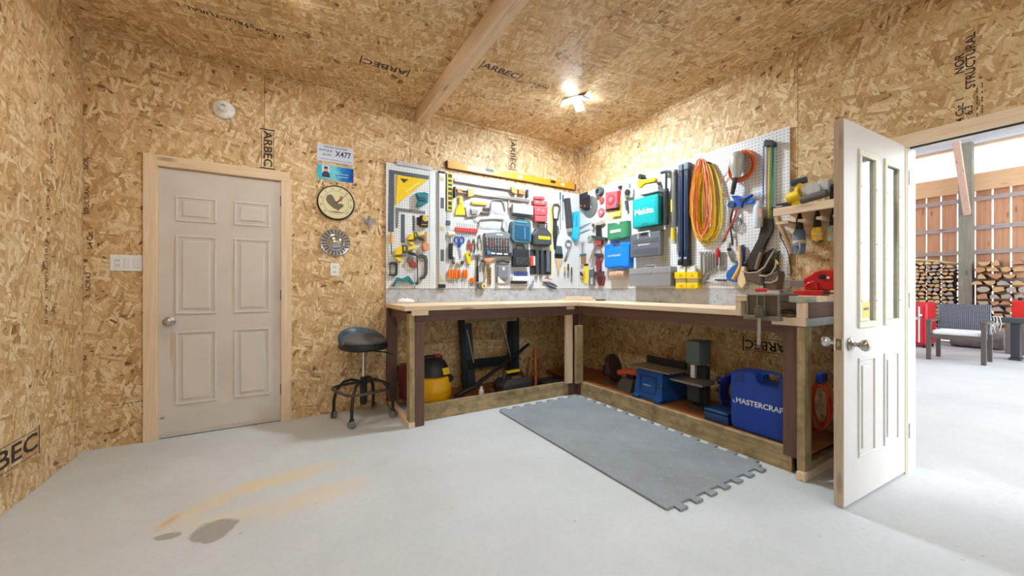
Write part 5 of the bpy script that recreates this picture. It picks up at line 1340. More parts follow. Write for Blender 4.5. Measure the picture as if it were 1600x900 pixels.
for r_ in range(5):
    for k in range(9):
        x = 518 + k * 31; y = 228 + r_ * 34 + k * 1.2
        t.disc('socket', (STEEL() if not (r_ in (1, 2) and k in (1, 2, 6)) else P((150, 60, 54), .4)) if r_ < 3 else P((96, 82, 76), .4, .5), x, y, 12 - (k % 3), .041, .055, seg=12, bev=0)
t.poly('brand_bar', P((30, 40, 62), .4), [(512, 378), (800, 398), (800, 434), (512, 420)], .0405, .058, .002); t.disc('blue_badge', P((56, 136, 206), .4), 535, 396, 22, .0585, .06)
t.rect('white_label', WHITE(), 562, 395, 610, 415, .0585, .0592, 0); t.rect('white_label', WHITE(), 625, 400, 690, 422, .0585, .0592, 0); t.rect('white_label', WHITE(), 708, 406, 755, 424, .0585, .0592, 0)
t.rect('handle_slot', P((206, 210, 214), .4), 625, 182, 700, 205, .0405, .043)
t = Tool(VA2, 'plastic_case', 'pale blue-grey hard case below the upper bar clamp', 'case', 925, 620)
t.rect('front_shell', P((170, 180, 188), .42), 812, 562, 1045, 700, .03, .075, .008); t.rect('back_shell', P((104, 110, 116), .45), 808, 580, 1040, 732, 0, .029, .006); t.rect('latch', P((206, 212, 216), .4), 905, 565, 960, 590, .0755, .082)
t = Tool(VA2, 'red_organizer', 'faded red plastic organizer of stacked trays', 'organizer', 1130, 620)
PK = P((214, 92, 96), .42, name='faded_red')
for pts_, n1 in (([(1065, 478), (1160, 485), (1185, 520), (1060, 515)], .05), ([(1052, 525), (1200, 540), (1205, 592), (1056, 580)], .07), ([(1050, 590), (1210, 600), (1205, 700), (1062, 695)], .06), ([(1062, 702), (1205, 708), (1200, 775), (1066, 768)], .075)): t.poly('tray', PK, pts_, 0, n1, .006)
for x, y in ((1085, 545), (1150, 552), (1100, 640), (1150, 650)): t.rect('slot', P((232, 150, 150), .4), x - 14, y - 10, x + 18, y + 12, .0705, .073)
t = Tool(VA3, 'plastic_case', 'teal and smoke-blue tool case with a clear window', 'case', 910, 150)
t.poly('shell', P((70, 104, 120), .4), [(800, 45), (840, 22), (990, 30), (1022, 60), (1024, 270), (1000, 298), (830, 285), (795, 240)], 0, .07, .012); t.rect('window', P((36, 84, 116), .15), 840, 85, 1000, 265, .0705, .077, .006); t.rect('teal_crest', P((70, 160, 170), .35), 850, 38, 975, 66, .0705, .078, .004); t.rod('handle', BLACK(), [(862, 40, .04), (865, 8, .04), (935, 12, .04), (940, 42, .04)], .007)
t.rod('painted_highlight', P((150, 190, 206), .3), [(945, 110, .079), (948, 240, .079)], .004)  # pale rod draws a painted highlight on the case window
t = Tool(VA3, 'plastic_case', 'black eight-sided tool case with a yellow label', 'case', 1145, 220)
t.poly('shell', P((56, 58, 64), .42), [(1095, 115), (1200, 118), (1252, 190), (1255, 300), (1225, 330), (1075, 322), (1042, 290), (1045, 190)], 0, .08, .012); t.poly('inner_face', P((70, 72, 78), .42), [(1100, 135), (1190, 138), (1236, 200), (1236, 285), (1212, 308), (1085, 302), (1062, 280), (1062, 200)], .0805, .088, .006); t.rect('yellow_label', P((226, 214, 40), .4), 1102, 206, 1234, 252, .0885, .0895, 0); t.rod('handle', BLACK(), [(1100, 120, .04), (1098, 60, .04), (1195, 64, .04), (1197, 122, .04)], .008)
t.rect('label_print', P((90, 86, 30), .5), 1112, 222, 1222, 236, .0896, .0899, 0)
t = Tool(VA3, 'soft_case', 'black soft pouch with a carry handle under the teal case', 'pouch', 905, 450)
t.poly('body', P((38, 40, 46), .6), [(818, 355), (1000, 362), (1000, 560), (815, 558)], 0, .055, .01); t.rect('pocket', P((50, 52, 58), .6), 840, 450, 985, 545, .0555, .068, .006); t.rod('handle', BLACK(), [(842, 358, .03), (850, 318, .03), (930, 318, .03), (945, 360, .03)], .006)
for k in range(4): t.disc('rivet', P((120, 122, 126), .3, .8), 865 + k * 34, 490 + (k % 2) * 26, 7, .0682, .071, seg=10)
t = Tool(VA3, 'bit_roll', 'dark grey roll pack with a red and white label strip', 'roll', 1125, 500)
t.rect('backing', P((52, 54, 58), .5), 1008, 362, 1245, 650, 0, .012)
for k, (x, cl) in enumerate(((1085, (66, 68, 72)), (1140, (58, 62, 66)), (1208, (96, 104, 118)))): t.rod('roll', P(cl, .45), [(x, 370, .035), (x, 645 - 30 * (k == 2), .035)], .024, 14)
t.rect('red_strip', P((214, 74, 46), .45), 1012, 432, 1045, 552, .0125, .03, .003); t.rect('white_strip', WHITE(), 1046, 440, 1066, 545, .0125, .0126 + .016, .003)
t = Tool(VA3, 'driver_rack', 'white rack with a row of blue-tipped bits at the bottom', 'rack', 905, 680)
t.rect('holder', P((224, 226, 232), .4), 808, 665, 1000, 722, 0, .04, .004); t.rect('base', BLACK(), 805, 723, 970, 750, 0, .045, .004)
for k in range(8): t.rod('bit', P((44, 64, 160), .4), [(832 + k * 20, 612, .02), (832 + k * 20, 664, .02)], .006, 8)
t = Tool(VA3, 'sheet_sander', 'grey sheet sander pad hanging under the socket set', 'sander', 695, 600)
t.rect('plate', P((150, 154, 160), .45), 616, 518, 782, 742, 0, .02, .004); t.rect('pad', P((120, 124, 132), .5), 640, 545, 760, 690, .0205, .045, .008); t.rod('grip', BLACK(), [(625, 505, .03), (695, 492, .035), (768, 508, .03)], .012, 10); t.poly('paper', P((232, 226, 212), .7), [(640, 665), (720, 745), (640, 745)], .0455, .0465, 0); t.rect('switch', P((210, 214, 220), .4), 690, 560, 720, 600, .0455, .052)
pliers(VA3, 1180, 745, .8, P((36, 52, 90), .45), 'dark blue pliers lying slanted at the bottom of the board', -1.2); pliers(VA3, 1040, 730, .5, P((170, 172, 176), .4, .5), 'small bare steel pliers at the bottom edge', .4)
t = Tool(VA3, 'warning_tag', 'small red and white hang tag over the slanted pliers', 'tag', 1210, 700); t.poly('tag_sheet', P((232, 206, 200), .6), [(1160, 682), (1262, 702), (1256, 728), (1165, 712)], .022, .024, .0005); t.poly('red_band', RED(), [(1170, 684), (1258, 702), (1257, 708), (1170, 692)], .0241, .0246, 0)
t = Tool(VA2, 'yellow_straightedge', 'long thin yellow straightedge next to the hand saw', 'straightedge', 1245, 700)
a_ = t.pt(1245, 590, .006); b_ = t.pt(1250, 1370, .006); G().box(a_[0] - .013, a_[0] + .013, b_[1], a_[1], 0, .008).out('edge_bar', P((236, 212, 90), .4), t.root, .001)
t = Tool(VA2, 'hand_saw', 'black hand saw with an open handle near the corner', 'saw', 1300, 640)
t.poly('blade', P((66, 68, 66), .4, .6), [(1268, 740), (1310, 760), (1320, 900), (1300, 1090), (1280, 1095), (1262, 900)], .006, .009); t.rod('handle_frame', P((92, 84, 74), .5), [(1270, 740, .014), (1262, 640, .014), (1275, 580, .014), (1320, 575, .014), (1342, 610, .014), (1330, 680, .014), (1320, 745, .014)], .012, 10, closed=True); t.rod('brace', P((60, 96, 92), .45), [(1320, 820, .014), (1335, 900, .014), (1310, 930, .014)], .006)
for i, (x, y0, y1, lb_) in enumerate(((1350, 440, 870, 'longer thin steel rod near the corner'), (1380, 470, 760, 'shorter thin steel rod near the corner'))):
    t = Tool(VA2, 'steel_rod', lb_, 'rod', x, y0 + 10); t.rod('rod', P((96, 112, 122), .35, .7), [(x, y0, .012), (x, y1, .012)], .004); t.rod('handle', P((70, 92, 104), .4), [(x, y0, .012), (x, y0 + 80, .012)], .009, 10)
t = Tool(VA2, 'hand_torch', 'slanted dark grey torch hanging by the corner', 'torch', 1450, 640)
t.poly('barrel', P((64, 64, 68), .45), [(1412, 505), (1465, 500), (1500, 830), (1440, 850)], .0, .05, .01); t.poly('head', P((176, 172, 160), .4, .4), [(1440, 852), (1485, 842), (1482, 890), (1445, 895)], .004, .045, .004)
t = Tool(VA2, 'caulking_gun', 'bright turquoise caulking handle hanging in the corner', 'caulking gun', 1560, 700)
TQ = P((44, 184, 222), .38, name='turquoise'); t.poly('grip', TQ, [(1515, 660), (1560, 648), (1575, 700), (1572, 860), (1560, 960), (1535, 1000), (1500, 950), (1495, 860), (1512, 760)], .002, .06, .012); t.poly('trigger', P((30, 150, 190), .4), [(1530, 700), (1548, 700), (1545, 820), (1525, 830)], .0605, .07, .004)
t = Tool(VA3, 'paint_brush', 'wide paint brush hanging bristles up near the corner', 'brush', 1335, 420)
t.poly('bristles', P((72, 84, 88), .8, var=.3, scale=200), [(1308, 320), (1365, 325), (1378, 412), (1298, 408)], .004, .026, .002); t.poly('ferrule', P((34, 40, 46), .4, .5), [(1296, 410), (1380, 414), (1380, 462), (1298, 458)], .003, .028, .002); t.poly('handle', TAN, [(1300, 462), (1376, 466), (1365, 525), (1345, 560), (1342, 640), (1322, 640), (1318, 556), (1304, 520)], .006, .024, .005)
t = Tool(VA3, 'ring_wrench', 'chrome ring wrench slanted beside the paint brush', 'wrench', 1440, 300)
t.ring('ring', CHROME(), 1442, 298, 40, .009, .012); t.poly('shank', CHROME(), [(1440, 350), (1468, 356), (1418, 495), (1390, 492)], .006, .016, .002)
for i, (x, y0, y1, cl, lb_) in enumerate(((1400, 560, 660, (206, 180, 60), 'small yellow-handled chisel near the corner'), (1440, 525, 660, (70, 66, 66), 'black-handled chisel near the corner'), (1478, 565, 735, (120, 96, 80), 'brown-handled chisel closest to the corner'))):
    t = Tool(VA3, 'wood_chisel', lb_, 'chisel', x, y0); t.rod('handle', P(cl, .5), [(x, y0, .016), (x, y0 + (y1 - y0) * .4, .016), (x, y0 + (y1 - y0) * .6, .016)], [.009, .012, .009], 10); t.poly('blade', STEEL(), [(x - 7, y0 + (y1 - y0) * .6), (x + 7, y0 + (y1 - y0) * .6), (x + 9, y1), (x - 9, y1)], .012, .018, .001)
# ---- right wall, next to the corner
t = Tool(VBc, 'soft_pouch', 'black nylon pouch with orange dots in the corner', 'pouch', 130, 480)
t.poly('body', P((36, 32, 40), .6), [(55, 375), (205, 385), (208, 610), (130, 655), (60, 615)], 0, .045, .008); t.rect('flap', P((48, 44, 52), .6), 70, 372, 203, 430, .0455, .052, .003)
for x, y in ((85, 580), (150, 582)): t.disc('orange_dot', P((220, 120, 60), .4), x, y, 17, .0455, .048, seg=14)
t = Tool(VB4, 'saw_blade', 'grey circular saw blade half hidden behind the black pouch', 'saw blade', 490, 590)
t.disc('blade', P((156, 158, 166), .35, .7), 500, 590, 135, .001, .003, seg=48, hole=.12)
for k in range(3): t.ring('groove', P((196, 186, 130), .4, .5), 500, 590, 60 + k * 32, .0012, .0032)
t = Tool(VB4, 'steel_strip', 'pale notched steel strip lying diagonally in the corner', 'strip', 470, 780)
t.poly('strip', SILV, [(345, 850), (500, 770), (510, 782), (355, 872)], .006, .009); t.poly('strip', SILV, [(350, 910), (490, 850), (496, 864), (356, 926)], .006, .009)
t = Tool(VBc, 'sanding_wheel', 'dark grey round sanding wheel above the red discs', 'wheel', 390, 320)
c = t.pt(390, 325, .05); r_ = t.rad(390, 325, 78, .05)
G().lathe([(0, 0), (r_, 0), (r_ * 1.02, .004), (r_, .052), (r_ * .9, .058), (r_ * .55, .058), (r_ * .5, .052), (r_ * .25, .052), (r_ * .2, .06), (0, .06)], 30, Matrix.Translation((c[0], c[1], 0))).out('wheel', P((78, 82, 92), .45), t.root, smooth=40)
G().lathe([(r_ * .5, .0585), (r_ * .86, .0585), (r_ * .86, .0605), (r_ * .5, .0605), (r_ * .5, .0585)], 30, Matrix.Translation((c[0], c[1], 0))).out('rim_band', P((112, 118, 128), .4), t.root)
t = Tool(VBc, 'disc_pack', 'clear pack of red sanding discs with a dark bottom edge', 'pack', 630, 450)
t.poly('backing', P((216, 200, 206), .35), [(510, 300), (770, 255), (760, 640), (510, 665)], 0, .008, .001)
t.poly('red_body', P((216, 96, 104), .4), [(515, 345), (715, 318), (712, 610), (515, 640)], .0085, .045, .006); t.disc('disc', P((206, 72, 84), .4), 605, 465, 92, .0455, .055, seg=30); t.disc('disc_centre', P((226, 130, 134), .4), 605, 465, 40, .0555, .06)
t.poly('red_side', RED(), [(722, 318), (768, 310), (750, 545), (715, 555)], .0085, .03, .003); t.poly('dark_edge', P((40, 34, 46), .5), [(515, 645), (745, 618), (745, 648), (515, 672)], .0085, .02, .002); t.disc('knob', P((70, 70, 92), .4), 722, 560, 32, .0305, .05); t.rect('hook', BLACK(), 735, 235, 785, 262, .0, .03, .003)
for i, (x, y, r_, lb_) in enumerate(((445, 480, 55, 'small brown-red grinding disc between the wheel and the pack'), (435, 690, 72, 'red flap disc hanging below the sanding wheel'))):
    t = Tool(VBc, 'flap_disc', lb_, 'disc', x, y); t.disc('disc', P((196, 96, 84) if i == 0 else (214, 104, 112), .45), x, y, r_, .002, .02, seg=26); t.disc('centre', P((150, 70, 60), .5) if i == 0 else P((240, 214, 214), .4), x, y, r_ * .3, .0205, .026)
t = Tool(VBc, 'blister_pack', 'yellow and clear blister pack under the red discs', 'pack', 690, 720)
t.poly('card', P((226, 214, 150), .5), [(545, 690), (800, 650), (800, 790), (548, 830)], 0, .004, .0005); t.poly('yellow_edge', P((196, 166, 44), .5), [(765, 480), (800, 470), (800, 655), (768, 660)], .0, .006); t.poly('blister', P((214, 190, 90), .3), [(640, 690), (780, 668), (780, 760), (640, 784)], .0045, .024, .006)
t = Tool(VBc, 'angle_grinder', 'silver and black angle grinder hanging left of the teal case', 'grinder', 890, 330)
t.disc('gear_head', P((170, 176, 174), .4, .5), 900, 345, 85, .002, .04, seg=20); t.disc('hub', BLACK(), 895, 345, 52, .0405, .055, seg=20); t.rect('spindle', P((190, 194, 190), .4, .5), 862, 195, 925, 262, .005, .04, .006); t.poly('guard', P((196, 202, 200), .4, .4), [(930, 260), (1000, 290), (990, 430), (930, 440), (955, 350)], .004, .035, .004); t.poly('grip', P((54, 58, 58), .5), [(846, 490), (885, 485), (900, 655), (868, 662)], .006, .04, .006); t.poly('lever', P((206, 208, 206), .4, .4), [(832, 290), (850, 285), (880, 490), (862, 492)], .004, .02, .003)
t = Tool(VB4, 'jigsaw', 'yellow jigsaw with a grey sole plate above the teal case', 'jigsaw', 1210, 300)
t.poly('body', YELLOW(), [(1078, 240), (1130, 238), (1180, 245), (1290, 212), (1312, 235), (1300, 268), (1200, 290), (1160, 300), (1130, 352), (1088, 350)], .03, .085, .012); t.poly('housing', P((176, 178, 178), .4, .5), [(1150, 330), (1190, 300), (1320, 282), (1345, 330), (1340, 400), (1130, 450), (1110, 400)], .01, .07, .008); t.poly('sole_plate', P((206, 208, 208), .35, .6), [(1105, 412), (1345, 362), (1352, 385), (1110, 440)], .005, .078, .002); t.disc('knob', BLACK(), 1118, 206, 32, .03, .09, seg=20); t.poly('blade_clamp', BLACK(), [(1290, 262), (1340, 280), (1345, 330), (1300, 330)], .02, .06, .005)
t = Tool(VB4, 'tool_case', 'teal hard case lettered Makita on the right wall', 'case', 1190, 640)
TEALC = P((0, 150, 152), .4, name='case_teal')
t.rect('back_shell', P((0, 104, 112), .42), 1048, 520, 1360, 812, 0, .055, .008); t.rect('front_shell', TEALC, 1022, 500, 1345, 800, .057, .115, .010, seg=3); 
ff = G(); 
for k in range(2):
    a0, b0 = (1045, 525) if k == 0 else (1055, 536); a1, b1 = (1325, 770) if k == 0 else (1315, 760)
t.rect('raised_field', P((0, 158, 160), .38), 1052, 520, 1318, 775, .1155, .119, .004); t.rect('latch', P((0, 120, 126), .4), 1135, 792, 1205, 822, .06, .122, .004); t.rect('handle', P((0, 110, 118), .4), 1110, 824, 1240, 838, .05, .075, .004)
t.text('Makita', 1166, 642, .085, WHITE(), .1195, 1.05)
t = Tool(VB5, 'tool_case', 'small dark green case under the blister pack', 'case', 725, 130)
t.poly('shell', P((52, 122, 84), .42), [(614, 65), (690, 54), (696, 74), (745, 68), (742, 44), (835, 28), (840, 205), (770, 232), (615, 240)], 0, .06, .008); t.rect('raised_field', P((58, 132, 92), .42), 640, 100, 810, 212, .0605, .064, .004)
t.rect('lettering_bar', P((206, 226, 206), .5), 645, 140, 760, 150, .0645, .065, 0); t.rect('latch', P((40, 100, 68), .42), 690, 214, 745, 236, .0605, .068, .003)
t = Tool(VB5, 'tool_case', 'bright blue hard case lettered MASTERCRAFT under the green case', 'case', 715, 410)
BLC = P((20, 124, 222), .38, name='case_bright_blue')
t.poly('shell', BLC, [(582, 292), (650, 285), (662, 322), (752, 312), (762, 268), (835, 262), (850, 290), (848, 530), (830, 545), (600, 545), (582, 530)], 0, .08, .010); t.rect('raised_field', P((26, 132, 228), .38), 600, 345, 830, 520, .0805, .085, .005)
t.rod('handle', P((12, 80, 170), .4), [(655, 300, .04), (665, 268, .04), (750, 260, .04), (760, 290, .04)], .010); t.text('MASTERCRAFT', 690, 412, .027, WHITE(), .0855, 1.1)
for x in (640, 790): t.rect('latch', P((14, 96, 190), .4), x - 22, 532, x + 22, 552, .05, .09, .003)
t = Tool(VB5, 'tool_case', 'dark grey ribbed case with a pale handle under the teal case', 'case', 1040, 300)
DGC = P((96, 100, 108), .45, name='case_dark_grey')
t.rect('back_shell', P((62, 64, 74), .45), 895, 180, 1215, 400, 0, .045, .006); t.rect('front_shell', DGC, 862, 190, 1190, 405, .046, .10, .010, seg=3)
for y in (248, 345, 372): t.rect('rib', P((84, 88, 96), .45), 890, y, 1160, y + 7, .1005, .104, .002)
t.rod('handle', P((206, 208, 212), .4), [(948, 225, .104), (950, 165, .09), (1072, 148, .09), (1074, 205, .104)], .007); t.rect('handle_gap', BLACK(), 975, 172, 1050, 192, .1003, .1012, .002); t.text('MASTERCRAFT', 1010, 292, .020, WHITE(), .1015, 1.1)
t = Tool(VB5, 'metal_box', 'long plain grey metal box at the bottom of the right pegboard', 'box', 1080, 640)
t.rect('body', P((140, 140, 146), .42, .2), 852, 600, 1300, 742, 0, .10, .006); t.rect('lid', P((150, 150, 156), .42, .2), 850, 552, 1303, 598, 0, .104, .006); t.rod('handle', P((206, 208, 210), .3, .8), [(1010, 552, .05), (1025, 522, .05), (1130, 512, .05), (1145, 545, .05)], .005); t.rect('latch', STEEL(), 1060, 585, 1090, 615, .1045, .108, .002)
t = Tool(VB5, 'paper_roll', 'copper-coloured roll of sandpaper lying on two hooks', 'roll', 735, 615)
c0 = t.pt(655, 615, .05); c1 = t.pt(812, 612, .05); G().tube([(c0[0], c0[1], .05), (c1[0], c0[1], .05)], .036, 24).out('roll', P((200, 164, 140), .5, var=.15), t.root, smooth=40); G().tube([(c0[0] - .003, c0[1], .05), (c0[0] + .001, c0[1], .05)], .020, 18).out('core', P((70, 54, 46), .6), t.root)
for f_ in (.35, .62, .8): G().tube([(c0[0] + (c1[0] - c0[0]) * f_, c0[1], .05), (c0[0] + (c1[0] - c0[0]) * f_ + .008, c0[1], .05)], .0375, 24).out('band', P((176, 120, 100), .5), t.root, smooth=40)
t.rod('hook', STEEL(), [(700, 612, .0), (700, 650, .05), (700, 655, .08)], .003); t.rod('hook', STEEL(), [(790, 612, .0), (790, 650, .05), (790, 655, .08)], .003)
# odds and ends between corner and cases (VB5)
t = Tool(VB5, 'pipe_fitting', 'pale brass pipe fitting at the top of the tangle by the corner', 'fitting', 470, 80)
c = t.pt(470, 82, .03); G().lathe([(0, 0), (.03, 0), (.034, .02), (.022, .03), (.022, .05), (0, .05)], 20, Matrix.Translation((c[0], c[1], 0))).out('body', P((214, 200, 176), .4, .4), t.root, smooth=40); t.poly('arm', P((206, 196, 180), .4, .4), [(480, 60), (570, 20), (585, 60), (500, 95)], .01, .035, .006); t.disc('bore', P((90, 80, 70), .5), 462, 84, 22, .0502, .052, seg=14)
t = Tool(VB5, 'ratchet_strap', 'black ratchet clamp with a wide jaw below the brass fitting', 'clamp', 515, 130)
t.poly('post', BLACK(), [(492, 80), (528, 78), (535, 200), (490, 200)], .01, .045, .004); t.poly('jaw', P((58, 66, 66), .45), [(440, 190), (520, 205), (595, 215), (590, 252), (500, 238), (445, 222)], .005, .05, .005); t.disc('wheel', P((196, 196, 178), .4, .4), 420, 225, 36, .004, .02, seg=20, hole=.5)
t = Tool(VB5, 'pipe_wrench', 'red-jawed pipe pliers beneath the black ratchet clamp', 'wrench', 510, 270)
t.poly('jaw', P((150, 62, 54), .45), [(465, 265), (500, 235), (555, 245), (545, 300), (500, 300)], .005, .04, .004); t.rod('handle', P((196, 150, 140), .45), [(490, 290, .02), (450, 380, .02), (420, 480, .02)], .008); t.rod('handle', P((150, 70, 64), .45), [(520, 295, .02), (545, 340, .02), (560, 400, .02)], .008)
t = Tool(VB5, 'glue_gun', 'black and red hot glue gun left of the blue case', 'glue gun', 515, 420)
t.poly('barrel', P((54, 52, 58), .45), [(475, 385), (550, 388), (556, 420), (540, 432), (480, 425)], .005, .045, .006); t.poly('grip', P((120, 44, 62), .45), [(492, 430), (535, 432), (532, 560), (520, 600), (498, 598), (488, 520)], .005, .04, .008); t.poly('trigger', P((190, 120, 140), .4), [(540, 400), (558, 400), (556, 450), (540, 470)], .01, .03, .003)
t = Tool(VB5, 'sharpener', 'red-rimmed black knife sharpener under the glue gun', 'sharpener', 535, 660)
t.poly('rim', P((140, 48, 56), .45), [(495, 618), (570, 615), (582, 650), (560, 738), (520, 738), (488, 660)], 0, .03, .004); t.poly('face', P((60, 40, 44), .5), [(508, 630), (560, 628), (568, 655), (550, 720), (526, 720), (502, 660)], .0305, .036, .003); t.rect('bracket', DKGREY(), 465, 585, 565, 614, 0, .03, .003)
t = Tool(VB5, 'stapler', 'grey staple gun at the bottom beside the yellow strip', 'stapler', 440, 650)
t.poly('body', P((112, 116, 122), .4, .5), [(415, 565), (462, 562), (468, 735), (412, 735)], .003, .035, .004); t.rect('plate', P((206, 210, 216), .35, .6), 432, 650, 458, 725, .0355, .038)
t = Tool(VB5, 'marking_strip', 'short bright yellow strip near the corner at the bottom', 'strip', 384, 600); t.rect('strip', P((240, 222, 30), .4), 366, 522, 404, 718, .001, .008); t.rect('cap', BLACK(), 366, 502, 404, 522, .001, .010)
t = Tool(VB5, 'combination_square', 'white and steel combination square hanging in the corner', 'square', 340, 320); t.rect('blade', SILV, 322, 262, 372, 400, .002, .006); t.rect('slot', DKSTEEL(), 344, 280, 350, 390, .0061, .0066, 0); t.rect('head', P((92, 112, 124), .4, .5), 318, 395, 378, 414, .002, .02)
t = Tool(VB5, 'block_plane', 'brown wooden block plane hanging low in the corner', 'plane', 345, 440); t.poly('body', P((150, 110, 66), .5, var=.2), [(325, 425), (362, 425), (362, 495), (330, 500)], .002, .04, .005); t.rod('handle', P((196, 190, 180), .4, .4), [(330, 500, .02), (326, 560, .02)], .006)
t = Tool(VB5, 'small_tin', 'small brown and black tin near the bottom of the corner', 'tin', 335, 615); t.rect('tin', P((196, 166, 120), .5), 318, 580, 360, 660, .001, .03, .003); t.poly('lid', P((50, 40, 40), .5), [(318, 580), (345, 600), (360, 640), (318, 620)], .0305, .034, .001)
t = Tool(VB5, 'spanner', 'long steel spanner slanted left of the red pipe pliers', 'spanner', 455, 420); t.poly('shank', STEEL(), [(478, 320), (492, 322), (452, 540), (436, 540)], .045, .052, .002); t.ring('ring', STEEL(), 486, 300, 18, .006, .048)
# ---- tall things and cords (VB6 / VB7)
t = Tool(VB6, 'floor_pump', 'black tall hand pump with a T-handle right of the teal case', 'pump', 70, 400)
t.rod('t_handle', P((44, 50, 54), .45), [(22, 345, .05), (78, 332, .05), (132, 338, .05)], .016, 12); t.rod('shaft', P((60, 66, 70), .4, .5), [(75, 345, .05), (75, 540, .05)], .011, 12); t.rod('barrel', P((34, 36, 40), .4), [(72, 530, .05), (72, 905, .05)], .027, 16); t.rod('collar', P((70, 82, 84), .4), [(72, 522, .05), (72, 552, .05)], .030, 16)
t.rod('foot', P((200, 200, 196), .4, .4), [(66, 908, .05), (62, 960, .05)], .014, 12)
t = Tool(VB6, 'mailing_tube', 'grey tube with a yellow printed label next to the pump', 'tube', 170, 420)
t.rod('tube', P((112, 114, 112), .4, .3), [(165, 330, .05), (165, 930, .05)], .028, 16); t.rod('yellow_label', P((216, 196, 60), .4), [(150, 640, .055), (150, 770, .055)], .022, 14); t.rod('cap', P((150, 152, 152), .4, .5), [(165, 318, .05), (165, 345, .05)], .031, 16)
t = Tool(VB7, 'caulk_tube', 'yellow and clear caulk tube below the grey tube', 'tube', 130, 220); t.rod('tube', P((206, 186, 70), .4), [(128, 150, .05), (128, 262, .05)], .026, 14); t.rod('base', P((196, 198, 200), .4, .3), [(128, 264, .05), (128, 292, .05)], .028, 14)
t = Tool(VB7, 'wooden_dowel', 'slim pale wooden dowel hanging under the pump', 'dowel', 48, 200); t.rod('stick', P((214, 196, 160), .5), [(50, 170, .02), (46, 300, .02), (40, 460, .02)], .012, 10)
for i, (x0, x1, lb_) in enumerate(((206, 252, 'left dark blue rail of the tall pair beside the cords'), (262, 312, 'right dark blue rail of the tall pair beside the cords'))):
    t = Tool(VB6, 'rail_bar', lb_, 'rail', (x0 + x1) / 2, 420, 'dark blue rails right of the pump')
    DB = P((30, 42, 66), .35, name='dark_blue_plastic'); a_ = t.pt(x0, 320, .06); b_ = t.pt(x1, 1343, .06)
    G().box(a_[0], b_[0], b_[1], a_[1] + .03 * i, .01, .06).out('rail', DB, t.root, .008); G().box(a_[0] + .012, a_[0] + .022, b_[1] + .12, a_[1] - .05, .0605, .066).out('ridge', P((60, 84, 128), .3), t.root, .002)
    G().box(a_[0] - .001, b_[0] + .001, b_[1] - .002, b_[1] + .05, .008, .072).out('foot_cap', BLACK(), t.root, .006); G().box(a_[0] + .006, b_[0] - .01, b_[1] + .055, b_[1] + .075, .0605, .068).out('buckle', P((176, 186, 200), .35, .6), t.root, .002)
    t.rect('hook', P((70, 90, 98), .4), x0 - 2, 262 - 22 * i, x1, 320 - 18 * i, .005, .07, .006)
# yellow and orange extension cords, each a hank of loops
def hank(view, name, label, cat, cx, top, bot, hw, nloops, cols, r, depth, seed, parts='loop'):
    t = Tool(view, name, label, cat, cx, top + 20)
    rq = random.Random(seed)
    for k in range(nloops):
        f0 = rq.uniform(.42, 1.0); cxx = cx + rq.uniform(-.22, .22) * hw; tp = top + rq.uniform(0, 30); bt = bot - rq.uniform(0, (bot - top) * .12)
        n0 = .01 + depth * k / nloops
        pts_ = []
        N = 30
        ph = rq.uniform(0, 6)
        for j in range(N):
            a = j * 2 * PI / N
            yy = (tp + bt) / 2 - math.cos(a) * (bt - tp) / 2
            wf = math.sin(a)
            frac = (yy - tp) / (bt - tp)
            taper = .60 + .40 * frac if frac < .75 else 1.0
            xx = cxx + wf * hw * f0 * taper + 6 * math.sin(3 * a + ph)
            pts_.append((xx, yy, n0 + .006 * math.sin(2 * a + ph)))
        t.rod(parts, P(cols[k % len(cols)], .42), pts_, r, 6, closed=True)
    return t
YC = (232, 196, 36); OC = (226, 120, 52)
t = hank(VB6, 'extension_cord', 'hank of yellow extension cord in long loops', 'cord', 505, 225, 1125, 185, 16, [YC, (224, 186, 30), (238, 206, 60)], .0050, .05, 1)
t.rod('tie', P((40, 40, 40), .5), [(470, 240, .03), (520, 228, .06), (570, 250, .03)], .005)
t = hank(VB6, 'extension_cord', 'hank of orange extension cord hanging over the yellow one', 'cord', 480, 188, 1080, 150, 9, [OC, (214, 104, 44), (236, 140, 80)], .0042, .03, 4)
for p_ in t.root.children: p_.location.z += .036
t = Tool(VB6, 'trouble_light', 'trouble light with a grey cage and black handle on an orange cord coil', 'work light', 850, 250)
c = t.pt(850, 260, .06); s1 = .062
G().lathe([(0, -.11), (.022, -.105), (.038, -.07), (.052, -.02), (.058, .03), (.050, .075), (.030, .10), (0, .105)], 20, Matrix.Translation((c[0], c[1], .075)) @ Matrix.Rotation(-PI / 2, 4, 'X')).out('reflector_cage', P((188, 188, 180), .4, .3), t.root, smooth=50)
t.rod('socket', P((200, 202, 204), .4, .4), [(830, 355, .06), (822, 400, .06)], .024, 14); t.rod('handle', BLACK(), [(825, 395, .06), (805, 500, .06), (790, 580, .06)], [.017, .019, .015], 12)
rq = random.Random(9)
for k in range(7):
    t.ring('cord_loop', P((226, 116, 62), .45), 885 + rq.uniform(-18, 18), 275 + rq.uniform(-20, 20), 150 + rq.uniform(-22, 22), .005, .01 + .006 * k, sq=.88)
t.rod('cord_end', P((206, 110, 66), .45), [(740, 330, .02), (690, 420, .02), (655, 480, .02), (672, 560, .02), (715, 610, .02)], .004)
t = Tool(VB6, 'quick_clamp', 'pair of blue quick clamps under the trouble light', 'clamp', 850, 640)
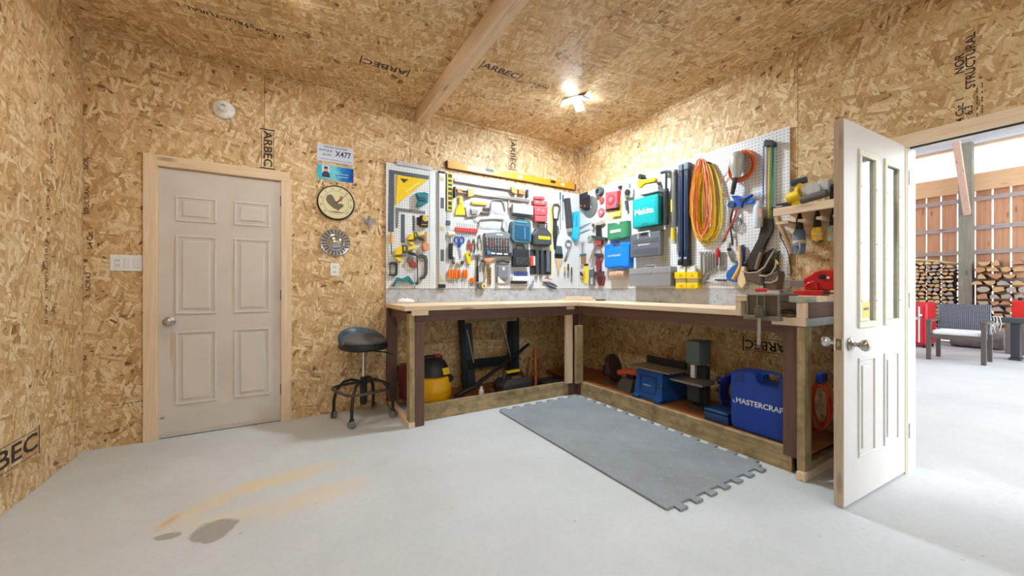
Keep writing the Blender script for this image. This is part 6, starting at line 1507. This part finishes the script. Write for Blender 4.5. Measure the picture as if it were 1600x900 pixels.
t.poly('jaw', BLUE(), [(770, 592), (850, 590), (900, 610), (1005, 572), (1008, 590), (905, 640), (880, 725), (840, 700)], .01, .05, .006); t.poly('jaw', P((34, 104, 206), .4), [(900, 650), (960, 630), (1018, 640), (1000, 680), (930, 685)], .01, .045, .005); t.disc('spring_cap', P((70, 96, 140), .3, .5), 775, 690, 38, .01, .045, seg=20); t.poly('tip', P((200, 204, 208), .4), [(1010, 575), (1090, 562), (1085, 585), (1012, 600)], .015, .035, .004); t.poly('body', P((24, 34, 52), .45), [(860, 625), (930, 620), (925, 655), (870, 665)], .0505, .06, .004)
t = Tool(VB7, 'jumper_cable', 'red and black jumper cable hanging below the blue clamps', 'cable', 650, 80)
t.rod('red_lead', P((214, 70, 56), .45), [(692, -10, .03), (672, 60, .03), (620, 170, .03), (585, 245, .03)], .007); t.rod('black_lead', BLACK(), [(660, -20, .025), (640, 60, .025), (640, 170, .025), (652, 275, .025)], .007); t.rod('clamp', P((110, 76, 66), .4), [(588, 240, .03), (566, 278, .03)], .010); t.rod('clamp', P((60, 62, 64), .4), [(652, 270, .025), (654, 305, .025)], .010)
t = Tool(VB7, 'wire_coil', 'loose coil of grey wire right of the jumper cable', 'wire', 690, 120)
for k in range(3): t.ring('wire_loop', P((120, 126, 136), .4, .5), 690 + k * 4, 115 + k * 5, 62 - k * 6, .0028, .008 + .006 * k, sq=.72)
t = Tool(VB6, 'bungee_cords', 'bundle of bungee cords hanging from a dark hook', 'bungee cords', 1180, 40)
t.poly('hook_head', P((40, 50, 54), .45), [(1126, 5), (1150, -14), (1215, -12), (1240, 20), (1232, 62), (1195, 48), (1160, 62), (1126, 58)], .002, .06, .006)
for k, (x, cl, yb) in enumerate(((1128, (60, 92, 150), 640), (1150, (206, 212, 220), 560), (1168, (150, 112, 96), 840), (1184, (214, 190, 60), 830), (1202, (120, 150, 60), 845), (1220, (30, 110, 84), 835), (1234, (60, 150, 120), 700))):
    t.rod('cord', P(cl, .5), [(x + 3, 50, .03 + .004 * (k % 3)), (x, 300, .028 + .004 * (k % 2)), (x - 3 + 4 * (k % 2), yb, .03)], .0048, 7)
t.rod('end_hook', P((60, 66, 60), .4, .5), [(1128, 636, .03), (1120, 670, .03), (1132, 690, .03)], .004)
t = Tool(VB6, 'clear_bottle', 'cloudy clear plastic bottle hanging behind the bungee cords', 'bottle', 1070, 720)
c = t.pt(1072, 800, .04); CLR = P((206, 210, 226), .3, var=.04, name='cloudy_plastic'); G().lathe([(0, -.10), (.034, -.10), (.036, -.09), (.036, .06), (.022, .085), (.014, .09), (.014, .11), (0, .11)], 20, Matrix.Translation((c[0], c[1], .04)) @ Matrix.Rotation(-PI / 2, 4, 'X')).out('bottle', CLR, t.root, smooth=45); t.poly('label', P((206, 150, 130), .5), [(1068, 735), (1105, 732), (1105, 820), (1072, 830)], .0765, .078, 0)
# tool belt
LEA = P((84, 70, 58), .6, var=.2, name='worn_leather'); LEAD = P((46, 36, 32), .6, var=.2, name='dark_leather'); TRIM = P((176, 160, 140), .6)
t = Tool(VB7, 'tool_belt', 'brown leather tool belt with two open pouches over the vise', 'tool belt', 960, 200)
t.poly('strap', LEAD, [(925, 65), (1010, 68), (1020, 150), (985, 240), (930, 350), (880, 470), (850, 520), (760, 545), (748, 520), (790, 420), (880, 250)], .02, .035, .003)
t.poly('buckle', P((60, 56, 54), .4, .5), [(930, 220), (975, 235), (930, 330), (880, 318)], .036, .045, .004)
t.poly('back_panel', LEAD, [(750, 500), (900, 400), (1010, 330), (1065, 360), (1060, 560), (900, 600), (760, 560)], .004, .018, .003)
t.poly('large_pouch', LEA, [(745, 545), (830, 560), (905, 530), (920, 600), (918, 668), (770, 620)], .02, .10, .008); t.rod('pouch_trim', TRIM, [(745, 535, .10), (800, 552, .10), (870, 545, .10), (940, 500, .08), (990, 410, .06), (1030, 345, .05)], .006, 6)
t.poly('small_pouch', LEA, [(895, 570), (985, 560), (1060, 530), (1072, 570), (1055, 640), (1050, 705), (930, 700)], .02, .12, .008); t.rod('pouch_trim', TRIM, [(893, 572, .12), (950, 582, .12), (1000, 560, .12), (1035, 500, .10), (1045, 450, .08)], .006, 6); t.rod('pouch_trim', TRIM, [(940, 635, .122), (1000, 640, .122), (1050, 615, .12), (1068, 550, .11)], .006, 6)
t.rod('hammer_loop', P((120, 100, 84), .6), [(870, 520, .06), (895, 420, .06), (915, 370, .05)], .016, 10); t.poly('fold', LEAD, [(905, 590), (925, 580), (945, 700), (935, 720)], .10, .128, .004); t.rod('belt_tie', P((60, 46, 38), .6), [(1030, 370, .05), (1075, 360, .06)], .008); t.poly('yellow_tag', YELLOW(), [(1030, 430), (1050, 440), (1070, 470), (1055, 478)], .09, .10, .002)
# combination wrenches
for i, x in enumerate((372, 405, 432, 455, 478, 500, 542, 560, 580)):
    t = Tool(VB7, 'wrench', ORD[i] + ' combination wrench from the left under the yellow cord', 'wrench', x, 380, 'row of combination wrenches')
    ye = 560 - i * 9
    t.ring('ring_end', STEEL(), x, 375, 12 - .4 * i, .0045, .01, seg=16); t.poly('shank', STEEL(), [(x - 5, 385), (x + 5, 385), (x + 6, ye), (x - 6, ye)], .006, .013, .001); t.poly('open_end', STEEL(), [(x - 6, ye), (x + 6, ye), (x + 14, ye + 16), (x + 8, ye + 32), (x + 3, ye + 16), (x - 5, ye + 16), (x - 8, ye + 32), (x - 14, ye + 14)], .005, .014, .001)
t = Tool(VB7, 'screwdriver', 'red-handled screwdriver among the wrenches', 'screwdriver', 525, 340); t.rod('handle', P((206, 40, 44), .4), [(523, 332, .022), (525, 360, .022), (523, 410, .022)], [.010, .017, .010], 10); t.rod('shaft', P((150, 40, 40), .4), [(523, 410, .022), (521, 462, .022)], .007); t.rod('tip', BLACK(), [(521, 462, .022), (520, 485, .022)], .007)
t = Tool(VB7, 'gear_puller', 'small chromed two-arm puller right of the wrenches', 'puller', 635, 380); t.rod('arm', P((150, 156, 152), .35, .7), [(615, 345, .02), (630, 400, .02), (660, 465, .02)], .008); t.rod('arm', STEEL(), [(618, 350, .02), (650, 410, .02), (690, 450, .02)], .007); t.disc('hub', BLACK(), 617, 340, 14, .004, .035, seg=14); t.rod('tip', CHROME(), [(655, 455, .02), (680, 468, .02)], .009)
t = Tool(VB7, 'dustpan', 'blue dustpan hanging behind the wooden brush', 'dustpan', 690, 480); t.poly('pan', P((36, 96, 168), .45), [(605, 540), (650, 490), (720, 448), (742, 470), (738, 628), (650, 632), (610, 620), (592, 580)], .004, .05, .006); t.poly('handle', P((34, 64, 112), .45), [(728, 300), (748, 296), (755, 330), (752, 450), (728, 460)], .006, .035, .006)
t = Tool(VB7, 'bench_brush', 'cream bench brush with a bent wooden handle', 'brush', 722, 330); t.rod('handle', P((220, 176, 104), .45), [(718, 308, .06), (722, 400, .06), (724, 480, .06), (700, 540, .07), (660, 610, .08)], [.010, .012, .012, .015, .016], 10); t.poly('bristles', P((226, 204, 164), .8, var=.12, scale=150), [(735, 490), (760, 500), (775, 640), (740, 690), (705, 660), (690, 600), (715, 550)], .03, .075, .006)
t = Tool(VB7, 'parts_bin', 'double rack of yellow parts bins at the bottom of the pegboard', 'bins', 238, 610)
t.rect('rack', P((226, 226, 220), .4), 150, 488, 330, 700, 0, .012)
for (x0, x1, y0, y1) in ((132, 238, 545, 600), (242, 345, 545, 600), (145, 240, 640, 692), (244, 345, 640, 692)):
    b_ = t.rect('bin', P((240, 206, 20), .4), x0, y0, x1, y1, .0125, .07, .005); t.rect('bin_grip', P((206, 168, 10), .4), (x0 + x1) / 2 - 10, (y0 + y1) / 2 - 8, (x0 + x1) / 2 + 10, (y0 + y1) / 2 + 10, .0705, .076, .003, parent=b_)
for (x0, x1) in ((145, 236), (246, 340)): t.rect('clear_window', P((210, 206, 196), .25), x0, 602, x1, 638, .0125, .05, .003)
for (x0, x1) in ((160, 232), (246, 318)): t.rect('clear_cup', P((232, 234, 238), .25), x0, 495, x1, 542, .0125, .05, .004)
t = Tool(VB7, 'tack_hammer', 'small steel tack hammer beside the yellow bins', 'hammer', 400, 600); t.poly('head', STEEL(), [(385, 610), (415, 572), (432, 580), (408, 625), (400, 655), (378, 658)], .008, .03, .003); t.rod('handle', P((206, 206, 208), .4, .4), [(400, 625, .018), (495, 612, .018)], .005)
t = Tool(VB7, 'long_screwdriver', 'black-handled screwdriver lying level beside the tack hammer', 'screwdriver', 550, 614); t.rod('handle', BLACK(), [(498, 612, .018), (530, 616, .018), (605, 618, .018)], [.006, .010, .009], 10); t.rod('shaft', STEEL(), [(605, 618, .018), (690, 626, .018)], .003)
t = Tool(VB7, 'dangling_wire', 'thin black wire dangling right of the tool belt', 'wire', 1095, 200); t.rod('wire', BLACK(), [(1078, 215, .02), (1095, 250, .02), (1130, 320, .02), (1158, 390, .02), (1165, 470, .02), (1190, 530, .02), (1175, 575, .02), (1150, 560, .02)], .0035, 6); t.poly('plug', P((40, 44, 48), .45), [(1072, 160), (1092, 140), (1110, 180), (1096, 225), (1072, 220)], .004, .03, .004)
t = Tool(VB7, 'loop_wire', 'small loop of bare wire at the foot of the tool belt', 'wire', 768, 670); t.ring('wire_loop', P((150, 140, 128), .4, .6), 768, 668, 30, .003, .012, sq=.8)

# ---------------------------------------------------------------- shelf with power tools, right of the pegboard
SHN = .26
def bpt(px, py, n): u, v = wall_uv('B', px, py, n); return (W - n, -u, v)
s0 = bpt(1208, 326, SHN); 
SY1 = s0[1]; SY0 = .835; STZ = s0[2]
sh = empty('tool_shelf', (W, (SY0 + SY1) / 2, STZ)); tag(sh, 'pine wall shelf with slots holding cordless drills beside the pegboard', 'shelf')
def sb_(name, m, n0, n1, y0, y1, z0, z1, bev=.002): return box_obj(name, m, -n1, -n0, y0 - (SY0 + SY1) / 2, y1 - (SY0 + SY1) / 2, z0 - STZ, z1 - STZ, sh, bev)
sb_('shelf_board', PINE['Y'], .001, SHN - .02, SY0, SY1, STZ - .02, STZ); sb_('front_rail', PINE['Y'], SHN - .019, SHN, SY0, SY1, STZ - .056, STZ)
sb_('back_rail', PINE['Y'], .001, .02, SY0, SY1, STZ - .17, STZ - .021)
SLOTD = P((34, 28, 24), .7)
dy = [(bpt(px, 350, .17)[1]) for px in (1245, 1273, 1299)]
zb = STZ - .095
edges = [SY1] + [v for y_ in dy for v in (y_ + .028, y_ - .028)] + [SY0]
for a, b2 in zip(edges[::2], edges[1::2]):
    if a - b2 > .012: sb_('slot_board', PINE['X'], .0205, SHN - .03, b2, a, zb - .018, zb)
M = Matrix.Translation((0, SY1 - (SY0 + SY1) / 2, 0))
for yy in (SY1, SY0 + .02):
    G().prism([(-(SHN - .02), -.0565), (-(SHN - .02), -.075), (-.0205, -.30), (-.0205, -.255), (-(SHN - .06), -.0565)], -.02, 0, Matrix(((1, 0, 0, 0), (0, 0, 1, yy - (SY0 + SY1) / 2), (0, 1, 0, 0), (0, 0, 0, 1)))).out('bracket', PINE['Z'], sh, .002)
sb_('bracket_post', PINE['Z'], .0005, .0195, SY1 - .04, SY1, STZ - .31, STZ - .171)
# drills hang by the chuck through the slots, battery-side down
def drill(y_, lb_, body, accent, r_, ln, kind):
    d = empty('cordless_drill', (W - .13, y_, zb)); tag(d, lb_, 'drill')
    G().lathe([(0, .055), (.010, .055), (.014, .03), (.020, .012), (.020, -.03), (.023, -.035), (.023, -.06), (0, -.06)], 18).out('chuck', BLACK(), d, smooth=40)
    G().lathe([(0, -.0605), (r_ * .8, -.0605), (r_, -.085), (r_ * 1.05, -.06 - ln * .6), (r_ * .9, -.06 - ln), (0, -.065 - ln)], 20).out('motor_body', body, d, smooth=45)
    G().lathe([(r_ * 1.02, -.06 - ln * .45), (r_ * 1.1, -.06 - ln * .47), (r_ * 1.1, -.06 - ln * .58), (r_ * 1.02, -.06 - ln * .6)], 20).out('accent_band', accent, d, smooth=45)
    G().box(.0, .10, -.016, .016, -.06 - ln * .75, -.06 - ln * .45, Matrix.Rotation(.25, 4, 'Y')).out('handle', body, d, .008)
    G().tube([(-r_ * .9, -.012, -.06 - ln * .5), (-r_ * 1.2, -.02, -.06 - ln * .8), (-r_ * .7, 0, -.07 - ln)], .004, 6).out('trigger_guard', accent, d, smooth=40)
drill(dy[0], 'blue-grey cordless drill hanging under the shelf nearest the pegboard', P((88, 112, 140), .45), P((196, 176, 150), .5), .036, .17, 0)
drill(dy[1], 'short yellow cordless drill hanging under the shelf', P((236, 180, 30), .42), P((214, 200, 180), .5), .034, .085, 1)
drill(dy[2], 'pale grey-green cordless drill half hidden by the open door', P((150, 166, 156), .45), P((196, 170, 90), .5), .036, .10, 2)
# on the shelf
def shelf_thing(name, label, cat, y_, n, rz=0.0):
    o = empty(name, (W - n, y_, STZ + .0008), rz); tag(o, label, cat); return o
y1 = bpt(1232, 312, .15)[1]; y2 = bpt(1254, 300, .15)[1]; y3 = bpt(1290, 300, .15)[1]
bt = shelf_thing('battery_charger', 'black battery charger at the left end of the wall shelf', 'charger', y1 + .012, .16)
G().box(-.06, .06, -.045, .075, 0, .022).out('base', P((34, 36, 42), .45), bt, .005); G().box(-.04, .04, -.03, .05, .0225, .042).out('dock', BLACK(), bt, .005); G().box(-.061, -.059, .0, .04, .012, .02).out('lamp_window', P((196, 196, 200), .3), bt)
rs = shelf_thing('power_saw', 'yellow and grey cordless saw with a black round grip on the shelf', 'saw', y2, .14)
G().tube([(-.03, .078, .062), (-.03, .0, .085)], .043, 20).out('motor_body', YELLOW(), rs, .004, smooth=40); G().box(-.05, .04, -.01, .055, .0, .05).out('foot', YELLOW(), rs, .008)
G().tube([(-.02, .03, .11), (-.01, .02, .165)], .018, 12).out('neck', YELLOW(), rs, smooth=40); G().tube([(-.03, .065, .172), (.01, -.02, .190)], .024, 16).out('round_grip', P((60, 68, 78), .5), rs, .004, smooth=40)
G().lathe([(0, -.01), (.052, -.01), (.055, 0), (.052, .012), (0, .012)], 28, Matrix.Translation((-.03, -.062, .095)) @ Matrix.Rotation(PI / 2 + .15, 4, 'Y')).out('blade_guard', P((176, 180, 184), .35, .6), rs, smooth=40)
G().tube([(-.06, -.01, .035), (-.065, -.16, .055)], .026, 16).out('vacuum_tube', P((96, 92, 90), .5), rs, .003, smooth=40)
G().box(-.03, .03, -.16, -.09, .06, .16).out('rear_housing', P((196, 200, 204), .4, .2), rs, .012)
gp_ = shelf_thing('planer', 'black power planer with an arched handle at the right end of the shelf', 'planer', y3 - .085, .15)
G().box(-.05, .05, -.06, .05, 0, .055).out('body', P((30, 32, 36), .45), gp_, .01); G().tube([(0, .055, .045), (0, .045, .11), (0, .0, .135), (0, -.06, .12), (0, -.07, .05)], .011, 10).out('handle', BLACK(), gp_, smooth=45)
# ---------------------------------------------------------------- red bench vise on the platform
rv = empty('bench_vise', (2.93, 1.075, 1.0835), 0); tag(rv, 'big red bench vise at the end of the workbench', 'vise')
RV = P((196, 22, 34), .32, name='vise_red')
Myz = Matrix(((0, 0, 1, 0), (1, 0, 0, 0), (0, 1, 0, 0), (0, 0, 0, 1)))
G().prism([(-.05, 0), (.10, 0), (.115, .008), (.11, .03), (.04, .034), (-.05, .034)], -.06, .05, Myz).out('base_plate', RV, rv, .005, seg=3)
G().lathe([(0, .0), (.055, .0), (.055, .012), (.03, .016), (0, .016)], 24, Matrix.Translation((-.03, -.062, .012)) @ Matrix.Scale(.6, 4)).out('swivel_lock', P((34, 30, 32), .4), rv, smooth=40)
G().prism([(-.16, .035), (.055, .035), (.06, .06), (.062, .11), (.045, .118), (.02, .135), (.0, .155), (-.04, .165), (-.13, .160), (-.16, .13)], -.045, .045, Myz).out('fixed_body', RV, rv, .010, seg=3)
G().tube([(-.05, .045, .055), (-.05, .03, .075), (-.05, .0, .088), (-.05, -.015, .075), (-.05, -.018, .04)], .009, 8).out('arched_rib', P((206, 36, 46), .3), rv, smooth=50)
G().box(-.028, .028, .0625, .145, .055, .098).out('slide', P((140, 142, 150), .35, .7), rv, .003)
G().lathe([(0, 0), (.016, 0), (.016, .02), (0, .022)], 14, Matrix.Translation((-.046, -.045, .118)) @ Matrix.Rotation(-PI / 2, 4, 'Y')).out('lock_knob', P((34, 30, 32), .4), rv, smooth=40)
G().tube([(-.047, -.075, .112), (-.062, -.075, .112)], .008, 12).out('pin', P((226, 214, 206), .35), rv, smooth=40)
hsw = empty('back_saw', (2.84, 1.31, 1.0835), .0); tag(hsw, 'flat steel saw with a red grip lying left of the red vise', 'saw')
G().box(-.04, .04, -.075, .0, .03, .036).out('blade', STEEL(), hsw); G().box(-.042, -.036, -.075, .0, .0, .029).out('blade_back', SILV, hsw, .001); G().box(-.03, .012, .001, .085, .022, .046).out('grip', RED(), hsw, .006); G().box(-.03, .03, -.07, -.01, .0, .029).out('spine_block', P((120, 112, 100), .6), hsw, .003)
